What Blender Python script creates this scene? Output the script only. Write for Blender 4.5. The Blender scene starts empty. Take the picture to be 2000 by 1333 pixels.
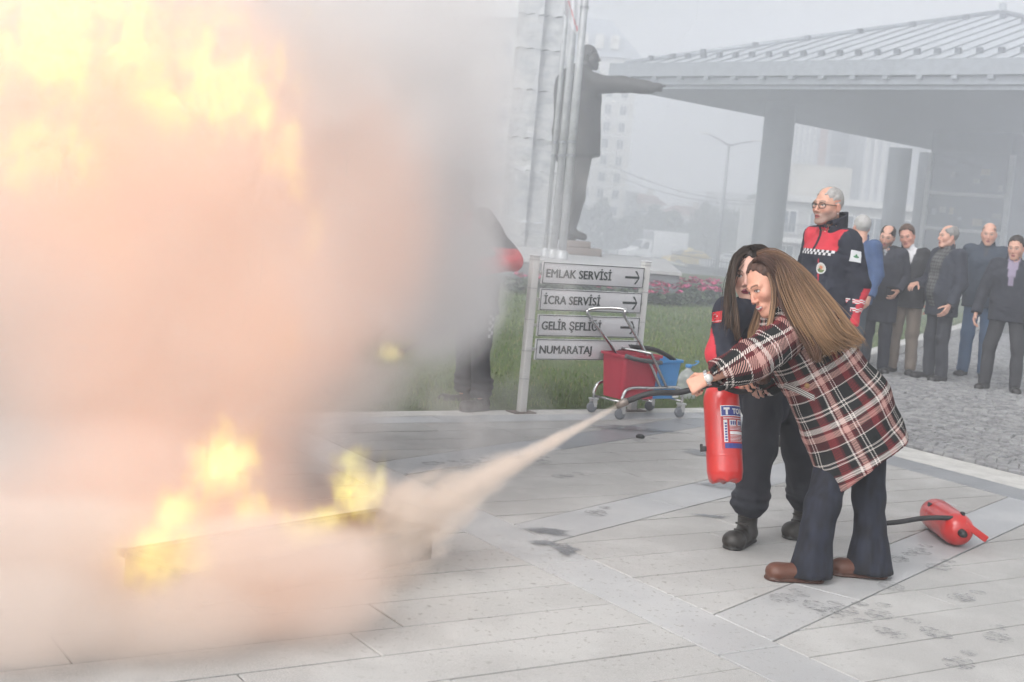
import bpy, bmesh, math, random
import numpy as np
from mathutils import Vector, Matrix
from mathutils.bvhtree import BVHTree
random.seed(7); rng = np.random.default_rng(11)
S = bpy.context.scene; COL = S.collection
PI = math.pi; rad = math.radians

# ------------------------------------------------------------------ camera
FPX = 2611.0; EYE = 1.5; PITCH = math.atan(260.5/FPX); ROLL = rad(5)
FW = np.array([0, math.cos(PITCH), -math.sin(PITCH)])
_r = np.array([1., 0, 0]); _u = np.array([0, math.sin(PITCH), math.cos(PITCH)])
RT = math.cos(ROLL)*_r + math.sin(ROLL)*_u; UP = -math.sin(ROLL)*_r + math.cos(ROLL)*_u
EYEP = np.array([0, 0, EYE])
cam = bpy.data.objects.new('camera', bpy.data.cameras.new('camera')); COL.objects.link(cam)
cam.data.sensor_width = 36; cam.data.lens = 36*FPX/2000; cam.data.clip_start = .05; cam.data.clip_end = 3000
_m = Matrix.Identity(4)
for i, v in enumerate((RT, UP, -FW)):
    for k in range(3): _m[k][i] = v[k]
_m.translation = Vector(EYEP); cam.matrix_world = _m
cam.data.dof.use_dof = True; cam.data.dof.focus_distance = 6.0; cam.data.dof.aperture_fstop = 5.6
S.camera = cam
def W(px, py, Z):            # a survey point: where the ray through a photo pixel is at depth Z (metres)
    return EYEP + Z*(FW + (px-1000)/FPX*RT + (666.5-py)/FPX*UP)
def G(px, py, z=0.0):        # where that ray meets the level z
    d = FW + (px-1000)/FPX*RT + (666.5-py)/FPX*UP
    return EYEP + d*(z-EYE)/d[2]

# ------------------------------------------------------------------ sky and sun
SUN_EL, SUN_AZ = rad(48), rad(215)
world = bpy.data.worlds.new('World'); S.world = world; world.use_nodes = True
nt = world.node_tree; nt.nodes.clear()
sky = nt.nodes.new('ShaderNodeTexSky'); sky.sky_type = 'NISHITA'; sky.sun_disc = False
sky.sun_elevation = SUN_EL; sky.sun_rotation = SUN_AZ; sky.air_density = 1.0; sky.dust_density = 3.0; sky.ozone_density = 1.0
# an even cloud deck: the sky is looked up high above the true direction, so the layer stays smooth down to the horizon
N_tc = nt.nodes.new('ShaderNodeTexCoord'); mp = nt.nodes.new('ShaderNodeMapping'); mp.inputs['Scale'].default_value = (1, 1, .55); mp.inputs['Location'].default_value = (0, 0, .5)
nt.links.new(N_tc.outputs['Generated'], mp.inputs['Vector']); nt.links.new(mp.outputs[0], sky.inputs['Vector'])
hs = nt.nodes.new('ShaderNodeHueSaturation'); hs.inputs['Saturation'].default_value = .05
bg = nt.nodes.new('ShaderNodeBackground'); bg.inputs['Strength'].default_value = .15
wo = nt.nodes.new('ShaderNodeOutputWorld')
nt.links.new(sky.outputs[0], hs.inputs['Color']); nt.links.new(hs.outputs[0], bg.inputs['Color']); nt.links.new(bg.outputs[0], wo.inputs['Surface'])
sl = bpy.data.lights.new('sun', 'SUN'); sl.energy = .9; sl.angle = rad(24); sl.color = (1, .97, .93)
so = bpy.data.objects.new('sun', sl); COL.objects.link(so)
_d = Vector((math.sin(SUN_AZ)*math.cos(SUN_EL), math.cos(SUN_AZ)*math.cos(SUN_EL), math.sin(SUN_EL)))
so.rotation_euler = _d.to_track_quat('Z', 'Y').to_euler()
vs = S.view_settings; S.display_settings.display_device = 'sRGB'
vs.view_transform = 'Standard'; vs.look = 'None'; vs.exposure = .70; vs.gamma = 1; vs.use_curve_mapping = False
S.render.engine = 'CYCLES'
S.cycles.max_bounces = 6; S.cycles.diffuse_bounces = 2; S.cycles.glossy_bounces = 2; S.cycles.transmission_bounces = 4
S.cycles.volume_bounces = 5; S.cycles.transparent_max_bounces = 12
S.cycles.caustics_reflective = False; S.cycles.caustics_refractive = False
S.cycles.sample_clamp_indirect = 4; S.cycles.use_denoising = True
S.cycles.use_adaptive_sampling = True; S.cycles.adaptive_threshold = .045; S.cycles.adaptive_min_samples = 20

# ------------------------------------------------------------------ helpers
def srgb(r, g, b):
    return tuple(((c/255+.055)/1.055)**2.4 if c/255 > .04045 else c/255/12.92 for c in (r, g, b))
def link(o, parent=None):
    COL.objects.link(o)
    if parent is not None: o.parent = parent
    return o
def tag(o, label, cat, group=None):
    o['label'] = label; o['category'] = cat
    if group: o['group'] = group
    return o
def thing(name, label, cat, loc=(0, 0, 0), rz=0, group=None):
    o = bpy.data.objects.new(name, None); o.empty_display_size = .2; link(o); o.location = loc; o.rotation_euler = (0, 0, rz)
    return tag(o, label, cat, group)
def kind(o, k): o['kind'] = k; return o
def mesh_np(name, V, F, mat=None, parent=None, smooth=False, loc=None):
    me = bpy.data.meshes.new(name)
    V = np.asarray(V, dtype=np.float32)
    if isinstance(F, np.ndarray):
        n, k = F.shape
        me.vertices.add(len(V)); me.vertices.foreach_set('co', V.ravel())
        me.loops.add(n*k); me.loops.foreach_set('vertex_index', F.ravel().astype(np.int32))
        me.polygons.add(n); me.polygons.foreach_set('loop_start', np.arange(0, n*k, k, dtype=np.int32))
        me.polygons.foreach_set('loop_total', np.full(n, k, dtype=np.int32))
        me.update(calc_edges=True); me.validate()
    else:
        me.from_pydata([tuple(v) for v in V], [], F); me.update()
    if smooth: me.polygons.foreach_set('use_smooth', np.ones(len(me.polygons), dtype=bool))
    if mat: me.materials.append(mat)
    o = bpy.data.objects.new(name, me); link(o, parent)
    if loc is not None: o.location = loc
    return o
class MB:                                   # collects shapes, builds one mesh object
    def __init__(s): s.V = []; s.F = []; s.M = []; s.mi = 0; s.sm = []
    def add(s, V, F, smooth=False):
        b = len(s.V); s.V += [tuple(v) for v in V]
        s.F += [tuple(i+b for i in f) for f in F]; s.M += [s.mi]*len(F); s.sm += [smooth]*len(F); return s
    def box(s, c, d, R=None, bev=0):        # centre, full size
        c = np.array(c, float); h = np.array(d, float)/2
        if bev <= 0:
            V = [(sx*h[0], sy*h[1], sz*h[2]) for sz in (-1, 1) for sy in (-1, 1) for sx in (-1, 1)]
            F = [(0, 2, 3, 1), (4, 5, 7, 6), (0, 1, 5, 4), (2, 6, 7, 3), (0, 4, 6, 2), (1, 3, 7, 5)]
        else:
            bm = bmesh.new(); bmesh.ops.create_cube(bm, size=1)
            for v in bm.verts: v.co = Vector((v.co.x*2*h[0], v.co.y*2*h[1], v.co.z*2*h[2]))
            bmesh.ops.bevel(bm, geom=bm.edges[:], offset=bev, segments=2, affect='EDGES', profile=.5)
            bm.verts.index_update(); V = [tuple(v.co) for v in bm.verts]; F = [tuple(v.index for v in f.verts) for f in bm.faces]; bm.free()
        V = np.array(V)
        if R is not None: V = V @ np.array(R).T
        return s.add(V+c, F, bev > 0)
    def tube(s, pts, r, n=10, cap=True):    # swept tube along points
        P = np.array(pts, float); m = len(P); rr = np.full(m, r) if np.isscalar(r) else np.array(r, float)
        T = np.gradient(P, axis=0); T /= np.linalg.norm(T, axis=1)[:, None]+1e-12
        ref = np.array([0, 0, 1.]) if abs(T[0][2]) < .9 else np.array([1., 0, 0])
        nrm = np.cross(T[0], ref); nrm /= np.linalg.norm(nrm)
        V = []; ang = np.linspace(0, 2*PI, n, endpoint=False)
        for i in range(m):
            nrm = nrm - T[i]*(nrm@T[i]); nrm /= np.linalg.norm(nrm)+1e-12; bi = np.cross(T[i], nrm)
            for a in ang: V.append(P[i]+rr[i]*(math.cos(a)*nrm+math.sin(a)*bi))
        F = [(i*n+k, i*n+(k+1) % n, (i+1)*n+(k+1) % n, (i+1)*n+k) for i in range(m-1) for k in range(n)]
        s.add(V, F, True)
        if cap: s.add([], []); b = len(s.V)-m*n; s.F += [tuple(b+k for k in range(n-1, -1, -1)), tuple(b+(m-1)*n+k for k in range(n))]; s.M += [s.mi]*2; s.sm += [False]*2
        return s
    def lathe(s, prof, n=24, o=(0, 0, 0), R=None, flip=False):   # (r, z) profile round z
        V = []; m = len(prof)
        for r, z in prof:
            for k in range(n):
                a = 2*PI*k/n; V.append((r*math.cos(a), r*math.sin(a), z))
        F = [(i*n+k, i*n+(k+1) % n, (i+1)*n+(k+1) % n, (i+1)*n+k) for i in range(m-1) for k in range(n)]
        if flip: F = [f[::-1] for f in F]
        V = np.array(V)
        if R is not None: V = V @ np.array(R).T
        return s.add(V+np.array(o), F, True)
    def prism(s, poly, z0, z1, inset=0):    # polygon (ccw) extruded in z, optional top chamfer
        n = len(poly); P = np.array(poly, float)
        rings = [(P, z0)]
        if inset > 0:
            c = P.mean(0); d = P-c; L = np.linalg.norm(d, axis=1)[:, None]+1e-9
            rings += [(P, z1-inset), (P-d/L*inset*1.3, z1)]
        else: rings += [(P, z1)]
        V = [(p[0], p[1], z) for Q, z in rings for p in Q]; m = len(rings)
        F = [(i*n+k, i*n+(k+1) % n, (i+1)*n+(k+1) % n, (i+1)*n+k) for i in range(m-1) for k in range(n)]
        F.append(tuple((m-1)*n+k for k in range(n)))
        return s.add(V, F)
    def build(s, name, mat=None, parent=None, loc=None, rz=0):
        me = bpy.data.meshes.new(name); me.from_pydata(s.V, [], s.F)
        mats = mat if isinstance(mat, (list, tuple)) else [mat]
        for m_ in mats:
            if m_: me.materials.append(m_)
        me.polygons.foreach_set('material_index', s.M); me.polygons.foreach_set('use_smooth', s.sm); me.update()
        o = bpy.data.objects.new(name, me); link(o, parent)
        if loc is not None: o.location = loc
        o.rotation_euler[2] = rz
        return o
def rotz(a): c, s_ = math.cos(a), math.sin(a); return np.array([[c, -s_, 0], [s_, c, 0], [0, 0, 1.]])
def frame(z, x=None):                       # rotation matrix whose third column is z
    z = np.array(z, float); z /= np.linalg.norm(z)
    x = np.array(x if x is not None else ((1., 0, 0) if abs(z[0]) < .9 else (0, 1., 0)), float)
    x = x - z*(x@z); x /= np.linalg.norm(x); y = np.cross(z, x)
    return np.stack([x, y, z], 1)
def spline(pts, n):                         # Catmull-Rom through points
    P = np.array(pts, float); P = np.vstack([2*P[0]-P[1], P, 2*P[-1]-P[-2]]); m = len(P)-3
    t = np.linspace(0, m-1e-6, n); i = t.astype(int); u = (t-i)[:, None]
    a, b, c, d = P[i], P[i+1], P[i+2], P[i+3]
    return .5*(2*b+(c-a)*u+(2*a-5*b+4*c-d)*u*u+(3*b-a-3*c+d)*u**3)

# ---- node expressions: arithmetic on sockets
class N:
    tree = None
    def __init__(s, so): s.s = so
    @staticmethod
    def node(t, **kw):
        n = N.tree.nodes.new(t)
        for k, v in kw.items(): setattr(n, k, v)
        return n
    @staticmethod
    def put(inp, v):
        if isinstance(v, N): N.tree.links.new(v.s, inp)
        else: inp.default_value = v
    @staticmethod
    def math(op, a, b=None, c=None, clamp=False):
        n = N.node('ShaderNodeMath', operation=op, use_clamp=clamp)
        N.put(n.inputs[0], a)
        if b is not None: N.put(n.inputs[1], b)
        if c is not None: N.put(n.inputs[2], c)
        return N(n.outputs[0])
    @staticmethod
    def vm(op, a, b=None, sc=None):
        n = N.node('ShaderNodeVectorMath', operation=op); N.put(n.inputs[0], a)
        if b is not None: N.put(n.inputs[1], b)
        if sc is not None: N.put(n.inputs['Scale'], sc)
        return N(n.outputs['Value'] if op in ('LENGTH', 'DOT_PRODUCT', 'DISTANCE') else n.outputs['Vector'])
    def __add__(a, b): return N.math('ADD', a, b)
    __radd__ = __add__
    def __sub__(a, b): return N.math('SUBTRACT', a, b)
    def __rsub__(a, b): return N.math('SUBTRACT', b, a)
    def __mul__(a, b): return N.math('MULTIPLY', a, b)
    __rmul__ = __mul__
    def __truediv__(a, b): return N.math('DIVIDE', a, b)
    def max(a, b): return N.math('MAXIMUM', a, b)
    def min(a, b): return N.math('MINIMUM', a, b)
    def clamp(a): return N.math('ADD', a, 0.0, clamp=True)
    def pow(a, b): return N.math('POWER', a, b)
    def fract(a): return N.math('FRACT', a)
    def abs(a): return N.math('ABSOLUTE', a)
    def gt(a, b): return N.math('GREATER_THAN', a, b)
    def lt(a, b): return N.math('LESS_THAN', a, b)
    def ss(a, lo, hi, t0=0.0, t1=1.0):
        n = N.node('ShaderNodeMapRange', interpolation_type='SMOOTHSTEP'); N.put(n.inputs[0], a)
        for i, v in enumerate((lo, hi, t0, t1)): N.put(n.inputs[i+1], v)
        return N(n.outputs[0])
    def xyz(a):
        n = N.node('ShaderNodeSeparateXYZ'); N.put(n.inputs[0], a); return [N(q) for q in n.outputs]
    @staticmethod
    def vec(x, y, z):
        n = N.node('ShaderNodeCombineXYZ')
        for i, v in enumerate((x, y, z)): N.put(n.inputs[i], v)
        return N(n.outputs[0])
    @staticmethod
    def noise(v, scale, detail=3, rough=.5, dist=0.0, out='Fac'):
        n = N.node('ShaderNodeTexNoise')
        if v is not None: N.put(n.inputs['Vector'], v)
        n.inputs['Scale'].default_value = scale; n.inputs['Detail'].default_value = detail; n.inputs['Roughness'].default_value = rough
        n.inputs['Distortion'].default_value = dist
        return N(n.outputs[0] if out == 'Fac' else n.outputs[1])
    @staticmethod
    def mix(f, a, b):
        n = N.node('ShaderNodeMix', data_type='RGBA'); N.put(n.inputs[0], f)
        for i, v in ((6, a), (7, b)):
            if isinstance(v, N): N.tree.links.new(v.s, n.inputs[i])
            else: n.inputs[i].default_value = tuple(v)+(1,) if len(v) == 3 else v
        return N(n.outputs[2])
    @staticmethod
    def coord(kind_='Object'): return N(N.node('ShaderNodeTexCoord').outputs[kind_])
    @staticmethod
    def attr(name, o='Color'): return N(N.node('ShaderNodeAttribute', attribute_name=name).outputs[o])
    @staticmethod
    def rnd(): return N(N.node('ShaderNodeObjectInfo').outputs['Random'])
    @staticmethod
    def pos(): return N(N.node('ShaderNodeNewGeometry').outputs['Position'])
MATS = {}
def mat(name, col=None, rough=.6, metal=0, fn=None, bump=None, spec=None, var=.12, vscale=6, alpha=None, trans=0, coat=0):
    """principled material; fn() -> colour N; bump() -> (height N, strength, distance)"""
    if name in MATS: return MATS[name]
    m = bpy.data.materials.new(name); m.use_nodes = True; N.tree = m.node_tree
    p = m.node_tree.nodes['Principled BSDF']; MATS[name] = m
    p.inputs['Roughness'].default_value = rough; p.inputs['Metallic'].default_value = metal
    if spec is not None: p.inputs['Specular IOR Level'].default_value = spec
    if trans: p.inputs['Transmission Weight'].default_value = trans
    if coat: p.inputs['Coat Weight'].default_value = coat; p.inputs['Coat Roughness'].default_value = .15
    if fn: c = fn()
    else:
        n = N.noise(N.coord(), vscale, 4, .6)
        c = N.mix(n.ss(.3, .7), tuple(x*(1-var) for x in col), tuple(min(1, x*(1+var)) for x in col))
    N.tree.links.new(c.s, p.inputs['Base Color'])
    if bump:
        h, st, di = bump(); b = N.node('ShaderNodeBump'); N.put(b.inputs['Height'], h)
        b.inputs['Strength'].default_value = st; b.inputs['Distance'].default_value = di
        N.tree.links.new(b.outputs[0], p.inputs['Normal'])
    return m
def nbump(scale, st=.3, di=.005, detail=4):
    return lambda: (N.noise(N.coord(), scale, detail, .6), st, di)
def attr_mat(name, rough=.6, bump=None, spec=None):
    return mat(name, rough=rough, fn=lambda: N.attr('Col'), bump=bump, spec=spec)
def set_col(o, C):                           # per-vertex colour of the surface itself (cloth zones, lips, iris ...)
    me = o.data; a = me.color_attributes.new('Col', 'FLOAT_COLOR', 'POINT')
    C = np.asarray(C, np.float32); C4 = np.ones((len(C), 4), np.float32); C4[:, :3] = C
    a.data.foreach_set('color', C4.ravel())
def text_mesh(body, size, bold=0.0, xs=1.0):  # flat letters: returns verts (n,3), faces; origin left baseline
    c = bpy.data.curves.new('t', 'FONT'); c.body = body; c.size = size; c.offset = bold; c.fill_mode = 'FRONT'; c.resolution_u = 3
    o = bpy.data.objects.new('t', c); COL.objects.link(o); dg = bpy.context.evaluated_depsgraph_get(); dg.update()
    me = o.evaluated_get(dg).to_mesh(); V = np.array([v.co[:] for v in me.vertices]); F = [tuple(p.vertices) for p in me.polygons]
    V[:, 0] *= xs
    bpy.data.objects.remove(o); bpy.data.curves.remove(c)
    return V, F
# ------------------------------------------------------------------ ground
CA, SA = math.cos(rad(33.3)), math.sin(rad(33.3))
def aq(x, y): return x*CA+y*SA, -x*SA+y*CA          # along the planks, across them
def xy(a, q): return a*CA-q*SA, a*SA+q*CA
def slope(y): return float(np.interp(y, [-500, 36, 75, 140, 900], [0, 0, -1.5, -2.8, -4]))
m_earth = mat('earth_ground', fn=lambda: N.mix(N.noise(N.coord(), .6, 5).ss(.4, .6), (.12, .12, .11), (.18, .175, .165)), rough=.9)
ys = [-40, 0, 26, 36, 55, 75, 100, 140, 330]
V = [(x, y, slope(y)-.12) for y in ys for x in (-190, 190)]
kind(mesh_np('ground', V, [(2*i, 2*i+1, 2*i+3, 2*i+2) for i in range(len(ys)-1)], m_earth), 'structure')
def clip(poly, nx, ny, d):                          # keep the side nx*x+ny*y <= d
    out = []
    for i in range(len(poly)):
        p, r = poly[i], poly[(i+1) % len(poly)]; dp = nx*p[0]+ny*p[1]-d; dr = nx*r[0]+ny*r[1]-d
        if dp <= 0: out.append(p)
        if dp*dr < 0: t = dp/(dp-dr); out.append((p[0]+(r[0]-p[0])*t, p[1]+(r[1]-p[1])*t))
    return out
def area(p): return .5*abs(sum(p[i][0]*p[(i+1) % len(p)][1]-p[(i+1) % len(p)][0]*p[i][1] for i in range(len(p))))
TH = rad(53.5-33.3); TN = (-math.sin(TH), math.cos(TH))     # normal of the diagonal strips in (a,q)
STR = []                                               # strips as (lo, hi) along TN
_x0 = aq(1.57, 5.49); _x1 = aq(1.97, 6.55)
_s0 = TN[0]*_x0[0]+TN[1]*_x0[1]; _s1 = TN[0]*_x1[0]+TN[1]*_x1[1]
for k in range(-3, 4): STR.append((_s0+k*1.345, _s1+k*1.345))
B0, B1, C0, C1, C2, QL = 3.20, 3.51, 7.06, 7.40, 7.84, 8.23    # cross bands and the lawn edge (a, a, a, a, a, q)
def powder():      # extinguisher powder lying over the stones, thickest near the tray
    p = N.pos(); d = N.vm('LENGTH', N.vm('MULTIPLY', N.vm('SUBTRACT', p, (.2, 5.35, 0)), (.55, .75, 0)))
    return (d.ss(2.2, .2)*.75 + N.noise(p, 1.7, 5, .62).ss(.42, .66)*.45).clamp()
def stone_col(base, dark, spk):
    def f():
        p = N.pos(); r = N.rnd()
        sp = N.noise(p, 160, 2, .6); c = N.mix(sp.ss(.35, .62), dark, base)
        c = N.mix(N.noise(p, 2.3, 5, .65).ss(.35, .75)*.5, c, tuple(x*.72 for x in base))
        c = N.mix(r*.35, c, tuple(x*.78 for x in base))
        st = N.noise(p, 5.5, 6, .7, .6).ss(.60, .72)*N.noise(p, .7, 2).ss(.42, .62)       # scuffed, trodden marks
        c = N.mix(st*.55, c, tuple(x*.42 for x in base))
        pw = powder(); d = N.vm('LENGTH', N.vm('MULTIPLY', N.vm('SUBTRACT', p, (.15, 5.2, 0)), (.7, .9, 0)))
        spl = N.noise(N.vm('MULTIPLY', p, (1, .8, 1)), 38, 3, .6).ss(.60, .66)*d.ss(1.5, .3)
        c = N.mix(pw*spk, c, (.66, .655, .64))
        return N.mix(spl*.6, c, (.22, .21, .19))
    return f
m_plank = mat('granite_plank', fn=stone_col((.40, .39, .38), (.265, .26, .255), .5), rough=.75, bump=lambda: (N.noise(N.pos(), 60, 5, .7), .25, .004))
m_smooth = mat('smooth_granite', fn=stone_col((.40, .405, .42), (.33, .34, .355), .5), rough=.45, bump=lambda: (N.noise(N.pos(), 90, 3, .6), .08, .002))
m_dark = mat('dark_granite', fn=stone_col((.26, .27, .29), (.21, .22, .235), .2), rough=.4, bump=lambda: (N.noise(N.pos(), 90, 3, .6), .1, .002))
m_joint = mat('joint_sand', (.07, .065, .06), .95)
m_kerb = mat('kerb_stone', (.5, .49, .47), .8, bump=nbump(40, .3, .006))
pieces = []                                             # (poly in aq, material)
def cut_strips(poly, m):
    def rec(p, k):
        if len(p) < 3 or area(p) < .002: return
        if k == len(STR): pieces.append((p, m)); return
        lo, hi = STR[k]
        rec(clip(p, TN[0], TN[1], lo), k+1)
        q = clip(p, -TN[0], -TN[1], -hi)
        if len(q) >= 3: rec(q, k+1)
    # strips are ordered, so what lies above one strip is cut by the next
    rest = poly
    for lo, hi in STR:
        a_ = clip(rest, TN[0], TN[1], lo)
        if len(a_) >= 3 and area(a_) > .002: pieces.append((a_, m))
        rest = clip(rest, -TN[0], -TN[1], -hi)
        if len(rest) < 3: return
    if area(rest) > .002: pieces.append((rest, m))
widths = []; q = 1.9
rows = []
rw = random.Random(5)
while q < QL-.45:
    w = rw.choice([.245, .26, .275, .29]); rows.append((q, min(q+w, QL-.45))); q += w
rows.append((QL-.45, QL-.20)); 
for i, (q0, q1) in enumerate(rows):
    dark = i == len(rows)-1
    for lo, hi, st in ((-1.6, B0, True), (B1, C0, True)):
        a = lo - (rw.random()*.9 if lo < 0 else 0)
        while a < hi:
            L = rw.choice([.9, 1.15, 1.4, 1.7]); e = a+L
            if hi-e < .5: e = hi
            poly = [(max(a, lo), q0), (e, q0), (e, q1), (max(a, lo), q1)]
            if lo > 0 and not dark: cut_strips(poly, m_plank)
            else: pieces.append((poly, m_smooth if dark else m_plank))
            a = e
for lo, hi in STR:                                       # the diagonal smooth strips
    c0 = TN; 
    u = (TN[1], -TN[0])
    t = -8.0
    while t < 14:
        L = rw.choice([1.4, 1.8, 2.3]); 
        P = [(u[0]*tt+TN[0]*s_, u[1]*tt+TN[1]*s_) for tt, s_ in ((t, lo), (t+L, lo), (t+L, hi), (t, hi))]
        for nx, ny, d in ((-1, 0, -B1), (1, 0, C0), (0, -1, -1.9), (0, 1, QL-.45)):
            if len(P) >= 3: P = clip(P, nx, ny, d)
        if len(P) >= 3 and area(P) > .003:
            far = sum(p[1] for p in P)/len(P)
            pieces.append((P, m_dark if (far > 5.9 and sum(p[0] for p in P)/len(P) > 4.9 and lo > STR[4][0]) else m_smooth))
        t += L
for lo, hi, m, L0 in ((B0, B1, m_smooth, 1.05), (C0, C1, m_dark, 1.0), (C1, C2, m_kerb, .8)):   # cross bands
    q = 1.2
    while q < QL-.2:
        e = min(q+L0*(.85+.3*rw.random()), QL-.2); pieces.append(([(lo, q), (hi, q), (hi, e), (lo, e)], m)); q = e
a = -1.6
while a < C2:                                            # flush kerb along the lawn
    e = min(a+.75, C2); pieces.append(([(a, QL-.20), (e, QL-.20), (e, QL), (a, QL)], m_kerb)); a = e
base_poly = [xy(a, q) for a, q in ((-2.6, .6), (C2, .6), (C2, QL), (-2.6, QL))]
plaza = MB().prism(base_poly, -.10, -.012).build('pavement', m_joint); kind(plaza, 'structure')
def visible(cx, cy):
    v = np.array([cx, cy, 0])-EYEP; z = v@FW
    if z < .5: return -1
    x = 1000+FPX*(v@RT)/z; y = 666.5-FPX*(v@UP)/z
    return z if -260 < x < 2260 and y < 1560 else -1
cand = []
for P, m in pieces:
    c = np.mean(P, axis=0); cx, cy = xy(*c); z = visible(cx, cy)
    hid = cx < -1.9 or (cx < -1.1 and cy > 6.0)
    if z > 0: cand.append((area(P)/z**3*(.05 if hid else 1), P, m))
cand.sort(key=lambda t: -t[0])
rest = {}
for i, (sc_, P, m) in enumerate(cand):
    Q = [xy(*p) for p in P]; c = np.mean(Q, axis=0); Q = np.array(Q)-c
    pl = [tuple(v) for v in Q]
    for k in range(len(Q)):
        e = Q[(k+1) % len(Q)]-Q[k]; L = math.hypot(*e)
        if L < 1e-4: continue
        nx, ny = e[1]/L, -e[0]/L; s3 = .0042 if abs(e[0]*CA+e[1]*SA)/L > .9 else .0026
        pl = clip(pl, nx, ny, nx*Q[k][0]+ny*Q[k][1]-s3)
        if len(pl) < 3: break
    if len(pl) < 3: continue
    Q = np.array(pl)
    if i < 298:
        MB().prism(Q, -.012, rw.uniform(-.0015, .0015), .003).build('paving_slab', m, plaza, (c[0], c[1], 0))
    else: rest.setdefault(m.name, (m, MB()))[1].prism(Q+c, -.012, 0, .003)
for m, mb in rest.values(): kind(mb.build('paving_slab', m, plaza), 'stuff')

# ---- lawn: swells gently away from the kerb
K1 = [G(1340, 786)[:2], G(1480, 762)[:2], G(1690, 702)[:2], G(1800, 668)[:2], G(1890, 640)[:2], G(1960, 612)[:2], np.array([14.5, 36.])]   # inner side of the raised kerb
kerb_line = spline([(*p, 0) for p in K1], 60)[:, :2]
def kx(y): return np.interp(y, kerb_line[:, 1], kerb_line[:, 0])
def lawn_z(x, y):
    q = -x*SA+y*CA-QL
    side = np.clip((np.where(y < kerb_line[0, 1], 99, kx(y))-x-.1)/4, 0, 1)
    return .02*np.clip(q/.06, 0, 1)+np.clip(side*8, 0, 1)*.05*np.clip(q/.5, 0, 1)+.03*side*np.clip(q/3, 0, 1)**1.3-.0*x+np.where(y > 36, -(y-36)*.034, 0)
nx_, ny_ = 90, 80; V = []
for j in range(ny_):
    t = j/(ny_-1)
    for i in range(nx_):
        s_ = i/(nx_-1); yy = 8.0+40*t**1.6
        x0 = -16-6*t; x1 = kx(yy) if yy > kerb_line[0, 1] else (yy-(QL+.0)/CA)*CA/SA
        x = x0+(x1-x0)*s_
        ym = (QL-.004+x*SA)/CA                              # the kerb line at this x
        y = max(yy, ym) 
        V.append((x, y, float(lawn_z(x, y))))
m_lawn = mat('lawn_soil_grass', rough=.95, fn=lambda: N.mix(N.noise(N.pos(), 22, 6, .7).ss(.3, .7), N.mix(N.noise(N.pos(), .55, 3).ss(.35, .65), (.052, .082, .02), (.085, .11, .034)), (.115, .155, .055)), bump=lambda: (N.noise(N.pos(), 45, 5, .75), .8, .04))
lawn = kind(mesh_np('lawn', V, [(j*nx_+i, j*nx_+i+1, (j+1)*nx_+i+1, (j+1)*nx_+i) for j in range(ny_-1) for i in range(nx_-1)], m_lawn, smooth=True), 'structure')
n = 130000
u = rng.random(n); y = 8.4+(30-8.4)*u**2.3; x = -3.2+rng.random(n)*(9.5+3.2)
q = -x*SA+y*CA-QL; ok = (q > .015) & (x < np.where(y < kerb_line[0, 1], 99, np.interp(y, kerb_line[:, 1], kerb_line[:, 0]))-.02) & (x < .62*y-1.2) & (x > -.42*y+.2) & (aq(x, y)[0] < np.where(y < kerb_line[0, 1]+.3, 7.5, 99))
x, y = x[ok], y[ok]; n = len(x); z = lawn_z(x, y)-.004
h = (.022+.03*rng.random(n))*(.75+.5*(np.sin(x*2.1)*np.cos(y*1.7+x)*.5+.5)); w = .0022+.0018*rng.random(n); w = w*(1+.10*np.clip(y-9, 0, 12)); a = rng.random(n)*2*PI
lx, ly = rng.normal(0, .4, n)*h, rng.normal(0, .4, n)*h
P = np.stack([np.stack([x-w*np.cos(a), y-w*np.sin(a), z], 1), np.stack([x+w*np.cos(a), y+w*np.sin(a), z], 1),
              np.stack([x+lx*.4+w*.7*np.cos(a), y+ly*.4+w*.7*np.sin(a), z+h*.6], 1), np.stack([x+lx*.4-w*.7*np.cos(a), y+ly*.4-w*.7*np.sin(a), z+h*.6], 1), np.stack([x+lx, y+ly, z+h], 1)], 1).reshape(-1, 3)
b = np.arange(n)*5
F = np.concatenate([np.stack([b, b+1, b+2], 1), np.stack([b, b+2, b+3], 1), np.stack([b+3, b+2, b+4], 1)])
m_grass = attr_mat('grass_blade', .7)
go = mesh_np('grass', P, F, m_grass); kind(go, 'stuff')
g0 = np.array([.085, .145, .035]); g1 = np.array([.185, .24, .075]); t = np.clip(rng.normal(.4, .3, n)+.25*np.sin(x*1.3+.8*y), 0, 1)[:, None]
dry = (rng.random(n) < .1)[:, None]
set_col(go, np.repeat(np.where(dry, np.array([.26, .24, .12]), g0+(g1-g0)*t), 5, 0))

# ---- raised kerb of single stones between lawn and cobbled road
kerb = kind(MB().box((2.4, 12, -.09), (.02, .02, .02)).build('kerb', m_kerb), 'structure')
d = np.r_[0, np.cumsum(np.linalg.norm(np.diff(kerb_line, axis=0), axis=1))]; s_ = 0
while s_ < d[-1]-.8 and s_ < 26:
    p0 = np.array([np.interp(s_, d, kerb_line[:, k]) for k in (0, 1)]); p1 = np.array([np.interp(s_+.78, d, kerb_line[:, k]) for k in (0, 1)])
    t = (p1-p0)/np.linalg.norm(p1-p0); c = (p0+p1)/2+np.array([t[1], -t[0]])*.1
    z0 = float(np.clip((s_-.3)*.06, .02, .13))
    MB().box((0, 0, z0/2-.05), (.77, .2, z0+.1), bev=.018).build('kerb_stone', m_kerb, kerb, (c[0], c[1], 0), math.atan2(t[1], t[0]))
    s_ += .79
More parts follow.
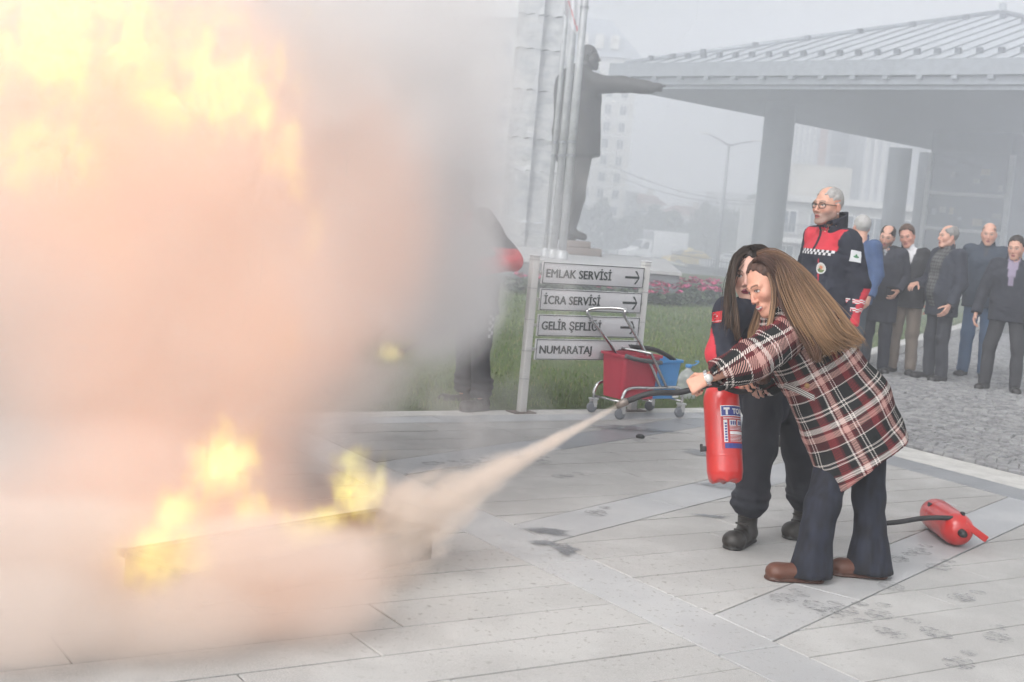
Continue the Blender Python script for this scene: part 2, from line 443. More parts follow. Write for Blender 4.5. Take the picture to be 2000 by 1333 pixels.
# ---- cobbles laid in segmental arcs
m_cob = mat('cobble', rough=.7, fn=lambda: N.mix(N.rnd(), N.mix(N.noise(N.pos(), 30, 4).ss(.3, .7), (.17, .17, .175), (.27, .27, .275)), N.mix(N.noise(N.pos(), 9, 4).ss(.4, .6), (.31, .31, .31), (.23, .23, .24))), bump=lambda: (N.noise(N.pos(), 50, 4, .7), .5, .01))
m_bed = mat('cobble_bed', fn=lambda: N.mix(N.noise(N.pos(), 3, 4).ss(.5, .7), (.06, .058, .05), (.11, .095, .06)), rough=.95)
KP = [xy(C2, 1.0), xy(C2, QL+.2)]
road = [(*xy(C2, .5), -.02), (30, 4, -.02), (40, 34, -.02)] + [(p[0]-.2, p[1], -.02) for p in kerb_line[::-4]] + [(*xy(C2, QL+.6), -.02)]
bed = kind(mesh_np('cobbled_road', road, [tuple(range(len(road)))], m_bed), 'structure')
WF = 1.15; stones = []
for ci in range(0, 16):
    for k in range(-10, 190):
        for s_ in np.arange(-WF/2+.05, WF/2, .098):
            a = C2+.02+WF/2+ci*WF+s_; q = 1.0+k*.092+.30*(1-(2*s_/WF)**2)
            x, y = xy(a, q)
            if y > 24 or x > kx(max(y, 11))+8 or (y > 10.6 and x < kx(y)+.22) or (y <= 10.6 and q > QL+.1): continue
            z = visible(x, y)
            if z > 0: stones.append((z, x, y, math.atan2(-.30*2*4*s_/WF**2, 1)+rad(33.3)+rng.normal(0, .04)))
stones.sort()
def cob_shape(w, l, h):
    V = []; 
    for f, zz in ((1.0, -.03), (1.0, h-.012), (.8, h)):
        V += [(-w*f/2, -l*f/2, zz), (w*f/2, -l*f/2, zz), (w*f/2, l*f/2, zz), (-w*f/2, l*f/2, zz)]
    F = [(i*4+k, i*4+(k+1) % 4, (i+1)*4+(k+1) % 4, (i+1)*4+k) for i in range(2) for k in range(4)]+[(8, 9, 10, 11)]
    return V, F
protos = []
for i in range(8):
    V, F = cob_shape(rng.uniform(.078, .092), rng.uniform(.074, .086), rng.uniform(.014, .022))
    V = np.array(V)+rng.normal(0, .003, (12, 3)); me = bpy.data.meshes.new('cobble'); me.from_pydata([tuple(v) for v in V], [], F); me.materials.append(m_cob); me.update(); protos.append((me, V, F))
mb = MB()
for i, (z, x, y, a) in enumerate(stones):
    me, V, F = protos[i % 8]
    if i < 300:
        o = bpy.data.objects.new('cobble', me); link(o, bed); o.location = (x, y, 0); o.rotation_euler = (rng.normal(0, .03), rng.normal(0, .03), a)
    else: mb.add(V @ (rotz(a)).T + np.array([x, y, rng.normal(0, .003)]), F)
m_cob2 = mat('cobble_mass', rough=.7, fn=lambda: N.mix(N.noise(N.pos(), 9.5, 1, .3).ss(.3, .7), (.19, .19, .195), N.mix(N.noise(N.pos(), 30, 4).ss(.3, .7), (.26, .26, .265), (.33, .33, .33))), bump=lambda: (N.noise(N.pos(), 50, 4, .7), .5, .01))
kind(mb.build('cobble', m_cob2, bed), 'stuff')
print('stones', len(stones), 'slabs', len(cand))
# ---- footprints and wet patches in the powder
m_foot = mat('powder_footprint', fn=lambda: N.mix(N.noise(N.pos(), 40, 4, .7).ss(.3, .6), (.42, .42, .42), (.27, .275, .285)), rough=.8)
def soften(m, a):
    N.tree = m.node_tree; p = m.node_tree.nodes['Principled BSDF']; N.put(p.inputs['Alpha'], a()); return m
soften(m_foot, lambda: N.noise(N.pos(), 26, 4, .75).ss(.38, .66)*.6)
fp = MB()
def sole(px, py, ang, L=.27):
    c = G(px, py); R = rotz(ang)
    for a, b in ((0, .62), (.72, 1)):
        out = []
        for k in range(18):
            t = 2*PI*k/18; u = (a+b)/2+(b-a)/2*math.cos(t); wv = (.048 if a == 0 else .037)*math.sin(t)
            out.append((R @ np.array([(u-.5)*L, wv*(1+.25*(u < .4)), 0]))+np.array([c[0], c[1], .0045]))
        # tread bars: narrow slices of the outline
        for k in range(1, 8):
            i, j = k, 18-k
            i2, j2 = k+1, 17-k
            A, B_, C_, D_ = out[i], out[j % 18], out[j2 % 18], out[i2]
            f = .62+.3*rng.random()
            fp.add([A, A+(D_-A)*f, B_+(C_-B_)*f, B_], [(0, 1, 2, 3)])
for px, py, an in ((1540, 1165, .3), (1585, 1178, 1.1), (1625, 1192, .5), (1660, 1190, .2), (1735, 1140, .8), (1720, 1195, .5), (1810, 1230, 1.2), (1890, 1165, .1), (1800, 1075, .4), (1760, 1090, .2), (1840, 1105, .3), (1690, 1120, 2.9), (1260, 860, .2), (930, 900, .3), (1720, 1230, 1.4), (1950, 1240, .5), (1880, 1290, .3), (860, 905, .1), (1170, 1000, .5), (1110, 930, .2), (1060, 900, .8)):
    sole(px, py, an+rad(40))
kind(fp.build('footprints', m_foot), 'stuff')
m_wet = soften(mat('wet_stone', (.20, .205, .22), .22), lambda: ((1.0-N.attr('Col').xyz()[0])*1.6+N.noise(N.pos(), 9, 5, .7)*1.2-.75).ss(.2, .85)*.7)
wp = MB(); wc = []
for px, py, rx, ry in ((1395, 888, .34, .26), (1420, 950, .26, .2), (1075, 1040, .16, .12), (1060, 1062, .1, .08), (1105, 1075, .08, .14), (1390, 1010, .14, .06), (1235, 838, .5, .16)):
    c = G(px, py); ph = rng.random(4)*6
    out = [(c[0]+(rx*math.cos(t))*(1+.22*math.sin(3*t+ph[0])+.14*math.sin(5*t+ph[1])+.08*math.sin(9*t+ph[2])), c[1]+ry*math.sin(t)*(1+.22*math.sin(2*t+ph[3])+.12*math.sin(7*t+ph[1])), .0055) for t in np.linspace(0, 2*PI, 64, endpoint=False)]
    ctr = tuple(np.mean(out, axis=0)); wp.add(out+[ctr], [(k, (k+1) % 64, 64) for k in range(64)]); wc += [1.0]*64+[0.0]
set_col(kind(wp.build('wet_patches', m_wet), 'stuff'), np.repeat(np.array(wc)[:, None], 3, 1))
# ------------------------------------------------------------------ far buildings
def wallmat(name, c, v=.1): return mat(name, c, .85, var=v, vscale=.35)
m_glass = mat('window_glass', (.05, .06, .075), .08, spec=.6)
m_glassb = mat('blue_glass', (.09, .115, .15), .12, spec=.6)
m_white = mat('white_trim', (.72, .72, .71), .5)
m_roof = mat('red_tile_roof', (.22, .10, .075), .85)
m_grey = mat('grey_metal', (.30, .31, .33), .45, .3)
def facade(b, P0, ux, width, z0, z1, rows, cols, wfrac=(.5, .5), frame=m_white, glass=m_glass, thick=.12, name='window', meshes={}):
    """windows set into a wall plane that starts at P0 and runs along ux: each a part with its pane"""
    n = np.array([ux[1], -ux[0], 0]); cw, ch = width/cols, (z1-z0)/rows; w, h = cw*wfrac[0], ch*wfrac[1]
    R = np.stack([np.array(ux), -n, np.array([0, 0, 1.])], 1); rz = math.atan2(ux[1], ux[0])
    key = (round(w, 3), round(h, 3), frame.name, glass.name)
    if key not in meshes:
        f = MB(); t = .09 if w < 3 else .16
        f.box((-w/2, 0, 0), (t, thick, h)).box((w/2, 0, 0), (t, thick, h)).box((0, 0, h/2+t/2), (w+t, thick, t)).box((0, 0, -h/2-t/2), (w+t*2.2, thick*2, t)).box((0, 0, 0), (t*.6, thick*.8, h-.01))
        fo = f.build(name, frame); po = MB().box((0, 0, 0), (w-t, .03, h)).build('pane', glass)
        meshes[key] = (fo.data, po.data); bpy.data.objects.remove(fo); bpy.data.objects.remove(po)
    for r in range(rows):
        for c in range(cols):
            p = np.array(P0)+np.array(ux)*(cw*(c+.5))+np.array([0, 0, z0+ch*(r+.5)])+n*.02
            o = bpy.data.objects.new(name, meshes[key][0]); link(o, b); o.location = p-np.array(b.location); o.rotation_euler[2] = rz
            g = bpy.data.objects.new('pane', meshes[key][1]); link(g, o)
def block(name, label, cat, px0, px1, Z, ztop, depth, m, rot=0.0, group=None, zb=None):
    """a plain wall body whose front spans two photo columns at depth Z; rot turns it about its near left corner"""
    a = G(px0, 430, slope(Z)) if False else W(px0, 470, Z); b = W(px1, 470, Z); wd = b[0]-a[0]
    base = slope(a[1])-.1 if zb is None else zb
    t = thing(name, label, cat, (a[0], a[1], base), 0, group)
    ux = np.array([math.cos(rot), math.sin(rot), 0]); uy = np.array([-ux[1], ux[0], 0]); h = ztop-base
    poly = [(0, 0), tuple((ux*wd)[:2]), tuple((ux*wd+uy*depth)[:2]), tuple((uy*depth)[:2])]
    MB().prism(poly, 0, h).build('wall', m, t)
    return t, np.array([a[0], a[1], base]), ux, wd, h
def zat(px, py, Z): return W(px, py, Z)[2]
# tall apartment block behind the statue, with its sloped mansard roof
mA = wallmat('pale_render', (.60, .58, .54)); mB = wallmat('grey_render', (.42, .43, .44)); mC = wallmat('beige_render', (.46, .42, .36))
t, p, ux, wd, h = block('apartment_block', 'tall pale apartment block with mansard roof rising behind the bronze statue', 'building', 1085, 1213, 150, zat(1200, 118, 150), 14, mA)
rows = 9
facade(t, p+np.array([.3, 0, 0]), ux, wd-.6, 4.0, h-1.0, rows, 4, (.46, .55))
f = MB()
for r in range(rows+1): f.box((wd/2, -.06, 3.9+(h-4.9)*r/rows), (wd, .14, .22))
f.build('floor_band', m_white, t)
rf = MB(); hh = zat(1160, 36, 150)-zat(1200, 118, 150)
for (x0, x1, xa, xb) in ((-.6, wd+.6, -.3, wd-3.2),):
    V = [(x0, -.6, h), (x1, -.6, h), (x1, 14.6, h), (x0, 14.6, h), (xa, 3, h+hh), (xb, 3, h+hh), (xb, 11, h+hh), (xa, 11, h+hh)]
    rf.add(V, [(0, 1, 5, 4), (1, 2, 6, 5), (2, 3, 7, 6), (3, 0, 4, 7), (4, 5, 6, 7), (3, 2, 1, 0)])
ro = rf.build('roof', mat('slate_roof', (.30, .32, .36), .7), t)
for k in range(3): MB().box((1.2+k*1.7, .7, h+hh*.38), (.9, 1.8, 1.5)).build('dormer', mA, ro)
for k in range(3):
    MB().tube([(wd*.25+k*wd*.27, -1.6, 0), (wd*.25+k*wd*.27-1.2, -.2, 4.6)], .22, 8).build('raking_strut', m_white, t)
# long office block to the left, mostly behind the smoke
t, p, ux, wd, h = block('office_block', 'long pale office block half lost in smoke behind the marble tower', 'building', 700, 1010, 120, zat(960, 40, 120), 16, mA)
facade(t, p, ux, wd, 2.2, h-1.2, 6, 9, (.62, .42))
MB().box((wd/2, 7.5, h+.25), (wd+.8, 17, .5)).build('cornice', m_white, t)
MB().box((wd*.66, 6, h+1.5), (wd*.45, 8, 2.0)).build('roof_storey', mA, t)
# houses on the skyline
def house(label, px0, px1, Z, ptop, pridge, m, roofed=True, cols=3, rows=3, rot=0.0):
    zt = zat((px0+px1)/2, ptop, Z)
    t, p, ux, wd, h = block('house', label, 'house', px0, px1, Z, zt, 9, m, rot, 'houses beyond the road')
    facade(t, p, ux, wd, 1.0, h-.4, rows, cols, (.42, .5))
    if roofed:
        hr = zat((px0+px1)/2, pridge, Z)-zt; o = .5
        V = [(-o, -o, h), (wd+o, -o, h), (wd+o, 9+o, h), (-o, 9+o, h), (wd*.25, 4.5, h+hr), (wd*.75, 4.5, h+hr)]
        V = [tuple(np.array([v[0]*ux[0]-v[1]*ux[1], v[0]*ux[1]+v[1]*ux[0], v[2]])) for v in V]
        r = MB().add(V, [(0, 1, 5, 4), (1, 2, 5), (2, 3, 4, 5), (3, 0, 4), (3, 2, 1, 0)]).build('roof', m_roof, t)
        MB().box((wd*.62, 4.2, h+hr), (.7, .7, 1.4)).build('chimney', mC, r)
    else: MB().box((wd/2, 4.5, h+.15), (wd+.3, 9.3, .3)).build('parapet', m, t)
    return t
house('grey flat roofed house with stepped top beside the apartment block', 1203, 1236, 165, 378, 0, mB, False, 2, 4)
house('brown house with red hipped roof left of the street lamp', 1228, 1290, 172, 398, 378, mC, True, 4, 4)
house('low wide house with red roof seen above the van', 1292, 1400, 185, 420, 403, mC, True, 6, 3)
house('pale square house behind the street lamp mast', 1386, 1452, 190, 380, 0, mB, False, 4, 4)
# low public building and twin towers seen between the pavilion columns
t, p, ux, wd, h = block('low_building', 'low white building with balconies behind the pavilion columns', 'building', 1508, 1900, 85, zat(1600, 395, 85), 14, mat('dull_white_wall', (.46, .46, .45), .8))
facade(t, p, ux, wd, .6, h-.3, 2, 7, (.55, .6), glass=m_glassb)
f = MB().box((wd/2, -.5, h*.52), (wd, 1.0, .3)).box((wd/2, -.1, h+.1), (wd+.4, .6, .4))
f.build('balcony_slab', m_white, t); r = MB()
for k in range(60): r.box((wd*(k+.5)/60, -.95, h*.52+.55), (.05, .05, .8))
r.box((wd/2, -.95, h*.52+.98), (wd, .07, .07)); r.build('balcony_rail', m_grey, t)
MB().box((wd*.22, 3, h+1.2), (wd*.3, 5, 2.2)).build('roof_storey', mA, t)
for lab, a, b in (('left one of the twin towers with white fins and red brick stripe', 1524, 1602), ('right one of the twin towers, glass with white fins at its corner', 1668, 1792)):
    t, p, ux, wd, h = block('tower', lab, 'building', a, b, 190, zat(1600, 215, 190), 12, mat('tower_wall', (.44, .46, .50), .6))
    for k in range(5): MB().box((wd*(.05+.13*k), -.2, h/2), (wd*.06, .5, h)).build('fin', m_white, t)
    if a < 1600: MB().box((wd*.80, -.15, h/2), (wd*.18, .4, h)).build('brick_stripe', mat('brick_stripe', (.33, .16, .12), .8), t)
    for k in range(6): MB().box((wd*.5, -.1, 2+k*3.1), (wd*.98, .25, .25)).build('floor_band', m_grey, t)
t, p, ux, wd, h = block('glass_tower', 'blue glass tower between the striped twin towers', 'building', 1602, 1668, 200, zat(1630, 225, 200), 14, m_glassb)
for k in range(6): MB().box((wd*.5, -.05, 1.5+k*3), (wd, .2, .35)).build('floor_band', m_grey, t)
# ------------------------------------------------------------------ trees
m_bark = mat('bark', (.10, .085, .07), .9)
def tree(name, label, px, Z, ptop, rad_w, conif=False, n=2600, col=(.045, .065, .03), bare=False, pb=None):
    Z += 42; rad_w *= 1.4
    c = W(px, 480, Z); zb = slope(c[1]); H = zat(px, ptop, Z)-zb
    t = thing(name, label, 'tree', (c[0], c[1], zb), 0, 'trees beyond the road')
    tr = MB().tube([(0, 0, 0), (.05, 0, H*.4), (-.05, .05, H*.75), (0, 0, H*(.97 if conif or bare else .85))], [H*.022, H*.017, H*.009, .02], 8)
    for k in range(26 if bare else 14):
        z = H*(.2+.6*rng.random()); a = rng.random()*2*PI; L = rad_w*(.9 if not conif else (1-z/H))*rng.uniform(.6, 1.05)
        e = (L*math.cos(a), L*math.sin(a), z+L*(.7 if not conif else -.1))
        tr.tube([(0, 0, z), tuple(np.array(e)*.5+np.array([0, 0, z*.5])), e], [H*.008, H*.005, .012], 5)
        if bare:
            for q in range(5):
                d = rng.normal(0, .5, 3)*L*.6; d[2] = abs(d[2]); tr.tube([e, tuple(np.array(e)+d*.5), tuple(np.array(e)+d)], [.02, .015, .006], 4)
    tr.build('trunk', m_bark, t)
    if bare: return t
    P = []
    clumps = []
    for k in range(60):
        z = H*(.16+.82*rng.random()); 
        R = rad_w*((1-z/H)*1.0+.04 if conif else math.sqrt(max(.05, 1-((z/H-.58)/.44)**2))); a = rng.random()*2*PI; rr = R*math.sqrt(rng.random())
        clumps.append((rr*math.cos(a), rr*math.sin(a), z, R*.30+.12))
    for k in range(n):
        cx, cy, cz, cr = clumps[rng.integers(60)]; d = rng.normal(0, 1, 3); d /= np.linalg.norm(d); p = np.array([cx, cy, cz])+d*cr*rng.random()**.4
        s_ = rng.uniform(.14, .34)*(1 if not conif else .8); a1 = rng.normal(0, 1, 3); a1 /= np.linalg.norm(a1); a2 = np.cross(a1, d); a2 /= np.linalg.norm(a2)+1e-9
        P += [p-a1*s_, p+a2*s_*.5, p+a1*s_, p-a2*s_*.5]
    P = np.array(P); F = np.arange(len(P)).reshape(-1, 4)
    o = mesh_np('crown', P, F, attr_mat('leaf', .8), t)
    cc = np.array(col)*(rng.uniform(.65, 1.45, (len(F), 1))); set_col(o, np.repeat(cc, 4, 0))
    return t
tree('conifer_tree', 'dark pointed conifer just left of the street lamp mast', 1370, 100, 395, 3.0, True)
tree('conifer_tree', 'second dark conifer touching the left edge of the pavilion column', 1462, 95, 375, 2.6, True)
tree('broadleaf_tree', 'round dark tree below the brown house', 1245, 115, 418, 2.6)
tree('broadleaf_tree', 'wide dark tree behind the white van', 1300, 112, 440, 3.4)
tree('broadleaf_tree', 'dense tree between street lamp and pavilion column', 1418, 105, 415, 3.2)
tree('broadleaf_tree', 'dark tree behind the shins of the bronze statue', 1188, 110, 428, 2.8)
tree('bare_tree', 'leafless tree above the low wide red roofed house', 1345, 120, 392, 2.4, bare=True)
hd = []; 
for k in range(5200):
    px = rng.uniform(1120, 1540); c = W(px, 480, rng.uniform(140, 146)); hgt = 4.6+1.0*math.sin(px*.05)+.6*math.sin(px*.13); p = np.array([c[0], c[1], slope(c[1])+hgt*rng.random()**.7]); s_ = rng.uniform(.2, .5)
    a1 = rng.normal(0, 1, 3); a1 /= np.linalg.norm(a1); a2 = rng.normal(0, 1, 3); a2 /= np.linalg.norm(a2); hd += [p-a1*s_, p+a2*s_*.6, p+a1*s_, p-a2*s_*.6]
hd = np.array(hd); o = mesh_np('shrubbery', hd, np.arange(len(hd)).reshape(-1, 4), attr_mat('leaf', .8)); kind(o, 'stuff')
set_col(o, np.repeat(np.array((.04, .055, .03))*rng.uniform(.6, 1.5, (len(hd)//4, 1)), 4, 0))
# ------------------------------------------------------------------ street lamp and wires
c = W(1403, 490, 70); zb = slope(c[1]); t = thing('street_lamp', 'tall double armed street lamp between statue and pavilion', 'street lamp', (c[0], c[1], zb))
top = zat(1407, 281, 70)-zb
MB().tube([(0, 0, 0), (0, 0, top*.5), (0, 0, top)], [.11, .09, .06], 10).build('mast', m_grey, t)
for sx, dz, L in ((-1, .38, 1.05), (1, .22, 1.25)):
    MB().tube([(0, 0, top-.1), (sx*L*.5, 0, top+dz*.45), (sx*L, 0, top+dz)], [.05, .04, .035], 8).build('arm', m_grey, t)
    MB().box((sx*(L+.22), 0, top+dz+.05), (.6, .22, .11), bev=.04).build('lamp_head', m_white, t)
for k, (a, b) in enumerate((((1190, 322), (1475, 395)), ((1190, 338), (1475, 400)))):
    A, B_ = W(*a, 75), W(*b, 75); pts = [A+(B_-A)*s_-np.array([0, 0, .9*4*s_*(1-s_)*.5]) for s_ in np.linspace(0, 1, 14)]
    o = MB().tube(pts, .022, 5).build('overhead_wire', m_grey)
    tag(o, ('upper' if k == 0 else 'lower')+' overhead wire sagging between apartment block and pavilion', 'wire', 'overhead wires')
# ------------------------------------------------------------------ road, vehicles, fence
rd = [(-120, 92), (160, 92), (160, 175), (-120, 175)]
V = [(x, y, slope(y)-.02) for y in (92, 100, 140, 175) for x in (-120, 160)]
kind(mesh_np('road', V, [(2*i, 2*i+1, 2*i+3, 2*i+2) for i in range(3)], mat('asphalt', (.06, .06, .062), .9)), 'structure')
m_tyre = mat('tyre_rubber', (.02, .02, .02), .9); m_lamp = mat('headlight', (.8, .8, .75), .2)
def vehicle(name, label, cat, px, Z, rz, prof, wid, body, glass_polys, extra=None, wheels=(.9, 3.0), wr=.33, group='vehicles on the road'):
    c = W(px, 490, Z); t = thing(name, label, cat, (c[0], c[1], slope(c[1])), rz, group)
    n = len(prof); V = [(x, s_*wid/2*(1 if z < 1.0 else .9), z) for s_ in (-1, 1) for x, z in prof]
    F = [tuple(range(n)), tuple(range(2*n-1, n-1, -1))]+[((i+1) % n, i, i+n, (i+1) % n+n) for i in range(n)]
    b = MB().add(V, F).build('body', body, t)
    bm = bmesh.new(); bm.from_mesh(b.data); bmesh.ops.bevel(bm, geom=bm.edges[:], offset=.06, segments=2, affect='EDGES'); bm.to_mesh(b.data); bm.free()
    for nm, poly in glass_polys: MB().add(poly, [tuple(range(len(poly)))]).build(nm, m_glass, t)
    for wx in wheels:
        for s_ in (-1, 1):
            R = frame((0, s_, 0)); wo_ = MB().lathe([(0, .1), (wr*.9, .1), (wr, .05), (wr, -.1), (0, -.1)], 20, (wx, s_*(wid/2-.08), wr), R).build('wheel', m_tyre, t)
            MB().lathe([(0, .115), (wr*.55, .11), (wr*.6, .09)], 14, (wx, s_*(wid/2-.08), wr), R).build('rim', m_grey, wo_)
    for s_ in (-1, 1): MB().box((prof[0][0]+.03, s_*wid*.36, .72), (.08, .3, .16), bev=.03).build('headlight', m_lamp, t)
    if extra: extra(t)
    return t
def side(wid, pts): return [[('side_window', [(x, s_*(wid/2*.9+.04)+(0), z) for x, z in (pts if s_ < 0 else pts[::-1])]) for s_ in (-1, 1)]][0]
van_white = mat('van_paint', (.75, .76, .77), .3); taxi = mat('taxi_paint', (.70, .48, .06), .3); car_w = mat('car_paint', (.6, .61, .62), .3)
def box_body(t):
    MB().box((4.1, 0, 1.75), (3.5, 2.15, 2.3), bev=.05).build('cargo_box', van_white, t)
    MB().box((2.36, 0, 1.9), (.06, 2.0, 1.9)).build('box_frame', m_grey, t)
    for s_ in (-1, 1): MB().box((1.0, s_*1.12, 1.35), (.12, .2, .3), bev=.03).build('mirror', m_tyre, t)
wsh = [('windscreen', [(.98, -.85, 1.22), (.98, .85, 1.22), (1.52, .78, 1.93), (1.52, -.78, 1.93)][::-1])]
vehicle('delivery_van', 'white box van with its cab facing left beyond the lawn', 'van', 1218, 118, .42, [(0, .3), (.02, .95), (.9, 1.2), (1.55, 2.0), (2.3, 2.05), (2.3, .4)], 2.0, van_white,
        [(n_, [(x-.04, y, z+.02) for x, y, z in p]) for n_, p in wsh]+side(2.0, [(1.2, 1.25), (2.0, 1.25), (2.0, 1.85), (1.62, 1.85)]), box_body, (.85, 4.9), .36)
carp = [(0, .3), (.02, .75), (1.0, .92), (1.6, 1.42), (3.0, 1.45), (3.7, .98), (4.3, .9), (4.35, .35)]
cg = [('windscreen', [(1.04, -.62, .98), (1.58, -.6, 1.40), (1.58, .6, 1.40), (1.04, .62, .98)])]+side(1.75, [(1.25, .97), (3.4, .97), (2.95, 1.36), (1.68, 1.36)])
cg = [(n_, [(x-.03 if n_ == 'windscreen' else x, y, z+.02) for x, y, z in p]) for n_, p in cg]
def sign_box(t): MB().box((2.2, 0, 1.56), (.3, .6, .16), bev=.03).build('roof_sign', mat('taxi_sign', (.8, .7, .3), .4), t)
vehicle('taxi', 'yellow taxi behind the left end of the iron fence', 'car', 1300, 112, .25, carp, 1.75, taxi, cg, sign_box)
vehicle('car', 'pale silver car behind the iron fence right of the taxi', 'car', 1372, 108, .15, carp, 1.75, car_w, cg)
vehicle('car', 'pale car half hidden behind the dark haired woman', 'car', 1440, 106, .1, carp, 1.75, car_w, cg)
vehicle('car', 'grey car far left of the white van', 'car', 1196, 124, .3, carp, 1.75, mat('car_grey', (.3, .31, .33), .3), cg)
# iron fence along the far side of the lawn
A, B_ = W(1312, 505, 66), W(1600, 505, 50)
fl = thing('iron_fence', 'dark iron fence with scroll infill running behind the women', 'fence', (A[0], A[1], 0))
d = B_-A; d[2] = 0; L = np.linalg.norm(d); ux = d/L; nb = int(L/.14/2.2); iron = mat('wrought_iron', (.06, .065, .07), .5)
ztop = zat(1312, 492, 66); zlo = ztop-1.25
post = MB().box((0, 0, (ztop+zlo)/2), (.035, .035, ztop-zlo)).add([(-.03, -.03, ztop), (.03, -.03, ztop), (.03, .03, ztop), (-.03, .03, ztop), (0, 0, ztop+.09)], [(0, 1, 4), (1, 2, 4), (2, 3, 4), (3, 0, 4)]).build('baluster', iron, fl)
for k in range(nb):
    o = post if k == 0 else post.copy()
    if k: link(o, fl)
    o.location = ux*(L*k/(nb-1))
scr = MB()
for k in range(0, nb-1):
    c0 = ux*(L*(k+.5)/(nb-1)); scr.tube([c0+np.array([0, 0, zlo+.55])+ux*.1*math.cos(q)*(1-.5*(q > PI))+np.array([0, 0, .16*math.sin(q)+.12*q/PI]) for q in np.linspace(0, 2*PI, 12)], .014, 4)
kind(scr.build('scroll', iron, fl), 'stuff')
for z in (zlo+.15, ztop-.1): MB().tube([(0, 0, z), tuple(ux*L*.5+np.array([0, 0, z])), tuple(ux*L+np.array([0, 0, z]))], .025, 6).build('rail', iron, fl)
MB().tube([tuple(np.array([0, 0, ztop+.28])+ux*L*s_+np.array([-ux[1], ux[0], 0])*3) for s_ in (0, .5, 1)], .045, 6).build('handrail', m_white, fl)
# white kerb line of the path crossing the lawn
o = MB(); pk = [W(1176, 498, 52), W(1260, 505, 48), W(1340, 519, 43)]
for a, b in zip(pk[:-1], pk[1:]): o.tube([a, (a+b)/2, b], .05, 6)
kind(o.build('path', m_kerb), 'structure')
# ------------------------------------------------------------------ pavilion
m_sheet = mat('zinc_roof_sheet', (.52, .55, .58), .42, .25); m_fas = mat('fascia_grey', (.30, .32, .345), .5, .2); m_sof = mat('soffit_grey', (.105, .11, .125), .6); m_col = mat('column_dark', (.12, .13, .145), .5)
ZS = 5.6; PC = np.array([2.85, 43.9]); th = rad(-43.5); ue = np.array([math.cos(th), math.sin(th)]); vb = np.array([-ue[1], ue[0]])
EL, BL = 17.0, 25.5                                   # eave length to the right, depth
pav = thing('pavilion', 'large open pavilion with low hipped metal roof on round dark columns', 'pavilion', (PC[0], PC[1], 0))
def L2(e, b, z): return (e*ue[0]+b*vb[0], e*ue[1]+b*vb[1], z)
o_ = .25
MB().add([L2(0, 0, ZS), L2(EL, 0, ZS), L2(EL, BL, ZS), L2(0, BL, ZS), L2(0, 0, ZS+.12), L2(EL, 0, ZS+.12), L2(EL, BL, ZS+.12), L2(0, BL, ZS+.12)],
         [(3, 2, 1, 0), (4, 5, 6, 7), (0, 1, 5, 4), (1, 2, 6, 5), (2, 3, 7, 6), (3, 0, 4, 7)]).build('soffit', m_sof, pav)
fa = MB()
def band(z0, z1, out):
    a, b = -out, EL+out; c, d = -out, BL+out
    for (e0, b0, e1, b1) in ((a, c, b, c), (b, c, b, d), (b, d, a, d), (a, d, a, c)):
        fa.add([L2(e0, b0, z0), L2(e1, b1, z0), L2(e1, b1, z1), L2(e0, b0, z1)], [(0, 1, 2, 3)])
    q = .12
    for zz, fl_ in ((z0, True), (z1, False)):
        f_ = [(0, 1, 5, 4), (1, 2, 6, 5), (2, 3, 7, 6), (3, 0, 4, 7)]
        fa.add([L2(a, c, zz), L2(b, c, zz), L2(b, d, zz), L2(a, d, zz), L2(a+q+out, c+q+out, zz), L2(b-q-out, c+q+out, zz), L2(b-q-out, d-q-out, zz), L2(a+q+out, d-q-out, zz)], [x[::-1] for x in f_] if fl_ else f_)
band(ZS+.002, ZS+.10, .05); band(ZS+.125, ZS+.34, .18); band(ZS+.36, ZS+.78, .34)
fa.build('fascia', m_fas, pav)
# gutter brackets under the fascia
for k in range(18): MB().box(L2(.5+k*1.0, -.24, ZS+.30), (.16, .2, .10), rotz(th)).build('gutter_bracket', m_fas, pav)
ZE = ZS+.79; apx = W(1917, 22, 40); 
# hip roof: ridge meets where the two hips from the front corners run together
hp = EL/2; RS = .318
def roofz(e, b): return ZE+min(e, b, EL-e, BL-b)*RS
sp = .60; ns = int(EL/sp)
for i in range(ns):
    e0, e1 = i*EL/ns, (i+1)*EL/ns; b0, b1 = min(e0, EL-e0), min(e1, EL-e1)
    P = [L2(e0, 0, ZE), L2(e1, 0, ZE), L2(e1, b1, roofz(e1, b1)), L2(e0, b0, roofz(e0, b0))]
    if b0 < .01: P = P[:3]
    elif b1 < .01: P = [P[0], P[1], P[3]]
    V = P+[(x, y, z-.05) for x, y, z in P]; n = len(P)
    MB().add(V, [tuple(range(n)), tuple(range(2*n-1, n-1, -1))]+[(k, k+n, (k+1) % n+n, (k+1) % n) for k in range(n)]).build('roof_panel', m_sheet, pav)
    if i:
        a, b = np.array(L2(e0, 0, ZE+.03)), np.array(L2(e0, b0, roofz(e0, b0)+.03)); MB().tube([a, (a+b)/2, b], .022, 4).build('roof_seam', m_fas, pav)
        for bb in ((.9,) + ((b0*.92,) if i % 2 else ())):
            if bb < b0: MB().box(L2(e0, bb, roofz(e0, bb)+.09), (.16, .12, .15), rotz(th)).build('snow_guard', m_col, pav)
V = [L2(0, 0, ZE), L2(EL, 0, ZE), L2(EL, BL, ZE), L2(0, BL, ZE), L2(hp, hp, ZE+hp*RS), L2(hp, BL-hp, ZE+hp*RS)]
MB().add(V, [(1, 2, 5, 4), (2, 3, 5), (3, 0, 4, 5)]).build('rear_slope', m_sheet, pav)
for e in ((0, 0), (EL, 0)):
    a, b = np.array(L2(*e, ZE+.04)), np.array(V[4])+np.array([0, 0, .05]); MB().tube([a, (a+b)/2, b], .09, 6).build('hip_cap', m_fas, pav)
MB().lathe([(.0, .35), (.12, .3), (.14, 0)], 10, V[4]).build('finial', m_fas, pav)
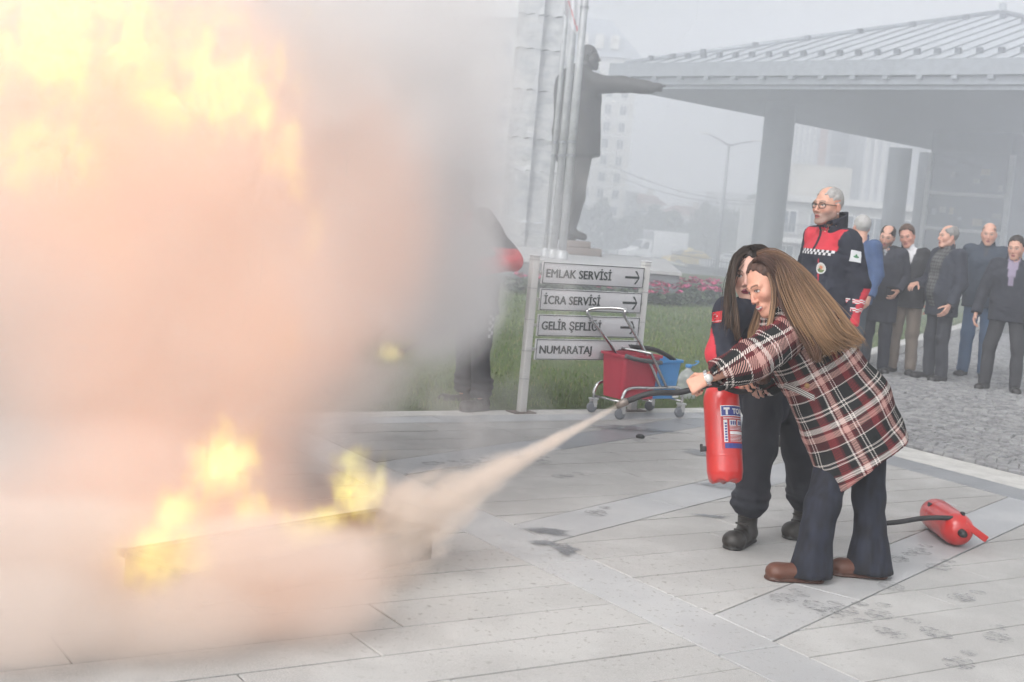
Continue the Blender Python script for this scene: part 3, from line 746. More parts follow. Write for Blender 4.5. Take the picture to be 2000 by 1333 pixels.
for px, Z, r in ((1497, 44, .5), (1738, 60, .5), (1797, 61.5, .5)):
    c = W(px, 480, Z); c = np.array([c[0]-PC[0], c[1]-PC[1], -.1-.8])
    MB().lathe([(r*1.15, 0), (r*1.15, .3), (r, .36), (r, ZS+.9)], 28, c).build('column', m_col, pav)
# glass hall under the pavilion
cz = 47.0; Cn = W(1957, 480, cz); lw = W(1800, 480, 49.5); rw_ = W(2140, 480, 52)
gh = thing('glass_hall', 'glass walled hall under the pavilion with white mullions', 'building', (Cn[0], Cn[1], 0))
m_in = mat('hall_interior', (.14, .14, .15), .8); m_hg = mat('hall_glass', (.055, .065, .085), .06, spec=.5)
zs_ = [0, .45, zat(1950, 456, cz), zat(1955, 384, cz), zat(1960, 303, cz)]
for (P_, nm) in ((lw, 'l'), (rw_, 'r')):
    d = P_-Cn; d[2] = 0; L = np.linalg.norm(d); u = d/L; cols = 1 if nm == 'l' else 3
    nrm = np.array([u[1], -u[0], 0]); nrm = nrm if nrm[1] < 0 else -nrm
    for c_ in range(cols):
        for z0, z1 in zip(zs_[:-1], zs_[1:]):
            a, b = u*L*c_/cols, u*L*(c_+1)/cols; q = [a+np.array([0, 0, z0]), b+np.array([0, 0, z0]), b+np.array([0, 0, z1]), a+np.array([0, 0, z1])]
            MB().add(q+[v-nrm*.03 for v in q], [(0, 1, 2, 3), (7, 6, 5, 4), (0, 4, 5, 1), (1, 5, 6, 2), (2, 6, 7, 3), (3, 7, 4, 0)]).build('glass_pane', m_hg, gh)
        for z1 in zs_[1:-1]: MB().box((u*L*(c_+.5)+nrm*.04+np.array([0, 0, z1])), (L/cols-.17, .12, .12), rotz(math.atan2(u[1], u[0]))).build('transom', m_white, gh)
    for c_ in range(1 if nm == 'l' else 1, cols+1): MB().box(u*L*c_/cols+nrm*.05+np.array([0, 0, zs_[-1]/2]), (.16, .14, zs_[-1]), rotz(math.atan2(u[1], u[0]))).build('mullion', m_white, gh)
MB().box((0, -.04, zs_[-1]/2), (.17, .16, zs_[-1]), rotz(.6)).build('mullion', m_white, gh)
d1, d2 = lw-Cn, rw_-Cn
poly = [np.array([0, 0.12]), d2[:2]+np.array([0, .12]), d1[:2]+d2[:2]+np.array([0, 6.]), d1[:2]+np.array([0, .12])]
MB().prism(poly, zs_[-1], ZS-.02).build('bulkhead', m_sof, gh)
for z0, nn in ((.15, 6), (2.1, 8), (3.4, 9)):            # shelving and fittings seen through the glass: pale panels set on the pane
    for k in range(nn):
        s_ = (k+.5)/nn; u = d1.copy(); u[2] = 0; nrm = np.array([u[1], -u[0], 0])/np.linalg.norm(u); nrm = nrm if nrm[1] < 0 else -nrm
        if rng.random() < .75: MB().box(u*(s_*.9+.05)+nrm*.012+np.array([0, 0, z0+rng.uniform(.1, .8)]), (rng.uniform(.15, .4), .012, rng.uniform(.1, .26)), rotz(math.atan2(u[1], u[0]))).build('shelf_item', mat(f'shelf_{k%3}', [(.4, .39, .36), (.30, .32, .34), (.45, .38, .25)][k % 3], .6), gh)
rl = MB(); A, B_ = W(1700, 492, 45), W(1990, 512, 43)
for s_ in np.linspace(0, 1, 9): p_ = A+(B_-A)*s_; rl.tube([(p_[0], p_[1], 0), (p_[0], p_[1], .5), (p_[0], p_[1], zat(1800, 497, 44))], .04, 6)
for dz in (0, -.3): rl.tube([(q[0], q[1], zat(1800, 497, 44)+dz) for q in (A, (A+B_)/2, B_)], .04, 6)
t = rl.build('handrail', m_white); tag(t, 'low white handrail in front of the glass hall', 'handrail')
# ------------------------------------------------------------------ monument platform, marble tower, poles
m_plat = mat('platform_granite', (.15, .155, .17), .55, bump=nbump(30, .2, .01)); m_ptop = mat('platform_top', (.42, .42, .42), .7)
pl = thing('monument_platform', 'low dark granite platform with pale top under the bronze statue', 'platform', (0, 0, 0))
A, B_ = G(940, 555, .1), G(1322, 590, .1); zt = .62
d = (B_-A)[:2]; n_ = np.array([-d[1], d[0]])/np.linalg.norm(d)
if n_[1] < 0: n_ = -n_
A = A-np.array([*d, 0])*.25
poly = [A[:2], B_[:2], B_[:2]+n_*7.5, A[:2]+n_*7.5]
MB().prism(poly, -.2, zt-.06).build('platform_wall', m_plat, pl)
P2 = [np.array(p) for p in poly]; cc = np.mean(P2, 0)
MB().prism([cc+(p-cc)*1.015 for p in P2], zt-.058, zt).build('platform_top', m_ptop, pl)
base = W(1135, 470, 28.6); zt0 = zt
PX = lambda px, py, Z=28.6: W(px, py, Z)
pd = thing('statue_pedestal', 'brown stone pedestal under the pointing bronze statue', 'pedestal', (base[0], base[1], zt0))
w_ = W(1172, 490, 28.6)[0]-W(1092, 490, 28.6)[0]
hp_ = zat(1135, 471, 28.6)-zt0
m_ped = mat('brown_granite', (.20, .155, .135), .6, bump=nbump(20, .2, .01))
MB().box((0, 0, (hp_-.14)/2), (w_, .9, hp_-.14), bev=.01).build('base_block', m_ped, pd)
MB().box((-.12, 0, hp_-.07), (w_*.72, .75, .135), bev=.01).build('top_block', m_ped, pd)
# marble tower: stacked rough slabs
tw = thing('marble_tower', 'tall tower of rough white marble slabs left of the flagpoles', 'tower', tuple(np.r_[W(1040, 500, 33)[:2], zt0-.3]))
m_marb = mat('rough_marble', fn=lambda: N.mix(N.noise(N.vm('MULTIPLY', N.coord(), (1, 1, 2.5)), 2.2, 6, .7, .4).ss(.38, .68), (.60, .60, .60), (.43, .44, .46)), rough=.75, bump=lambda: (N.noise(N.vm('MULTIPLY', N.coord(), (1, 1, 3)), 5, 6, .75, .5), .6, .06))
x0, x1 = W(975, 470, 33)[0]-tw.location[0], W(1078, 470, 33)[0]-tw.location[0]
z = 0; k = 0
while z < 10.5:
    h = rng.uniform(.75, 1.5); sh = .0
    for (a, b, dep, yy) in ((x0, x0+(x1-x0)*.47, 1.0, -.12), (x0+(x1-x0)*.475, x1, 1.1, .06)):
        h2 = h-.015; V = []; nx2, nz2 = 9, 7; dz = 0
        wv = rng.normal(0, .012, (nz2, nx2)); V = [(a+(b-a)*i/(nx2-1), yy-.5+wv[j, i]-(.05*math.sin(7*j+i*.7) if 0 < j < nz2-1 and rng.random() < .4 else 0)-.02*(j in (0, nz2-1)), z+h2*j/(nz2-1)+dz+(.02*math.sin(i*1.7+k) if j in (0, nz2-1) else 0)) for j in range(nz2) for i in range(nx2)]
        F = [(j*nx2+i, j*nx2+i+1, (j+1)*nx2+i+1, (j+1)*nx2+i) for j in range(nz2-1) for i in range(nx2-1)]
        m2 = MB().add(V, F, True); m2.box(((a+b)/2, yy+.05, z+h2/2), (b-a-.01, 1.0, h2-.05)); m2.build('marble_slab', m_marb, tw)
    z += h; k += 1
m_pole = mat('pole_aluminium', (.50, .51, .52), .4, .3)
for k, (pb, pt, lab, r) in enumerate((((1063, 512), (1098, 0), 'leftmost thin flagpole, close against the marble tower', .045), ((1079, 512), (1110, 0), 'middle flagpole of the three beside the statue', .07), ((1096, 512), (1123, 0), 'right flagpole carrying the white flag with red stripe', .075))):
    Z = 25.8-.4*k; b_ = W(*pb, Z); t = thing('flagpole', lab, 'flagpole', (b_[0], b_[1], zt0), 0, 'flagpoles beside the statue')
    dx = (W(*pt, Z)-b_)[0]; lean = 0
    MB().tube([(0, 0, 0), (0, 0, 4), (0, 0, 9)], [r, r*.95, r*.85], 12).build('pole', m_pole, t)
    MB().lathe([(r*1.6, 0), (r*1.6, .12), (r, .16)], 12).build('base_collar', m_pole, t)
    for zz in (1.9, 2.15, 4.6): MB().lathe([(r*1.18, zz), (r*1.18, zz+.05)], 12).build('clamp', m_grey, t)
    if k == 2: fx = (b_[0], b_[1], zt0)
# flag hanging limp from the right pole
nu, nv = 16, 30; V = []
ztop_f = zat(1115, -60, 25.0); zb_f = zat(1100, 72, 25.0)
for j in range(nv):
    for i in range(nu):
        u, v = i/(nu-1), j/(nv-1); wdt = .36*(1-.25*v)
        V.append((fx[0]-.08-wdt*u, fx[1]-.1+.09*math.sin(u*9+v*2)*(.3+u), ztop_f+(zb_f-ztop_f)*v+.28*u*v-.05*math.sin(u*6)))
F = np.array([(j*nu+i, j*nu+i+1, (j+1)*nu+i+1, (j+1)*nu+i) for j in range(nv-1) for i in range(nu-1)])
fl_o = mesh_np('flag', V, F, attr_mat('flag_cloth', .8), None, True); V = np.array(V)
uu = np.tile(np.linspace(0, 1, nu), nv); vv = np.repeat(np.linspace(0, 1, nv), nu)
set_col(fl_o, np.where((np.abs(vv-.80+(uu-.4)*.35) < .022)[:, None] & (uu < .8)[:, None], (.6, .08, .09), (.72, .72, .74)) if True else None)
tag(fl_o, 'white flag with a thin red stripe hanging limp from the right pole', 'flag')
# flower bed along the platform
fv, fc = [], []
def petal(p, s_, col, n=5):
    for k in range(n):
        a = rng.random()*2*PI; d = np.array([math.cos(a)*s_, math.sin(a)*s_, rng.uniform(.2, .9)*s_]); e = np.array([-d[1], d[0], 0])*.5
        fv.extend([p, p+d*.6+e, p+d, p+d*.6-e]); fc.extend([np.array(col)*rng.uniform(.7, 1.25)]*4)
for px in rng.uniform(985, 1405, 700):
    py = 548+(px-1000)*.087+rng.uniform(-6, 24)+(6 if px < 1330 else 0); c = G(px, min(py, 604), .06); c[2] = float(lawn_z(c[0], c[1]))+.02
    if px < 1255 and rng.random() < .4: continue
    for q in range(4): petal(c+np.array([*rng.normal(0, .07, 2), rng.uniform(0, .12)]), .10, (.05, .075, .035), 3)
    if rng.random() < .42: petal(c+np.array([*rng.normal(0, .05, 2), rng.uniform(.17, .3)]), .075, ((.48, .025, .13), (.52, .05, .20), (.42, .02, .09))[rng.integers(3)], 6)
fv = np.array(fv); o = mesh_np('flower_bed', fv, np.arange(len(fv)).reshape(-1, 4), attr_mat('petal', .7)); kind(o, 'stuff'); set_col(o, np.array(fc))
# ------------------------------------------------------------------ implicit modelling: limbs and cloth grown as one smooth surface
def vnoise(P, scale, seed=0):               # value noise, vectorised
    Q = P*scale+seed*17.13; i = np.floor(Q).astype(np.int64); f = Q-i; f = f*f*(3-2*f)
    def h(a, b, c):
        n = (a*73856093) ^ (b*19349663) ^ (c*83492791) ^ (seed*2654435); n = (n ^ (n >> 13))*1274126177 & 0x7fffffff
        return (n ^ (n >> 16)) % 65536/65535.0
    x, y, z = i[:, 0], i[:, 1], i[:, 2]; r = 0
    for dx in (0, 1):
        for dy in (0, 1):
            for dz in (0, 1):
                w = (f[:, 0] if dx else 1-f[:, 0])*(f[:, 1] if dy else 1-f[:, 1])*(f[:, 2] if dz else 1-f[:, 2]); r = r+w*h(x+dx, y+dy, z+dz)
    return r-.5
class SDF:
    def __init__(s, lo, hi, h):
        s.lo = np.array(lo, float); s.h = h; s.n = np.ceil((np.array(hi)-s.lo)/h).astype(int)+1; s.d = np.full(s.n, 1.0, np.float32)
    def win(s, lo, hi):
        a = np.clip(np.floor((np.array(lo)-s.lo)/s.h).astype(int), 0, s.n); b = np.clip(np.ceil((np.array(hi)-s.lo)/s.h).astype(int)+1, 0, s.n)
        sl = tuple(slice(x, y) for x, y in zip(a, b)); g = [s.lo[k]+s.h*np.arange(a[k], b[k]) for k in range(3)]
        return sl, np.meshgrid(*g, indexing='ij', sparse=True)
    def put(s, sl, d, k, op):
        o = s.d[sl]
        if op == 'u':
            if k > 0: hh = np.maximum(k-np.abs(o-d), 0)/k; r = np.minimum(o, d)-hh*hh*k*.25
            else: r = np.minimum(o, d)
        elif op == 's':
            hh = np.maximum(k-np.abs(o+d), 0)/max(k, 1e-6); r = np.maximum(o, -d)+hh*hh*k*.25
        else: r = np.maximum(o, d)
        s.d[sl] = r
    def cap(s, a, b, ra, rb=None, k=.03, op='u', flat=None):
        """tapered capsule; flat = (unit axis, factor) squeezes the section along an axis"""
        a = np.array(a, float); b = np.array(b, float); rb = ra if rb is None else rb; m = max(ra, rb)*1.25+k+3*s.h
        sl, (X, Y, Z) = s.win(np.minimum(a, b)-m, np.maximum(a, b)+m)
        if 0 in s.d[sl].shape: return s
        ab = b-a; L2 = ab@ab+1e-12; px, py, pz = X-a[0], Y-a[1], Z-a[2]
        t = np.clip((px*ab[0]+py*ab[1]+pz*ab[2])/L2, 0, 1); qx, qy, qz = px-t*ab[0], py-t*ab[1], pz-t*ab[2]
        q2 = qx*qx+qy*qy+qz*qz
        if flat is not None:
            ax, f = flat; al = qx*ax[0]+qy*ax[1]+qz*ax[2]; q2 = q2+al*al*(1/f**2-1)
        d = np.sqrt(q2)-(ra+(rb-ra)*t); s.put(sl, d, k, op); return s
    def ell(s, c, r, R=None, k=.03, op='u'):
        c = np.array(c, float); r = np.array(r, float); m = r.max()+k+3*s.h; sl, (X, Y, Z) = s.win(c-m, c+m)
        if 0 in s.d[sl].shape: return s
        x, y, z = X-c[0], Y-c[1], Z-c[2]
        if R is not None: R = np.array(R); x, y, z = (x*R[0, 0]+y*R[1, 0]+z*R[2, 0], x*R[0, 1]+y*R[1, 1]+z*R[2, 1], x*R[0, 2]+y*R[1, 2]+z*R[2, 2])
        k0 = np.sqrt((x/r[0])**2+(y/r[1])**2+(z/r[2])**2); k1 = np.sqrt((x/r[0]**2)**2+(y/r[1]**2)**2+(z/r[2]**2)**2)+1e-9
        s.put(sl, np.where(k0 < 1e-6, -r.min(), k0*(k0-1)/k1), k, op); return s
    def cut(s, p, n, box=None):              # keep the side away from n
        n = np.array(n, float)/np.linalg.norm(n); lo, hi = (s.lo, s.lo+s.h*s.n) if box is None else box
        sl, (X, Y, Z) = s.win(lo, hi); s.d[sl] = np.maximum(s.d[sl], (X-p[0])*n[0]+(Y-p[1])*n[1]+(Z-p[2])*n[2]); return s
    def noise(s, amp, scale, seed=0, stretch=(1, 1, 1)):
        msk = np.abs(s.d) < amp*2+3*s.h; I = np.argwhere(msk)
        s.d[msk] += (amp*2*vnoise((s.lo+I*s.h)*np.array(stretch), scale, seed)).astype(np.float32); return s
    def mesh(s):                             # naive surface nets
        d = s.d; neg = d < 0; nx, ny, nz = d.shape
        corners = [(i, j, k) for i in (0, 1) for j in (0, 1) for k in (0, 1)]
        sh = lambda A, c: A[c[0]:nx-1+c[0], c[1]:ny-1+c[1], c[2]:nz-1+c[2]]
        cnt = sum(sh(neg, c).astype(np.int8) for c in corners); act = (cnt > 0) & (cnt < 8); ids = np.full(act.shape, -1, np.int64); I = np.argwhere(act); ids[act] = np.arange(len(I))
        acc = np.zeros((len(I), 3)); num = np.zeros(len(I))
        for a in range(8):
            for b in range(a+1, 8):
                ca, cb = np.array(corners[a]), np.array(corners[b])
                if np.abs(ca-cb).sum() != 1: continue
                da = d[tuple((I+ca).T)]; db = d[tuple((I+cb).T)]; m = (da < 0) != (db < 0)
                t = np.where(m, da/np.where(m, da-db, 1), 0)[:, None]; acc += m[:, None]*(ca+(cb-ca)*t); num += m
        V = s.lo+(I+acc/np.maximum(num, 1)[:, None])*s.h; F = []
        for ax in range(3):
            u, v = [(1, 2), (2, 0), (0, 1)][ax]
            A = np.take(neg, range(0, d.shape[ax]-1), ax); B = np.take(neg, range(1, d.shape[ax]), ax); E = np.argwhere(A != B)
            E = E[(E[:, u] > 0) & (E[:, v] > 0) & (E[:, u] < d.shape[u]-1) & (E[:, v] < d.shape[v]-1)]
            if not len(E): continue
            eu = np.zeros(3, int); eu[u] = 1; ev = np.zeros(3, int); ev[v] = 1
            q = np.stack([ids[tuple((E-eu-ev).T)], ids[tuple((E-ev).T)], ids[tuple(E.T)], ids[tuple((E-eu).T)]], 1)
            fl = ~neg[tuple(E.T)]; q[fl] = q[fl][:, ::-1]; F.append(q)
        return V, np.concatenate(F)
def bounds(pts, m): P = np.array(pts); return P.min(0)-m, P.max(0)+m
def join(*VF):                               # several (V, F, C) surfaces into one mesh's data
    V, F, C, b = [], [], [], 0
    for v, f, c in VF: V.append(v); F.append(f+b); C.append(c); b += len(v)
    return np.concatenate(V), np.concatenate(F), np.concatenate(C)

SKIN = np.array(srgb(204, 158, 138)); 
# ---- heads: built in a local frame (x right, y forward, z up, origin between the ears at eye height) then placed
def head_mesh(h=.0042, skin=SKIN, female=False, smile=False, beard=None, beard_amt=0.0, brow=(.05, .035, .025), lip=(.42, .13, .12), eye=(.10, .06, .04), wide=1.0, mouth_dark=False, seed=0, bronze=None):
    s = SDF((-.11, -.13, -.21), (.11, .145, .15), h); W_ = wide
    s.ell((0, -.014, .036), (.074*W_, .093, .086), k=0).ell((0, .028, -.03), (.060*W_, .062, .088), k=.04)
    s.ell((0, .072, -.104), (.024*W_, .020, .018), k=.03)
    for x in (-1, 1):
        s.cap((x*.053*W_, .005, -.055), (x*.018, .070, -.103), .020, .014, k=.03)
        s.ell((x*.043*W_, .058, -.024), (.022, .024, .026 if not smile else .022), k=.03)
        s.cap((x*.012, .088, .022), (x*.046*W_, .074, .022), .010, .009, k=.018)
        s.ell((x*.032, .101, .003), (.019, .017, .011), k=.014, op='s')
        s.ell((x*.0315, .0765, .002), (.0128, .0128, .0105), k=.004)
        s.cap((x*.018, .086, .0085), (x*.044, .078, .0075), .0045, .003, k=.006)
        s.ell((x*.079*W_, -.008, -.012), (.009, .019, .031), frame((1, -.25*x, 0)) if False else None, k=.008)
        s.ell((x*.086*W_, .0, -.012), (.006, .009, .016), k=.008, op='s')
    s.cap((0, .088, .012), (0, .112 if not female else .107, -.032), .0075, .0105 if not female else .0090, k=.012)
    for x in (-1, 1): s.ell((x*.0115, .1, -.039), (.0085, .010, .0075), k=.008)
    w = .026 if smile else .022
    s.ell((0, .0850, -.0705), (w*1.25, .012, .017), k=.015)
    s.ell((0, .0935, -.0655), (w, .0072, .0046), k=.006); s.ell((0, .0925, -.0775), (w*.88, .0072, .0054), k=.006)
    s.cap((-w, .094, -.0712+(.004 if smile else 0)), (w, .094, -.0712+(.004 if smile else 0)), .0022, k=.003, op='s')
    s.cap((0, -.022, -.06), (0, -.040, -.20), .056*W_ if not female else .048, .060*W_ if not female else .050, k=.03)
    V, F = s.mesh(); x, y, z = V.T
    C = np.tile(np.array(skin, float), (len(V), 1))
    def blend(m, c): nonlocal C; m = np.clip(m, 0, 1)[:, None]; C = C*(1-m)+np.array(c)*m
    ax = np.abs(x)
    blend(.28*np.exp(-((ax-.045)**2+(z+.028)**2)/.0006)*(y > .02), (.55, .16, .13)); blend(.3*np.exp(-(ax**2+(z+.03)**2)/.0002)*(y > .09), (.5, .15, .12))
    blend(.3*(ax > .074), (.5, .14, .11))
    if beard is not None:
        b = (z < -.035-.25*np.clip(ax-.045, 0, 1))*(y > -.02+0*ax)*(1-((ax < .018)*(z > -.062)*(z < -.052)*0))
        edge = np.clip((-.040-z+.35*np.clip(ax-.03, 0, 1))/.02, 0, 1)*(y > -.01)*(z > -.135); blend(edge*beard_amt*(.8+.4*vnoise(V, 260, 3)), beard)
    my, mz = .085, -.0715
    blend(1.0*(((x/(w*1.02))**2+((z-mz)/.0125)**2) < 1)*(y > .088), lip)
    zm = mz+(.004*(1 if smile else 0))*(ax/w)**2
    if smile: blend(((ax < w*.86) & (np.abs(z-zm) < .0052) & (y > .084)).astype(float), (.75, .72, .68)); 
    blend(.85*((ax < w*.98) & (np.abs(z-zm+(.004 if smile else 0)) < .0013+ .4*h) & (y > .08)), (.10, .03, .03))
    ez = .002; de = np.sqrt((ax-.0315)**2+(z-ez)**2)
    inn = (y > .075) & (np.abs(ax-.0315) < .0135) & (np.abs(z-ez) < (.0062 if not smile else .0045)*np.sqrt(np.clip(1-((ax-.0315)/.0135)**2, 0, 1))+.001)
    blend(inn.astype(float), (.62, .60, .58)); blend((inn & (de < .0058)).astype(float), eye)
    blend(.9*((y > .07) & (np.abs(ax-.0315) < .0155) & (np.abs(z-(ez+.0068*np.sqrt(np.clip(1-((ax-.0315)/.0165)**2, 0, 1)))) < .0018+.2*h)), (.05, .03, .025))
    bz = .0245+.004*np.sin(np.clip((ax-.012)/.04, 0, 1)*PI); blend(.85*((ax > .012) & (ax < .052) & (np.abs(z-bz) < .0038) & (y > .06)), brow)
    blend(.35*((z < -.10) & (y < .06)), np.array(skin)*.85)
    C *= (1+.10*vnoise(V, 120, 5))[:, None]
    if bronze is not None: C[:] = bronze
    return V, F, C
def hair_short(h=.005, hairline=.062, side=-.02, back=-.075, thick=.010, bald=0.0, col=(.05, .035, .025), grey=0.0, wide=1.0, seed=0):
    s = SDF((-.12, -.14, -.12), (.12, .13, .16), h)
    s.ell((0, -.014, .036), (.074*wide+thick, .093+thick, .086+thick*1.2), k=0)
    s.ell((0, -.014, .036), (.074*wide-.004, .093-.004, .086-.004), k=.002, op='s')
    X, Y, Z = s.win(s.lo, s.lo+s.h*s.n)[1]
    lim = np.where(Y > .02, hairline-.35*np.clip(.06-np.abs(X), 0, 1)*0-(np.abs(X) > .055)*.0, side)-.0
    front = (Y-.02)*1.0-.0; zl = np.where(Y > .005, np.interp(Y, [.005, .05, .075], [side+.01, hairline-.02, hairline]), np.interp(Y, [-.11, -.04, .005], [back, side-.02, side]))
    zl = zl+.006*np.sin(X*190+Y*60)+.005*np.sin(X*83+2+Y*140); s.d = np.maximum(s.d, (zl-Z)*.8)
    if bald > 0: s.ell((0, .045-.02*bald, .125), (.030+.038*bald, .075+.045*bald, .075), k=.01, op='s')
    s.noise(.004, 90, seed, (1, .5, .6)); V, F = s.mesh()
    n = vnoise(V*np.array([1, .35, .5]), 300, 2)+.6*vnoise(V, 60, 4); C = np.array(col)*(1+.9*n)[:, None]
    g = np.clip(grey+.5*n, 0, 1)[:, None]; C = C*(1-g*(grey > 0))+np.array((.42, .41, .40))*g*(grey > 0)
    return V, F, np.clip(C, .005, 1)
def place(VFC, c, fwd, up=(0, 0, 1), sc=1.0):
    V, F, C = VFC; f_ = np.array(fwd, float); f_ /= np.linalg.norm(f_); u_ = np.array(up, float); r_ = np.cross(f_, u_); r_ /= np.linalg.norm(r_); u_ = np.cross(r_, f_)
    return V*sc @ np.stack([r_, f_, u_])+np.array(c), F, C
# ---- hands: wrist point, pointing direction, palm normal, side (+1: thumb on the +x of the hand frame), curl 0..1
def hand_mesh(wrist, d, pn, thumb=1, curl=.4, h=.0032, skin=SKIN, sc=1.0, spread=1.0, thumb_curl=.3, nails=None, index_straight=False):
    d = np.array(d, float); d /= np.linalg.norm(d); pn = np.array(pn, float); pn -= d*(pn@d); pn /= np.linalg.norm(pn); sx = np.cross(d, pn)*thumb   # thumb side
    L = lambda a, b, c: a*sx+b*d+c*pn
    s = SDF((-.13, -.13, -.13), (.13, .13, .13), h) if False else SDF(np.array([-.16]*3), np.array([.16]*3), h)
    s.cap(L(0, -.09, 0), L(0, 0, 0), .029, .024, k=0, flat=(pn, .8))
    for x0, x1 in ((.026, .028), (.006, .009), (-.012, -.010), (-.028, -.028)): s.cap(L(x0*.6, .005, 0), L(x1, .075, 0), .015, .012, k=.015, flat=(pn, .85))
    segs = []
    for i, (x, y, l, r) in enumerate(((.030, .082, (.040, .026, .020), .0088), (.010, .088, (.045, .030, .021), .009), (-.011, .084, (.041, .028, .020), .0086), (-.030, .074, (.032, .021, .018), .0074))):
        p = L(x, y-.012, 0); a = .15+.25*i*.1; cu = curl*(1 if not (index_straight and i == 0) else .05); ang = 0
        for j, ll in enumerate(l):
            ang += cu*(1.1, 1.35, .9)[j]; v = math.cos(ang)*d+math.sin(ang)*pn+sx*(x*2.2*spread*(1-cu*.8)); v /= np.linalg.norm(v); q = p+v*(ll+(.012 if j == 0 else 0))
            s.cap(p, q, r*(1-.08*j), r*(.94-.1*j), k=.004); segs.append((q, v, i, j)); p = q
    p = L(.024, .012, .004); v = d*.62+sx*.70+pn*.25*(1+thumb_curl); v /= np.linalg.norm(v); q = p+v*.045; s.cap(p, q, .0145, .0108, k=.012)
    v2 = v*(1-thumb_curl*.6)+pn*thumb_curl*.8+d*.35; v2 /= np.linalg.norm(v2); q2 = q+v2*.032; s.cap(q, q2, .0105, .0095, k=.004); v3 = v2*.9+d*.2+pn*thumb_curl*.3; v3 /= np.linalg.norm(v3); q3 = q2+v3*.025; s.cap(q2, q3, .0095, .0078, k=.004)
    V, F = s.mesh(); C = np.tile(np.array(skin, float), (len(V), 1))*(1+.12*vnoise(V, 80, 4))[:, None]
    for q_, v_, i, j in segs:
        if j < 2: m = np.exp(-((V-q_)**2).sum(1)/.00006)[:, None]*.35; C = C*(1-m)+np.array((.45, .16, .12))*m
        elif nails is not None:
            m = ((((V-(q_+v_*.002-pn*.004))**2).sum(1) < .0075**2))[:, None]*1.0; C = C*(1-m)+np.array(nails)*m
    return V*sc+np.array(wrist), F, C
m_skin = attr_mat('skin', .5, spec=.35); m_hair = attr_mat('hair', .55, spec=.3)
def skin_obj(name, VFC, parent=None):
    V, F, C = VFC; o = mesh_np(name, V, F, m_skin, parent, True); set_col(o, C); return o
# ---- patches lying on a garment: a grid of points dropped onto it along a direction
def bvh_of(o):
    me = o.data; return BVHTree.FromPolygons([v.co[:] for v in me.vertices], [p.vertices[:] for p in me.polygons])
def drape(name, bvh, pts, nrm, nu, nv, m, parent, off=.003, uv=True, keep=False):
    """pts: nv x nu start points outside the cloth; rays run along -nrm"""
    V = []; UV = []; n = np.array(nrm, float); n /= np.linalg.norm(n); ok = []; lastd = None
    for k, p in enumerate(pts):
        hit = bvh.ray_cast(Vector(p), Vector(-n), 1.0)
        if hit[0] is None and lastd is not None and keep: V.append(tuple(p-n*(lastd-off))); ok.append(True)
        elif hit[0] is None: V.append(tuple(p-n*.15)); ok.append(False)
        else: V.append(tuple(np.array(hit[0])+n*off)); ok.append(True); lastd = hit[3]
    F = [(j*nu+i, j*nu+i+1, (j+1)*nu+i+1, (j+1)*nu+i) for j in range(nv-1) for i in range(nu-1)]
    F = [f for f in F if all(ok[i] for i in f) and max((Vector(V[f[0]])-Vector(V[f[2]])).length, 0) < .2]
    me = bpy.data.meshes.new(name); me.from_pydata(V, [], F); me.materials.append(m)
    ul = me.uv_layers.new(name='UVMap')
    for lp in me.loops: i = lp.vertex_index; ul.data[lp.index].uv = ((i % nu)/(nu-1), (i//nu)/(nv-1))
    me.polygons.foreach_set('use_smooth', np.ones(len(me.polygons), dtype=bool)); me.update()
    o = bpy.data.objects.new(name, me); link(o, parent); return o
def checker_mat(name, cols, rows, c0, c1, diag=0.0):
    def f():
        u, v, _ = N.coord('UV').xyz(); u2 = u+v*diag
        a = (u2*cols).fract().gt(.5); b = (v*rows).fract().gt(.5); return N.mix((a-b).abs(), c0, c1)
    return mat(name, rough=.6, fn=f)
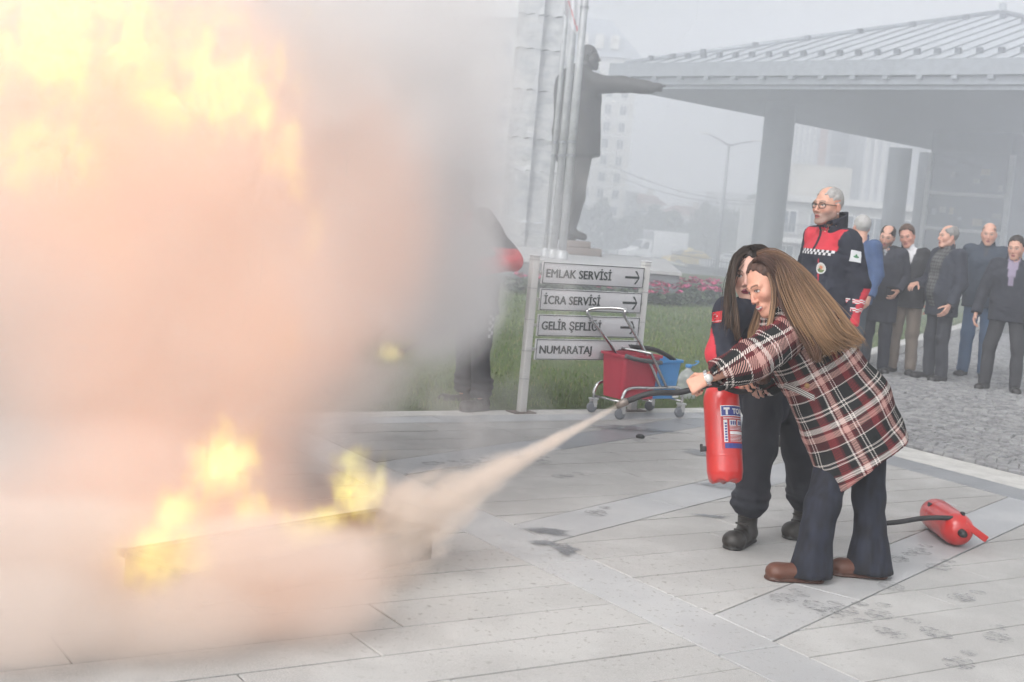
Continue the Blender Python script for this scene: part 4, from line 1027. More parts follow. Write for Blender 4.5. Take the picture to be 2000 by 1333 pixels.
# ------------------------------------------------------------------ people
def cloth_mat(name, fine=220, rough=.85, st=.25):
    return mat(name, rough=rough, fn=lambda: N.attr('Col'), bump=lambda: (N.noise(N.coord(), fine, 3, .6)+N.noise(N.coord(), 14, 3, .55)*2.0, st, .006))
m_cloth = cloth_mat('cloth'); m_boot = cloth_mat('leather', 60, .45, .2)
NAVY = np.array((.017, .020, .034)); RED = np.array((.56, .035, .055)); 
def col_obj(name, VF, colfn, parent, m=None):
    V, F = VF; o = mesh_np(name, V, F, m or m_cloth, parent, True)
    C = colfn(V) if callable(colfn) else np.tile(np.array(colfn, float), (len(V), 1)); set_col(o, C*(1+.16*vnoise(V, 25, 3))[:, None]); return o
def shoe(name, parent, ankle, toe, col, h=.007, boot=False, L=.27, heel=0.0):
    """ankle point and toe direction in the parent's frame; stands on z = 0 of that frame"""
    a = np.array(ankle, float); t = np.array([toe[0], toe[1], 0.]); t /= np.linalg.norm(t); w = np.array([t[1], -t[0], 0]); z0 = .0
    b = a.copy(); b[2] = 0; P = lambda f, s_, z: b+t*f+w*s_+np.array([0, 0, z])
    s = SDF(*bounds([P(-.12, 0, 0), P(.24, 0, 0), P(0, .08, .24), P(0, -.08, -.02)], .05), h)
    s.cap(P(-.045, 0, .045), P(.15*L/.27, 0, .036), .044, .045, k=0, flat=(np.array([0, 0, 1.]), .85)).ell(P(.145*L/.27, 0, .036), (.050, .048, .036), frame((0, 0, 1), t), k=.02)
    s.cap(P(-.03, 0, .05), P(-.01, 0, .11 if not boot else .19), .045, .050 if boot else .042, k=.03)
    if boot:
        for q in range(4): s.cap(P(.075-.022*q, -.03, .075+.028*q), P(.075-.022*q, .03, .075+.028*q), .006, k=.006)
        s.ell(P(.150, 0, .042), (.050, .050, .042), k=.02)
    s.cap(P(-.05, 0, .008), P(.155*L/.27, 0, .008), .047, .050, k=0, flat=(np.array([0, 0, 1.]), .30))
    s.cut((0, 0, .001), (0, 0, -1)); V, F = s.mesh(); C = np.tile(np.array(col, float), (len(V), 1)); C[V[:, 2] < .022] *= .45 if boot else .6
    o = mesh_np(name, V, F, m_boot, parent, True); set_col(o, C); return o
def standing(label, x, y, face, Ht, jacket, trousers, hair=None, look=None, arms=None, h=.012, belly=0.0, hem=.80, skin=SKIN, head={}, shoecol=(.02, .018, .017), lean=(0, 0), collar=.075, tz=0.0, boot=False, jrad=1.0, neckopen=None, tilt=0.0, feet=.10, headh=None, lapel=None):
    """a standing person; local frame faces +y, world facing given by the vector face"""
    k = Ht/1.76; rz = math.atan2(-face[0], face[1]); lx, ly = lean
    up = lambda p: np.array([p[0]+lx*max(0, p[2]-.9)/.6, p[1]+ly*max(0, p[2]-.9)/.6, p[2]-.35*(lx*lx+ly*ly)*max(0, p[2]-.9)/.6])*k
    J = dict(shL=(-.185, -.01, 1.425), shR=(.185, -.01, 1.425), elL=(-.255, -.03, 1.14), elR=(.255, -.03, 1.14), wrL=(-.265, .06, .90), wrR=(.265, .06, .90))
    if arms: J.update(arms)
    A = {q: up(v) for q, v in J.items()}; hc = up((0, .025, 1.76-.128)); c_, s_ = math.cos(-rz), math.sin(-rz)
    lk = np.array(look if look is not None else (face[0], face[1], -.1), float); lk = np.array([lk[0]*c_-lk[1]*s_, lk[0]*s_+lk[1]*c_, lk[2]])
    upv = np.array([math.sin(tilt), 0, math.cos(tilt)])
    hd = place(head_mesh(h=headh or min(.0065, h*.55), skin=skin, **head), hc, lk, upv, 1.02*k**.5)
    bd = SDF((-.4, -.35, .0), (.4, .35, 1.6*k), .016)
    bd.cap(up((0, 0, .95)), up((0, 0, 1.40)), .085, .09, k=0).cap(up((0, -.01, 1.36)), hc-np.array([0, .02, .08]), .055, .05, k=.04)
    for s2, sd in ((-1, 'L'), (1, 'R')):
        bd.cap(A['sh'+sd], A['el'+sd], .040, .034, k=.03).cap(A['el'+sd], A['wr'+sd], .034, .024, k=.02)
        bd.cap(up((s2*.085, 0, .92)), up((s2*feet, .02, .5)), .06, .045, k=.03).cap(up((s2*feet, .02, .5)), up((s2*(feet+.012), -.01, .1)), .045, .035, k=.02)
    V, F = bd.mesh(); parts = [hd, (V, F, np.tile(np.array(skin, float), (len(V), 1)))]
    for sd, s2 in (('L', -1), ('R', 1)):
        d = A['wr'+sd]-A['el'+sd]; parts.append(hand_mesh(A['wr'+sd]+d/np.linalg.norm(d)*.015, d, np.cross(d, (0, s2*1., 0)) if abs(d[2]) > .5*np.linalg.norm(d) and False else (-s2*1.0, .15, 0) if abs(d[2])/np.linalg.norm(d) > .6 else (0, .2, -1.), thumb=(-1 if sd == 'L' else 1)*(1 if abs(d[2])/np.linalg.norm(d) > .6 else 1), curl=.38, h=max(.0045, h*.45), skin=skin, sc=.95, spread=.5))
    V, F, C = join(*parts)
    root = mesh_np('person', V, F, m_skin, None, True); set_col(root, C); root.location = (x, y, tz); root.rotation_euler[2] = rz; tag(root, label, 'person')
    # trousers
    t = SDF((-.36, -.3, .02), (.36, .3, 1.1*k), h); t.ell(up((0, -.005, .95)), np.array((.165, .12+belly*.4, .13))*k, k=0)
    for s2 in (-1, 1):
        t.cap(up((s2*.083, -.005, .90)), up((s2*feet, .02, .50)), .093*k, .073*k, k=.03).cap(up((s2*feet, .02, .50)), up((s2*(feet+.012), -.012, .09)), .073*k, .066*k, k=.03)
        if boot:
            for zz in (.13, .18, .23): t.ell(up((s2*(feet+.012), -.01, zz)), (.083, .083, .03), k=.015)
    t.cut((0, 0, .055 if not boot else .10), (0, 0, -1)); t.noise(.007, 13, 2, (1, 1, .7)).noise(.004, 30, 4, (1, 1, .5)); col_obj('trousers', t.mesh(), trousers, root)
    for s2 in (-1, 1): shoe('boot' if boot else 'shoe', root, up((s2*(feet+.012), -.01, .1)), (s2*.25, 1), shoecol, max(h*.8, .006), boot)
    # jacket
    pts = [up((-.2, -.2, hem)), up((.2, .25, 1.6))]+list(A.values()); j = SDF(*bounds(pts, .14), h); r = jrad
    for s2 in (-1, 1): j.cap(up((s2*.075, 0, hem-.12)), up((s2*.08, -.005, 1.30)), .122*k*r, .118*k*r, k=.05)
    j.ell(up((0, .02, 1.26)), np.array((.18, .125, .20))*k*r, k=.05).ell(up((0, .045, 1.04)), np.array((.16*r+belly*.3, .105+belly, .2))*k, k=.06)
    j.cap(up((-.145, -.01, 1.415)), up((.145, -.01, 1.415)), .072*k*r, .072*k*r, k=.04)
    for sd in 'LR': j.cap(A['sh'+sd], A['el'+sd], .078*k*r, .064*k*r, k=.035).cap(A['el'+sd], A['wr'+sd], .064*k*r, .050*k*r, k=.02)
    for sd in 'LR':
        e = A['wr'+sd]; d = e-A['el'+sd]; d /= np.linalg.norm(d); j.cut(e-d*.004, d, (e-d*.02-.075, e+d*.07+.075))
    j.cap(up((0, -.01, 1.40)), up((0, .0, 1.53)), .088*k, collar*k, k=.02).cut(up((0, .0, 1.555)), (0, .35, 1), (up((-.12, -.16, 1.46)), up((.12, .16, 1.66))))
    j.cap(up((0, .0, 1.50)), up((0, .03, 1.68)), collar*k-.012, .09, k=.004, op='s')
    if neckopen: j.cap(up((0, .22, 1.50)), up((0, .14, neckopen)), .055, .012, k=.01, op='s')
    j.cut((0, 0, hem*k), (0, 0, -1), (np.array([-.22, -.24, 0]), np.array([.22, .30, hem*k+.05])))
    j.noise(.008, 10, 1, (1, 1, 1.3)).noise(.004, 26, 6, (1, 1, 1.6)); jo = col_obj('jacket', j.mesh(), lambda V: jacket(V/k, k), root)
    if hair is not None:
        V, F, C = place(hair_short(h=max(.0055, h*.55), **hair), hc, lk, upv, 1.02*k**.5); skin_obj('hair', (V, F, C), root).data.materials[0] = m_hair
    root['hc'] = [float(v) for v in hc]; return root, jo, up, hc, lk, upv, A
plain = lambda c: (lambda V, k: np.tile(np.array(c, float), (len(V), 1)))
def opened(c, shirt, w0=.05, w1=.12, z0=1.18, pat=0):
    """jacket worn open over a shirt: the shirt shows in a wedge down the front"""
    def f(V, k):
        C = np.tile(np.array(c, float), (len(V), 1)); x, y, z = V.T; wd = np.clip((z-z0)/(1.5-z0), 0, 1)*w1*.6+w0*(z > z0); m = (np.abs(x) < wd) & (y > .03) & (z > z0)
        sh = np.tile(np.array(shirt, float), (len(V), 1))
        if pat: sh *= (1-.45*((np.mod(x*26, 1) > .6).astype(float)+(np.mod(z*26, 1) > .6)))[:, None]
        C[m] = sh[m]; return C
    return f
def gp(px, py): g = G(px, py); return g[0], g[1]
BK = dict(h=.013, jrad=1.10)
x, y = gp(1712, 742); standing('grey haired man in a blue jacket standing right behind the tall man with glasses', x-.30, y+.1, (-.85, -.5), 1.74, plain((.045, .085, .19)), (.03, .045, .06), hair=dict(grey=.9, col=(.3, .3, .3), seed=3), look=(-.2, .95, 0), **BK)
x, y = gp(1703, 728); standing('balding bearded man in a long dark navy coat, in the back group', x, y, (-.30, -.95), 1.66, opened((.018, .020, .032), (.30, .31, .33), .0, .05, 1.40), (.02, .022, .034), hair=dict(bald=.75, col=(.03, .024, .02), seed=4), look=(-.45, -.85, -.28), head=dict(beard=(.035, .025, .02), beard_amt=.85), hem=.62, arms=dict(elL=(-.27, -.08, 1.16), wrL=(-.19, .10, 1.0), elR=(.27, -.08, 1.16), wrR=(.19, .10, 1.0)), tilt=-.12, belly=.02, **BK)
x, y = gp(1757, 731); standing('brown haired man in black quilted jacket and khaki trousers leaning in beside the bearded man', x, y, (-.55, -.83), 1.69, opened((.020, .020, .024), (.62, .62, .64), .022, .07, 1.22), (.205, .165, .135), hair=dict(hairline=.094, side=-.005, thick=.014, col=(.075, .042, .026), seed=5), look=(-.5, -.85, -.25), skin=SKIN*np.array((1.0, .9, .9)), lean=(.06, .05), tilt=.18, **BK)
x, y = gp(1822, 744); standing('man in dark suit jacket over plaid shirt, turned in profile to the left', x, y, (-.93, -.36), 1.72, opened((.022, .026, .040), (.12, .12, .12), .05, .10, .85, 1), (.026, .028, .036), hair=dict(bald=.6, grey=.45, col=(.10, .095, .09), seed=6, back=-.07), look=(-.97, -.2, -.02), belly=.05, hem=.74,
    arms=dict(elR=(.27, .0, 1.12), wrR=(.17, .24, 1.08), elL=(-.26, -.02, 1.12), wrL=(-.25, .10, .88)), **BK)
x, y = gp(1898, 738); standing('bald man in dark blue jacket and blue jeans, behind the rightmost man', x, y, (-.40, -.9), 1.80, opened((.028, .040, .062), (.05, .05, .06), .012, .03, 1.38), (.06, .11, .20), hair=dict(bald=1.0, hairline=.075, col=(.10, .09, .085), thick=.003, seed=7), look=(-.35, -.92, -.12), arms=dict(elR=(.27, -.04, 1.13), wrR=(.28, .08, .90)), **BK)
x, y = gp(1950, 765); standing('dark haired man in navy jacket with lilac shirt, rightmost of the bystanders', x, y, (-.42, -.9), 1.66, opened((.018, .020, .030), (.26, .22, .30), .02, .075, 1.20), (.028, .028, .032), hair=dict(hairline=.094, side=.0, thick=.010, col=(.035, .028, .024), seed=8), look=(-.55, -.8, -.22), feet=.15, arms=dict(elR=(.30, -.02, 1.10), wrR=(.33, .10, .86)), **BK)
# ---- the tall uniformed man with glasses
def yoke(zy, sl=0.0):
    def f(V, k):
        x, y, z = V.T; C = np.tile(NAVY, (len(V), 1)); ax = np.abs(x)
        m = (z > zy-.05*np.clip(ax-.05, 0, 1)) & (z < 1.485) & (ax < .172+.15*np.clip(z-1.38, 0, .2)) ; C[m] = RED
        arm = (x < -.15) & (z < 1.12) & (z > .86) & (y < -.065+.32*(1.14-z)+.03); C[arm] = RED
        zp = (ax < .012) & (y > .05) & (z > zy); C[zp] = NAVY*.7
        rz_ = (np.abs(x+.06+.18*(1.30-z)) < .004) & (z < 1.28) & (z > 1.14) & (y > 0); C[rz_] = RED
        return C
    return f
tx, ty = gp(1588, 882)
TALL, TJ, up, hc, lk, upv, A = standing('tall grey haired man with glasses in navy and red uniform standing behind the women', tx, ty, (-.90, -.43), 1.83, yoke(1.345), (.018, .021, .034), hair=dict(bald=.05, hairline=.078, grey=.8, col=(.2, .19, .18), thick=.007, seed=9, side=-.03), look=(-.80, -.56, -.03),
    head=dict(beard=(.20, .18, .17), beard_amt=.75, wide=1.06, brow=(.16, .14, .12)), arms=dict(shL=(-.17, -.02, 1.41), elL=(-.225, -.07, 1.14), wrL=(-.235, .01, .88), shR=(.17, .0, 1.41), elR=(.22, .02, 1.15), wrR=(.18, .14, .95)), h=.0085, lean=(0, .06), belly=.06, jrad=1.03, collar=.088, hem=.74, boot=True, headh=.0045)
# fabric collar standing up round the neck
cs = SDF((-.2, -.2, 1.45), (.2, .25, 1.75), .006); k_ = 1.83/1.76
cs.cap(up((0, -.015, 1.44)), up((0, -.02, 1.60)), .100, .104, k=0).cap(up((0, -.01, 1.42)), up((0, .0, 1.68)), .090, .094, k=.003, op='s').cut(up((0, 0, 1.558)), (0, .42, 1)).cut(up((0, 0, 1.452)), (0, -.3, -1)).noise(.004, 18, 3)
col_obj('collar', cs.mesh(), NAVY*.8, TALL)
# spectacles and earring, built in the head frame
f_ = lk/np.linalg.norm(lk); r_ = np.cross(f_, upv); r_ /= np.linalg.norm(r_); u_ = np.cross(r_, f_); HS = 1.02*k_**.5
hp3 = lambda a, b, c: hc+HS*(a*r_+b*f_+c*u_)
g = MB()
for s2 in (-1, 1):
    ring = [hp3(s2*.034+.0235*math.cos(q)*(1+.05*math.cos(2*q)), .104-.010*abs(math.cos(q)*.5+.5*s2*0)-(.012 if math.cos(q)*s2 > .4 else 0), .0+.0185*math.sin(q)) for q in np.linspace(0, 2*PI, 22)]
    g.tube(ring, .0026, 6, False); g.tube([hp3(s2*.057, .090, .006), hp3(s2*.078, .05, .006), hp3(s2*.082, -.005, .002)], .0024, 5)
g.tube([hp3(-.011, .106, .004), hp3(0, .110, .007), hp3(.011, .106, .004)], .0024, 5)
gl = g.build('glasses', mat('glasses_frame', (.02, .02, .022), .3), TALL)
MB().lathe([(0, -.004), (.0055, -.003), (.006, 0), (.0055, .003), (0, .004)], 8, hp3(-.083, -.006, -.048)).build('earring', mat('earring_silver', (.7, .7, .7), .2, 1), TALL)
TB = bvh_of(TJ)
def strip(bvh, p0, p1, wv, n, nu, nv, name, m, parent, off=.004, keep=False):
    """rectangle p0->p1 (u) by vector wv (v), dropped along n"""
    p0, p1, wv, n = (np.array(q, float) for q in (p0, p1, wv, n)); n = n/np.linalg.norm(n)
    return drape(name, bvh, [p0+(p1-p0)*i/(nu-1)+wv*j/(nv-1)+n*.35 for j in range(nv) for i in range(nu)], n, nu, nv, m, parent, off, True, keep)
m_chk = checker_mat('reflective_checker', 9, 1.0, (.02, .022, .03), (.62, .62, .63)); m_chk2 = checker_mat('sleeve_checker', 2.5, 2, (.55, .05, .07), (.66, .66, .66))
strip(TB, up((-.165, 0, 1.310)), up((.15, 0, 1.310)), (0, 0, .036), (0, 1, 0), 40, 4, 'checker_band', m_chk, TALL)
for zz in (1.02, .965): strip(TB, up((0, -.10, zz)), up((0, .03, zz)), (0, 0, .03), (-1, 0, 0), 8, 3, 'sleeve_checker', m_chk2, TALL)
def badge_mat():
    u, v, _ = N.coord('UV').xyz(); x_, y_ = (u-.5)*2, (v-.5)*2; r = N.math('SQRT', x_*x_+y_*y_)
    hill = (N.noise(N.vec(u*5, 0.0, 0.0), 1.0, 3)*.5+.05); g = y_.lt(hill-.55)
    sun = N.math('SQRT', x_*x_+(y_-.12)*(y_-.12)).lt(.34); c = N.mix(g, (.55, .52, .45), (.14, .20, .07)); c = N.mix(sun, c, (.60, .22, .12)); c = N.mix(N.math('SQRT', (x_+.25)*(x_+.25)+(y_+.25)*(y_+.25)).lt(.25), c, (.10, .15, .07))
    c = N.mix(r.gt(.74), c, (.62, .62, .62)); c = N.mix(r.gt(.93), c, (.18, .20, .24)); return c
m_badge = mat('round_badge', rough=.6, fn=badge_mat)
def disc(bvh, c, n, r, name, m, parent, upd=(0, 0, 1)):
    n = np.array(n, float)/np.linalg.norm(n); u = np.cross(upd, n); u /= np.linalg.norm(u); v = np.cross(n, u); V, UV = [], []
    for rr in (0, .5, 1):
        for q in range(20 if rr else 1):
            a = q/20*2*PI; p = np.array(c)+(u*math.cos(a)+v*math.sin(a))*r*rr; hit = bvh.ray_cast(Vector(p+n*.3), Vector(-n), 1.0); V.append(np.array(hit[0])+n*.006 if hit[0] else p); UV.append((.5+.5*rr*math.cos(a), .5+.5*rr*math.sin(a)))
    F = [(0, 1+q, 1+(q+1) % 20) for q in range(20)]+[(1+q, 21+q, 21+(q+1) % 20, 1+(q+1) % 20) for q in range(20)]
    o = MB().add(V, F, True).build(name, m, parent); ul = o.data.uv_layers.new(name='UVMap')
    for lp in o.data.loops: ul.data[lp.index].uv = UV[lp.vertex_index]
    return o
disc(TB, up((-.080, 0, 1.225)), (-.1, 1, 0), .040, 'round_badge', m_badge, TALL)
def patch_mat():
    u, v, _ = N.coord('UV').xyz(); x_, y_ = (u-.5)*2, (v-.5)*2; b = N.math('SQRT', x_*x_*1.0+(y_+.1)*(y_+.1)*6).lt(.5); b2 = N.math('SQRT', x_*x_*4+(y_-.15)*(y_-.15)*2.5).lt(.36)
    return N.mix(b.max(b2), (.66, .68, .70), (.06, .22, .10))
strip(TB, up((0, -.06, 1.255)), up((0, .010, 1.265)), (0, 0, .075), (-1, .1, .1), 10, 8, 'sleeve_patch', mat('white_green_patch', rough=.6, fn=patch_mat), TALL)
# ---- the man lost in the smoke, with the torch
sx_, sy_ = gp(918, 797)
def smoke_jacket(V, k):
    x, y, z = V.T; C = np.tile(NAVY, (len(V), 1)); C[(z > 1.28) & (z < 1.46) & (np.abs(x) < .17)] = RED; C[(np.abs(x) > .22) & (z < 1.22)] = RED; return C
SMK, SJ, up2, *_r2 = standing('person in navy and red uniform with cap, half hidden in smoke left of the sign', sx_, sy_, (-.80, -.60), 1.74, smoke_jacket, (.020, .021, .028), hair=dict(col=(.02, .02, .022), hairline=.03, thick=.022, seed=10), lean=(0, .20), arms=dict(elL=(-.36, -.10, 1.14), wrL=(-.25, .22, 1.05), elR=(.26, .12, 1.12), wrR=(.20, .40, 1.02)), h=.012, hem=.72, boot=True, jrad=1.08, tilt=0)
hcS, lkS = _r2[0], _r2[1]
mbp = place((np.array([(x_, y_, z_) for x_, y_, z_ in [(r*math.cos(a), .06+r*math.sin(a)*1.2, .085-.02*max(0, math.sin(a))) for r in (.02, .06, .088) for a in np.linspace(-.4, PI+.4, 12)]]), np.array([(i*12+q, i*12+q+1, (i+1)*12+q+1, (i+1)*12+q) for i in range(2) for q in range(11)]), None), hcS, lkS)
MB().add(mbp[0]+np.array([0, 0, .0]), [tuple(f) for f in mbp[1]]).add(mbp[0]-np.array([0, 0, .008]), [tuple(f[::-1]) for f in mbp[1]]).build('cap_peak', mat('cap_cloth', (.02, .02, .025), .8), SMK)
SB = bvh_of([c for c in SMK.children if c.name.startswith('trousers')][0])
strip(SB, up2((0, -.03, .55)), up2((0, .02, .55)), (0, 0, .20), (-1, 0, 0), 4, 10, 'trouser_checker', checker_mat('trouser_checker', 1.0, 4, (.02, .022, .03), (.55, .55, .56)), SMK)
# ------------------------------------------------------------------ the two women with the extinguisher
def nz(v): v = np.array(v, float); return v/np.linalg.norm(v)
def axframe(A, B, lat): d = nz(B-A); l = np.array(lat)-d*(np.array(lat)@d); return d, nz(l)
def rebase(o, base):
    """meshes were modelled in world coordinates: move the origin to the base point"""
    b = Vector(base); 
    for q in [o]+list(o.children_recursive):
        if q.type == 'MESH':
            a = np.empty(len(q.data.vertices)*3, np.float32); q.data.vertices.foreach_get('co', a); a = a.reshape(-1, 3)-np.array(base, np.float32); q.data.vertices.foreach_set('co', a.ravel()); q.data.update()
    o.location = b
def limb_uv(o, A, B, lat, rad_, seed=0.0):
    """tartan coordinates: round the limb and along it, in metres"""
    d, l = axframe(A, B, lat); m = np.cross(d, l); me = o.data; P = np.array([v.co[:] for v in me.vertices])-A
    u = np.arctan2(P@m, P@l)*rad_+seed; v = P@d
    at = me.attributes.new('tuv', 'FLOAT_VECTOR', 'POINT'); at.data.foreach_set('vector', np.stack([u, v, 0*u], 1).astype(np.float32).ravel())
def tartan():
    a = N.attr('tuv', 'Vector'); w = N.noise(N.coord(), 9, 2, .5, out='Color'); a = N.vm('ADD', a, N.vm('MULTIPLY', N.vm('SUBTRACT', w, (.5, .5, .5)), (.012, .012, 0)))
    u, v, _ = a.xyz(); per = .225
    BLK, WHT, DRD, PNK, GRY, RDD = (.017, .019, .020), (.60, .555, .52), (.105, .020, .024), (.52, .30, .265), (.10, .11, .105), (.20, .032, .036)
    def sett(t, stops):
        f = (t/per).fract(); n = N.node('ShaderNodeValToRGB'); r = n.color_ramp; r.interpolation = 'CONSTANT'
        while len(r.elements) < len(stops): r.elements.new(.5)
        for e, (p, c) in zip(r.elements, stops): e.position = p; e.color = (*c, 1)
        N.put(n.inputs[0], f); return N(n.outputs[0])
    su = [(0, BLK), (.20, WHT), (.225, BLK), (.27, WHT), (.295, BLK), (.37, DRD), (.41, PNK), (.52, DRD), (.56, WHT), (.60, BLK), (.73, DRD), (.77, RDD), (.93, BLK)]
    sv = [(0, BLK), (.17, WHT), (.20, BLK), (.25, WHT), (.28, BLK), (.42, DRD), (.46, WHT), (.56, DRD), (.62, PNK), (.74, DRD), (.90, WHT), (.925, BLK)]
    tw = ((u+v)/.0088).fract().gt(.5); return N.mix(tw, sett(u, su), sett(v, sv))
m_tartan = mat('plaid_wool', rough=.95, fn=tartan, bump=lambda: (N.noise(N.coord(), 160, 3, .6)+N.noise(N.coord(), 16, 3)*2.5, .4, .006), spec=.15)
def strands(name, bundles, parent, mt=m_hair):
    """locks of hair: each bundle = path points, spread radii, count, strand radius, root colour, tip colour"""
    V, F, C = [], [], []
    for pts, rads, n, r0, c0, c1, flat in bundles:
        m = 16; P = spline(pts, m); R = np.interp(np.linspace(0, len(rads)-1, m), np.arange(len(rads)), rads)
        T = np.gradient(P, axis=0); T /= np.linalg.norm(T, axis=1)[:, None]; view = nz(P.mean(0)-EYEP)
        A = np.cross(T, view); A /= np.linalg.norm(A, axis=1)[:, None]; Bv = np.cross(T, A)
        for i in range(n):
            a = rng.random()*2*PI; q = math.sqrt(rng.random()); oa, ob = q*math.cos(a), q*math.sin(a)*flat; L = rng.uniform(.86, 1.0); ph = rng.random()*6; wv = rng.uniform(0, .004)
            k = max(4, int(m*L)); t = np.linspace(0, 1, k)
            S_ = P[:k]+A[:k]*(oa*R[:k])[:, None]+Bv[:k]*(ob*R[:k])[:, None]+A[:k]*(wv*np.sin(ph+t*7))[:, None]*t[:, None]+rng.normal(0, .0012, 3)
            rr = r0*rng.uniform(.7, 1.3)*np.interp(t, [0, .1, .8, 1], [.8, 1, .9, .25]); b = len(V)*0+sum(len(v) for v in V)
            ring = np.stack([S_+A[:k]*rr[:, None], S_-A[:k]*(rr*.5)[:, None]-Bv[:k]*(rr*.8)[:, None], S_-A[:k]*(rr*.5)[:, None]+Bv[:k]*(rr*.8)[:, None]], 1)
            V.append(ring.reshape(-1, 3)); idx = np.arange(k-1)[:, None]*3+b
            for s_ in range(3): F.append(np.stack([idx[:, 0]+s_, idx[:, 0]+(s_+1) % 3, idx[:, 0]+3+(s_+1) % 3, idx[:, 0]+3+s_], 1))
            cc = np.array(c0)+(np.array(c1)-np.array(c0))*np.clip(t*1.25-.1+rng.normal(0, .12), 0, 1)[:, None]; cc = cc*rng.uniform(.62, 1.4); C.append(np.repeat(cc, 3, 0))
    o = mesh_np(name, np.concatenate(V), np.concatenate(F), mt, parent, True); set_col(o, np.concatenate(C)); return o
def cap_hair(name, c, fwd, up_, col, parent, thick=.012, h=.0055, front=.055, sc=1.0):
    V, F, C = place(hair_short(h=h, hairline=front, side=-.06, back=-.10, thick=thick, col=col, seed=2), c, fwd, up_, sc); o = mesh_np(name, V, F, m_hair, parent, True); set_col(o, C); return o
# ======== plaid coat woman
lat = nz((.12, -1, 0))                                   # her left, towards the camera
HC = W(1502, 556, 5.80); HF = nz(.84*(-RT)+.34*(-FW)+(-.44)*UP); HU = nz(np.array(UP)*.86-.45*RT-.05*FW)
S_L, S_R = W(1550, 646, 5.72), W(1530, 632, 6.02); E_L, WR_L = W(1468, 706, 5.55), W(1392, 735, 5.60)
CH, HP = W(1572, 668, 5.86), W(1650, 806, 5.90); HE = W(1692, 916, 5.90)
H1, K1_, A1_ = W(1640, 858, 5.93), W(1607, 985, 5.83), W(1578, 1122, 5.80); H2, K2_, A2_ = W(1690, 830, 6.0), W(1696, 975, 5.98), W(1703, 1108, 5.97)
skin_w = np.array(srgb(214, 160, 138))
hd = place(head_mesh(h=.0034, skin=skin_w, female=True, smile=True, brow=(.10, .055, .035), lip=(.50, .13, .13), eye=(.07, .045, .03)), HC, HF, HU, 1.0)
bd = SDF(*bounds([HC, HP, E_L, WR_L, H1, K1_, A1_, A2_, S_R], .15), .014)
bd.cap(HC-HU*.10, (S_L+S_R)/2, .046, .055, k=0).cap((S_L+S_R)/2, HP, .09, .10, k=.05).cap(S_L, E_L, .042, .034, k=.02).cap(E_L, WR_L, .034, .025, k=.02)
WR_R = W(1478, 728, 5.93); E_R = W(1505, 735, 6.12)
bd.cap(S_R, E_R, .042, .034, k=.02).cap(E_R, WR_R, .034, .026, k=.02)
for a, b, c in ((H1, K1_, A1_), (H2, K2_, A2_)): bd.cap(HP, a, .08, .07, k=.04).cap(a, b, .06, .05, k=.03).cap(b, c+np.array([0, 0, .06]), .045, .035, k=.02)
V, F = bd.mesh()
hdd = nz(-RT*.80-UP*.42+FW*.15); hpn = nz(-UP*.55+FW*.75-RT*.1); hpn = nz(hpn-hdd*(hpn@hdd)); tsg = 1 if np.cross(hdd, hpn)@(-RT*.5+UP*.6) > 0 else -1; WRh = WR_L+nz(WR_L-E_L)*.03
GRIP = WRh+hdd*.075+hpn*.030
hd_l = hand_mesh(WRh, hdd, hpn, thumb=tsg, curl=1.2, skin=skin_w, h=.0028, sc=.92, thumb_curl=.8, spread=.25, nails=(.35, .03, .05))
hd_r = hand_mesh(WR_R, nz(W(1440, 742, 5.85)-WR_R), nz((-.1, -.3, -1)), thumb=-1, curl=.8, skin=skin_w, sc=.9)
V, F, C = join(hd, (V, F, np.tile(skin_w, (len(V), 1))), hd_l, hd_r)
PW = mesh_np('person', V, F, m_skin, None, True); set_col(PW, C); tag(PW, 'long haired woman in plaid wool coat and flared jeans bending to aim the hose', 'person')
# jeans
j = SDF(*bounds([HP, A1_-np.array([0, 0, .1]), A2_, K1_, K2_], .2), .0075); j.ell(HP+np.array([.03, 0, -.08]), (.16, .15, .15), k=0)
pl_ = W(1610, 1000, 5.8)
for a, b, c in ((H1, K1_, A1_), (H2, K2_, A2_)):
    j.cap(a, b, .092, .072, k=.04).cap(b, b+(c-b)*.35, .072, .068, k=.03).cap(b+(c-b)*.35, c-np.array([0, 0, .10]), .068, .120, k=.03, flat=(lat, .80))
j.cut((0, 0, .022), (0, 0, -1)); j.noise(.006, 11, 3, (1, 1, .6)).noise(.003, 30, 5, (1, 1, .35))
def denim(V):
    n = vnoise(V*np.array([1, 1, .25]), 70, 2); C = np.array((.009, .011, .021))*(1+1.5*np.clip(n, -.4, .6))[:, None]
    C[V[:, 2] < .042] *= .6; return C
m_denim = mat('denim', rough=.85, fn=lambda: N.attr('Col'), bump=lambda: (N.noise(N.coord(), 260, 2)+N.noise(N.coord(), 18, 3)*2, .25, .005))
col_obj('jeans', j.mesh(), denim, PW, m_denim)
# coat body
c = SDF(*bounds([S_L, S_R, HP, HE, CH], .34), .0075); ax = nz(HP-CH)
c.cap(CH, HP, .170, .205, k=0, flat=(lat, .86)).cap(HP, HE+ax*.12, .208, .228, k=.05, flat=(lat, .86))
c.cap(S_L, S_R, .085, .085, k=.05).cap(CH-ax*.03, (S_L+S_R)/2, .15, .12, k=.06)
c.cap((S_L+S_R)/2, HC-HU*.13, .085, .080, k=.03)
hem0, hem1 = W(1603, 978, 5.90), W(1776, 850, 5.90); hn = nz(np.cross(hem1-hem0, FW)); hn = hn if hn@ax > 0 else -hn
c.cut(hem0, hn); c.cap(HP+ax*.02, HE+ax*.3, .185, .212, k=.004, op='s', flat=(lat, .85))
c.noise(.017, 5.5, 2, (1, 1, 1)).noise(.007, 13, 4)
V, F = c.mesh(); CO = mesh_np('coat', V, F, m_tartan, PW, True); limb_uv(CO, CH, HP, lat, .205, .03)
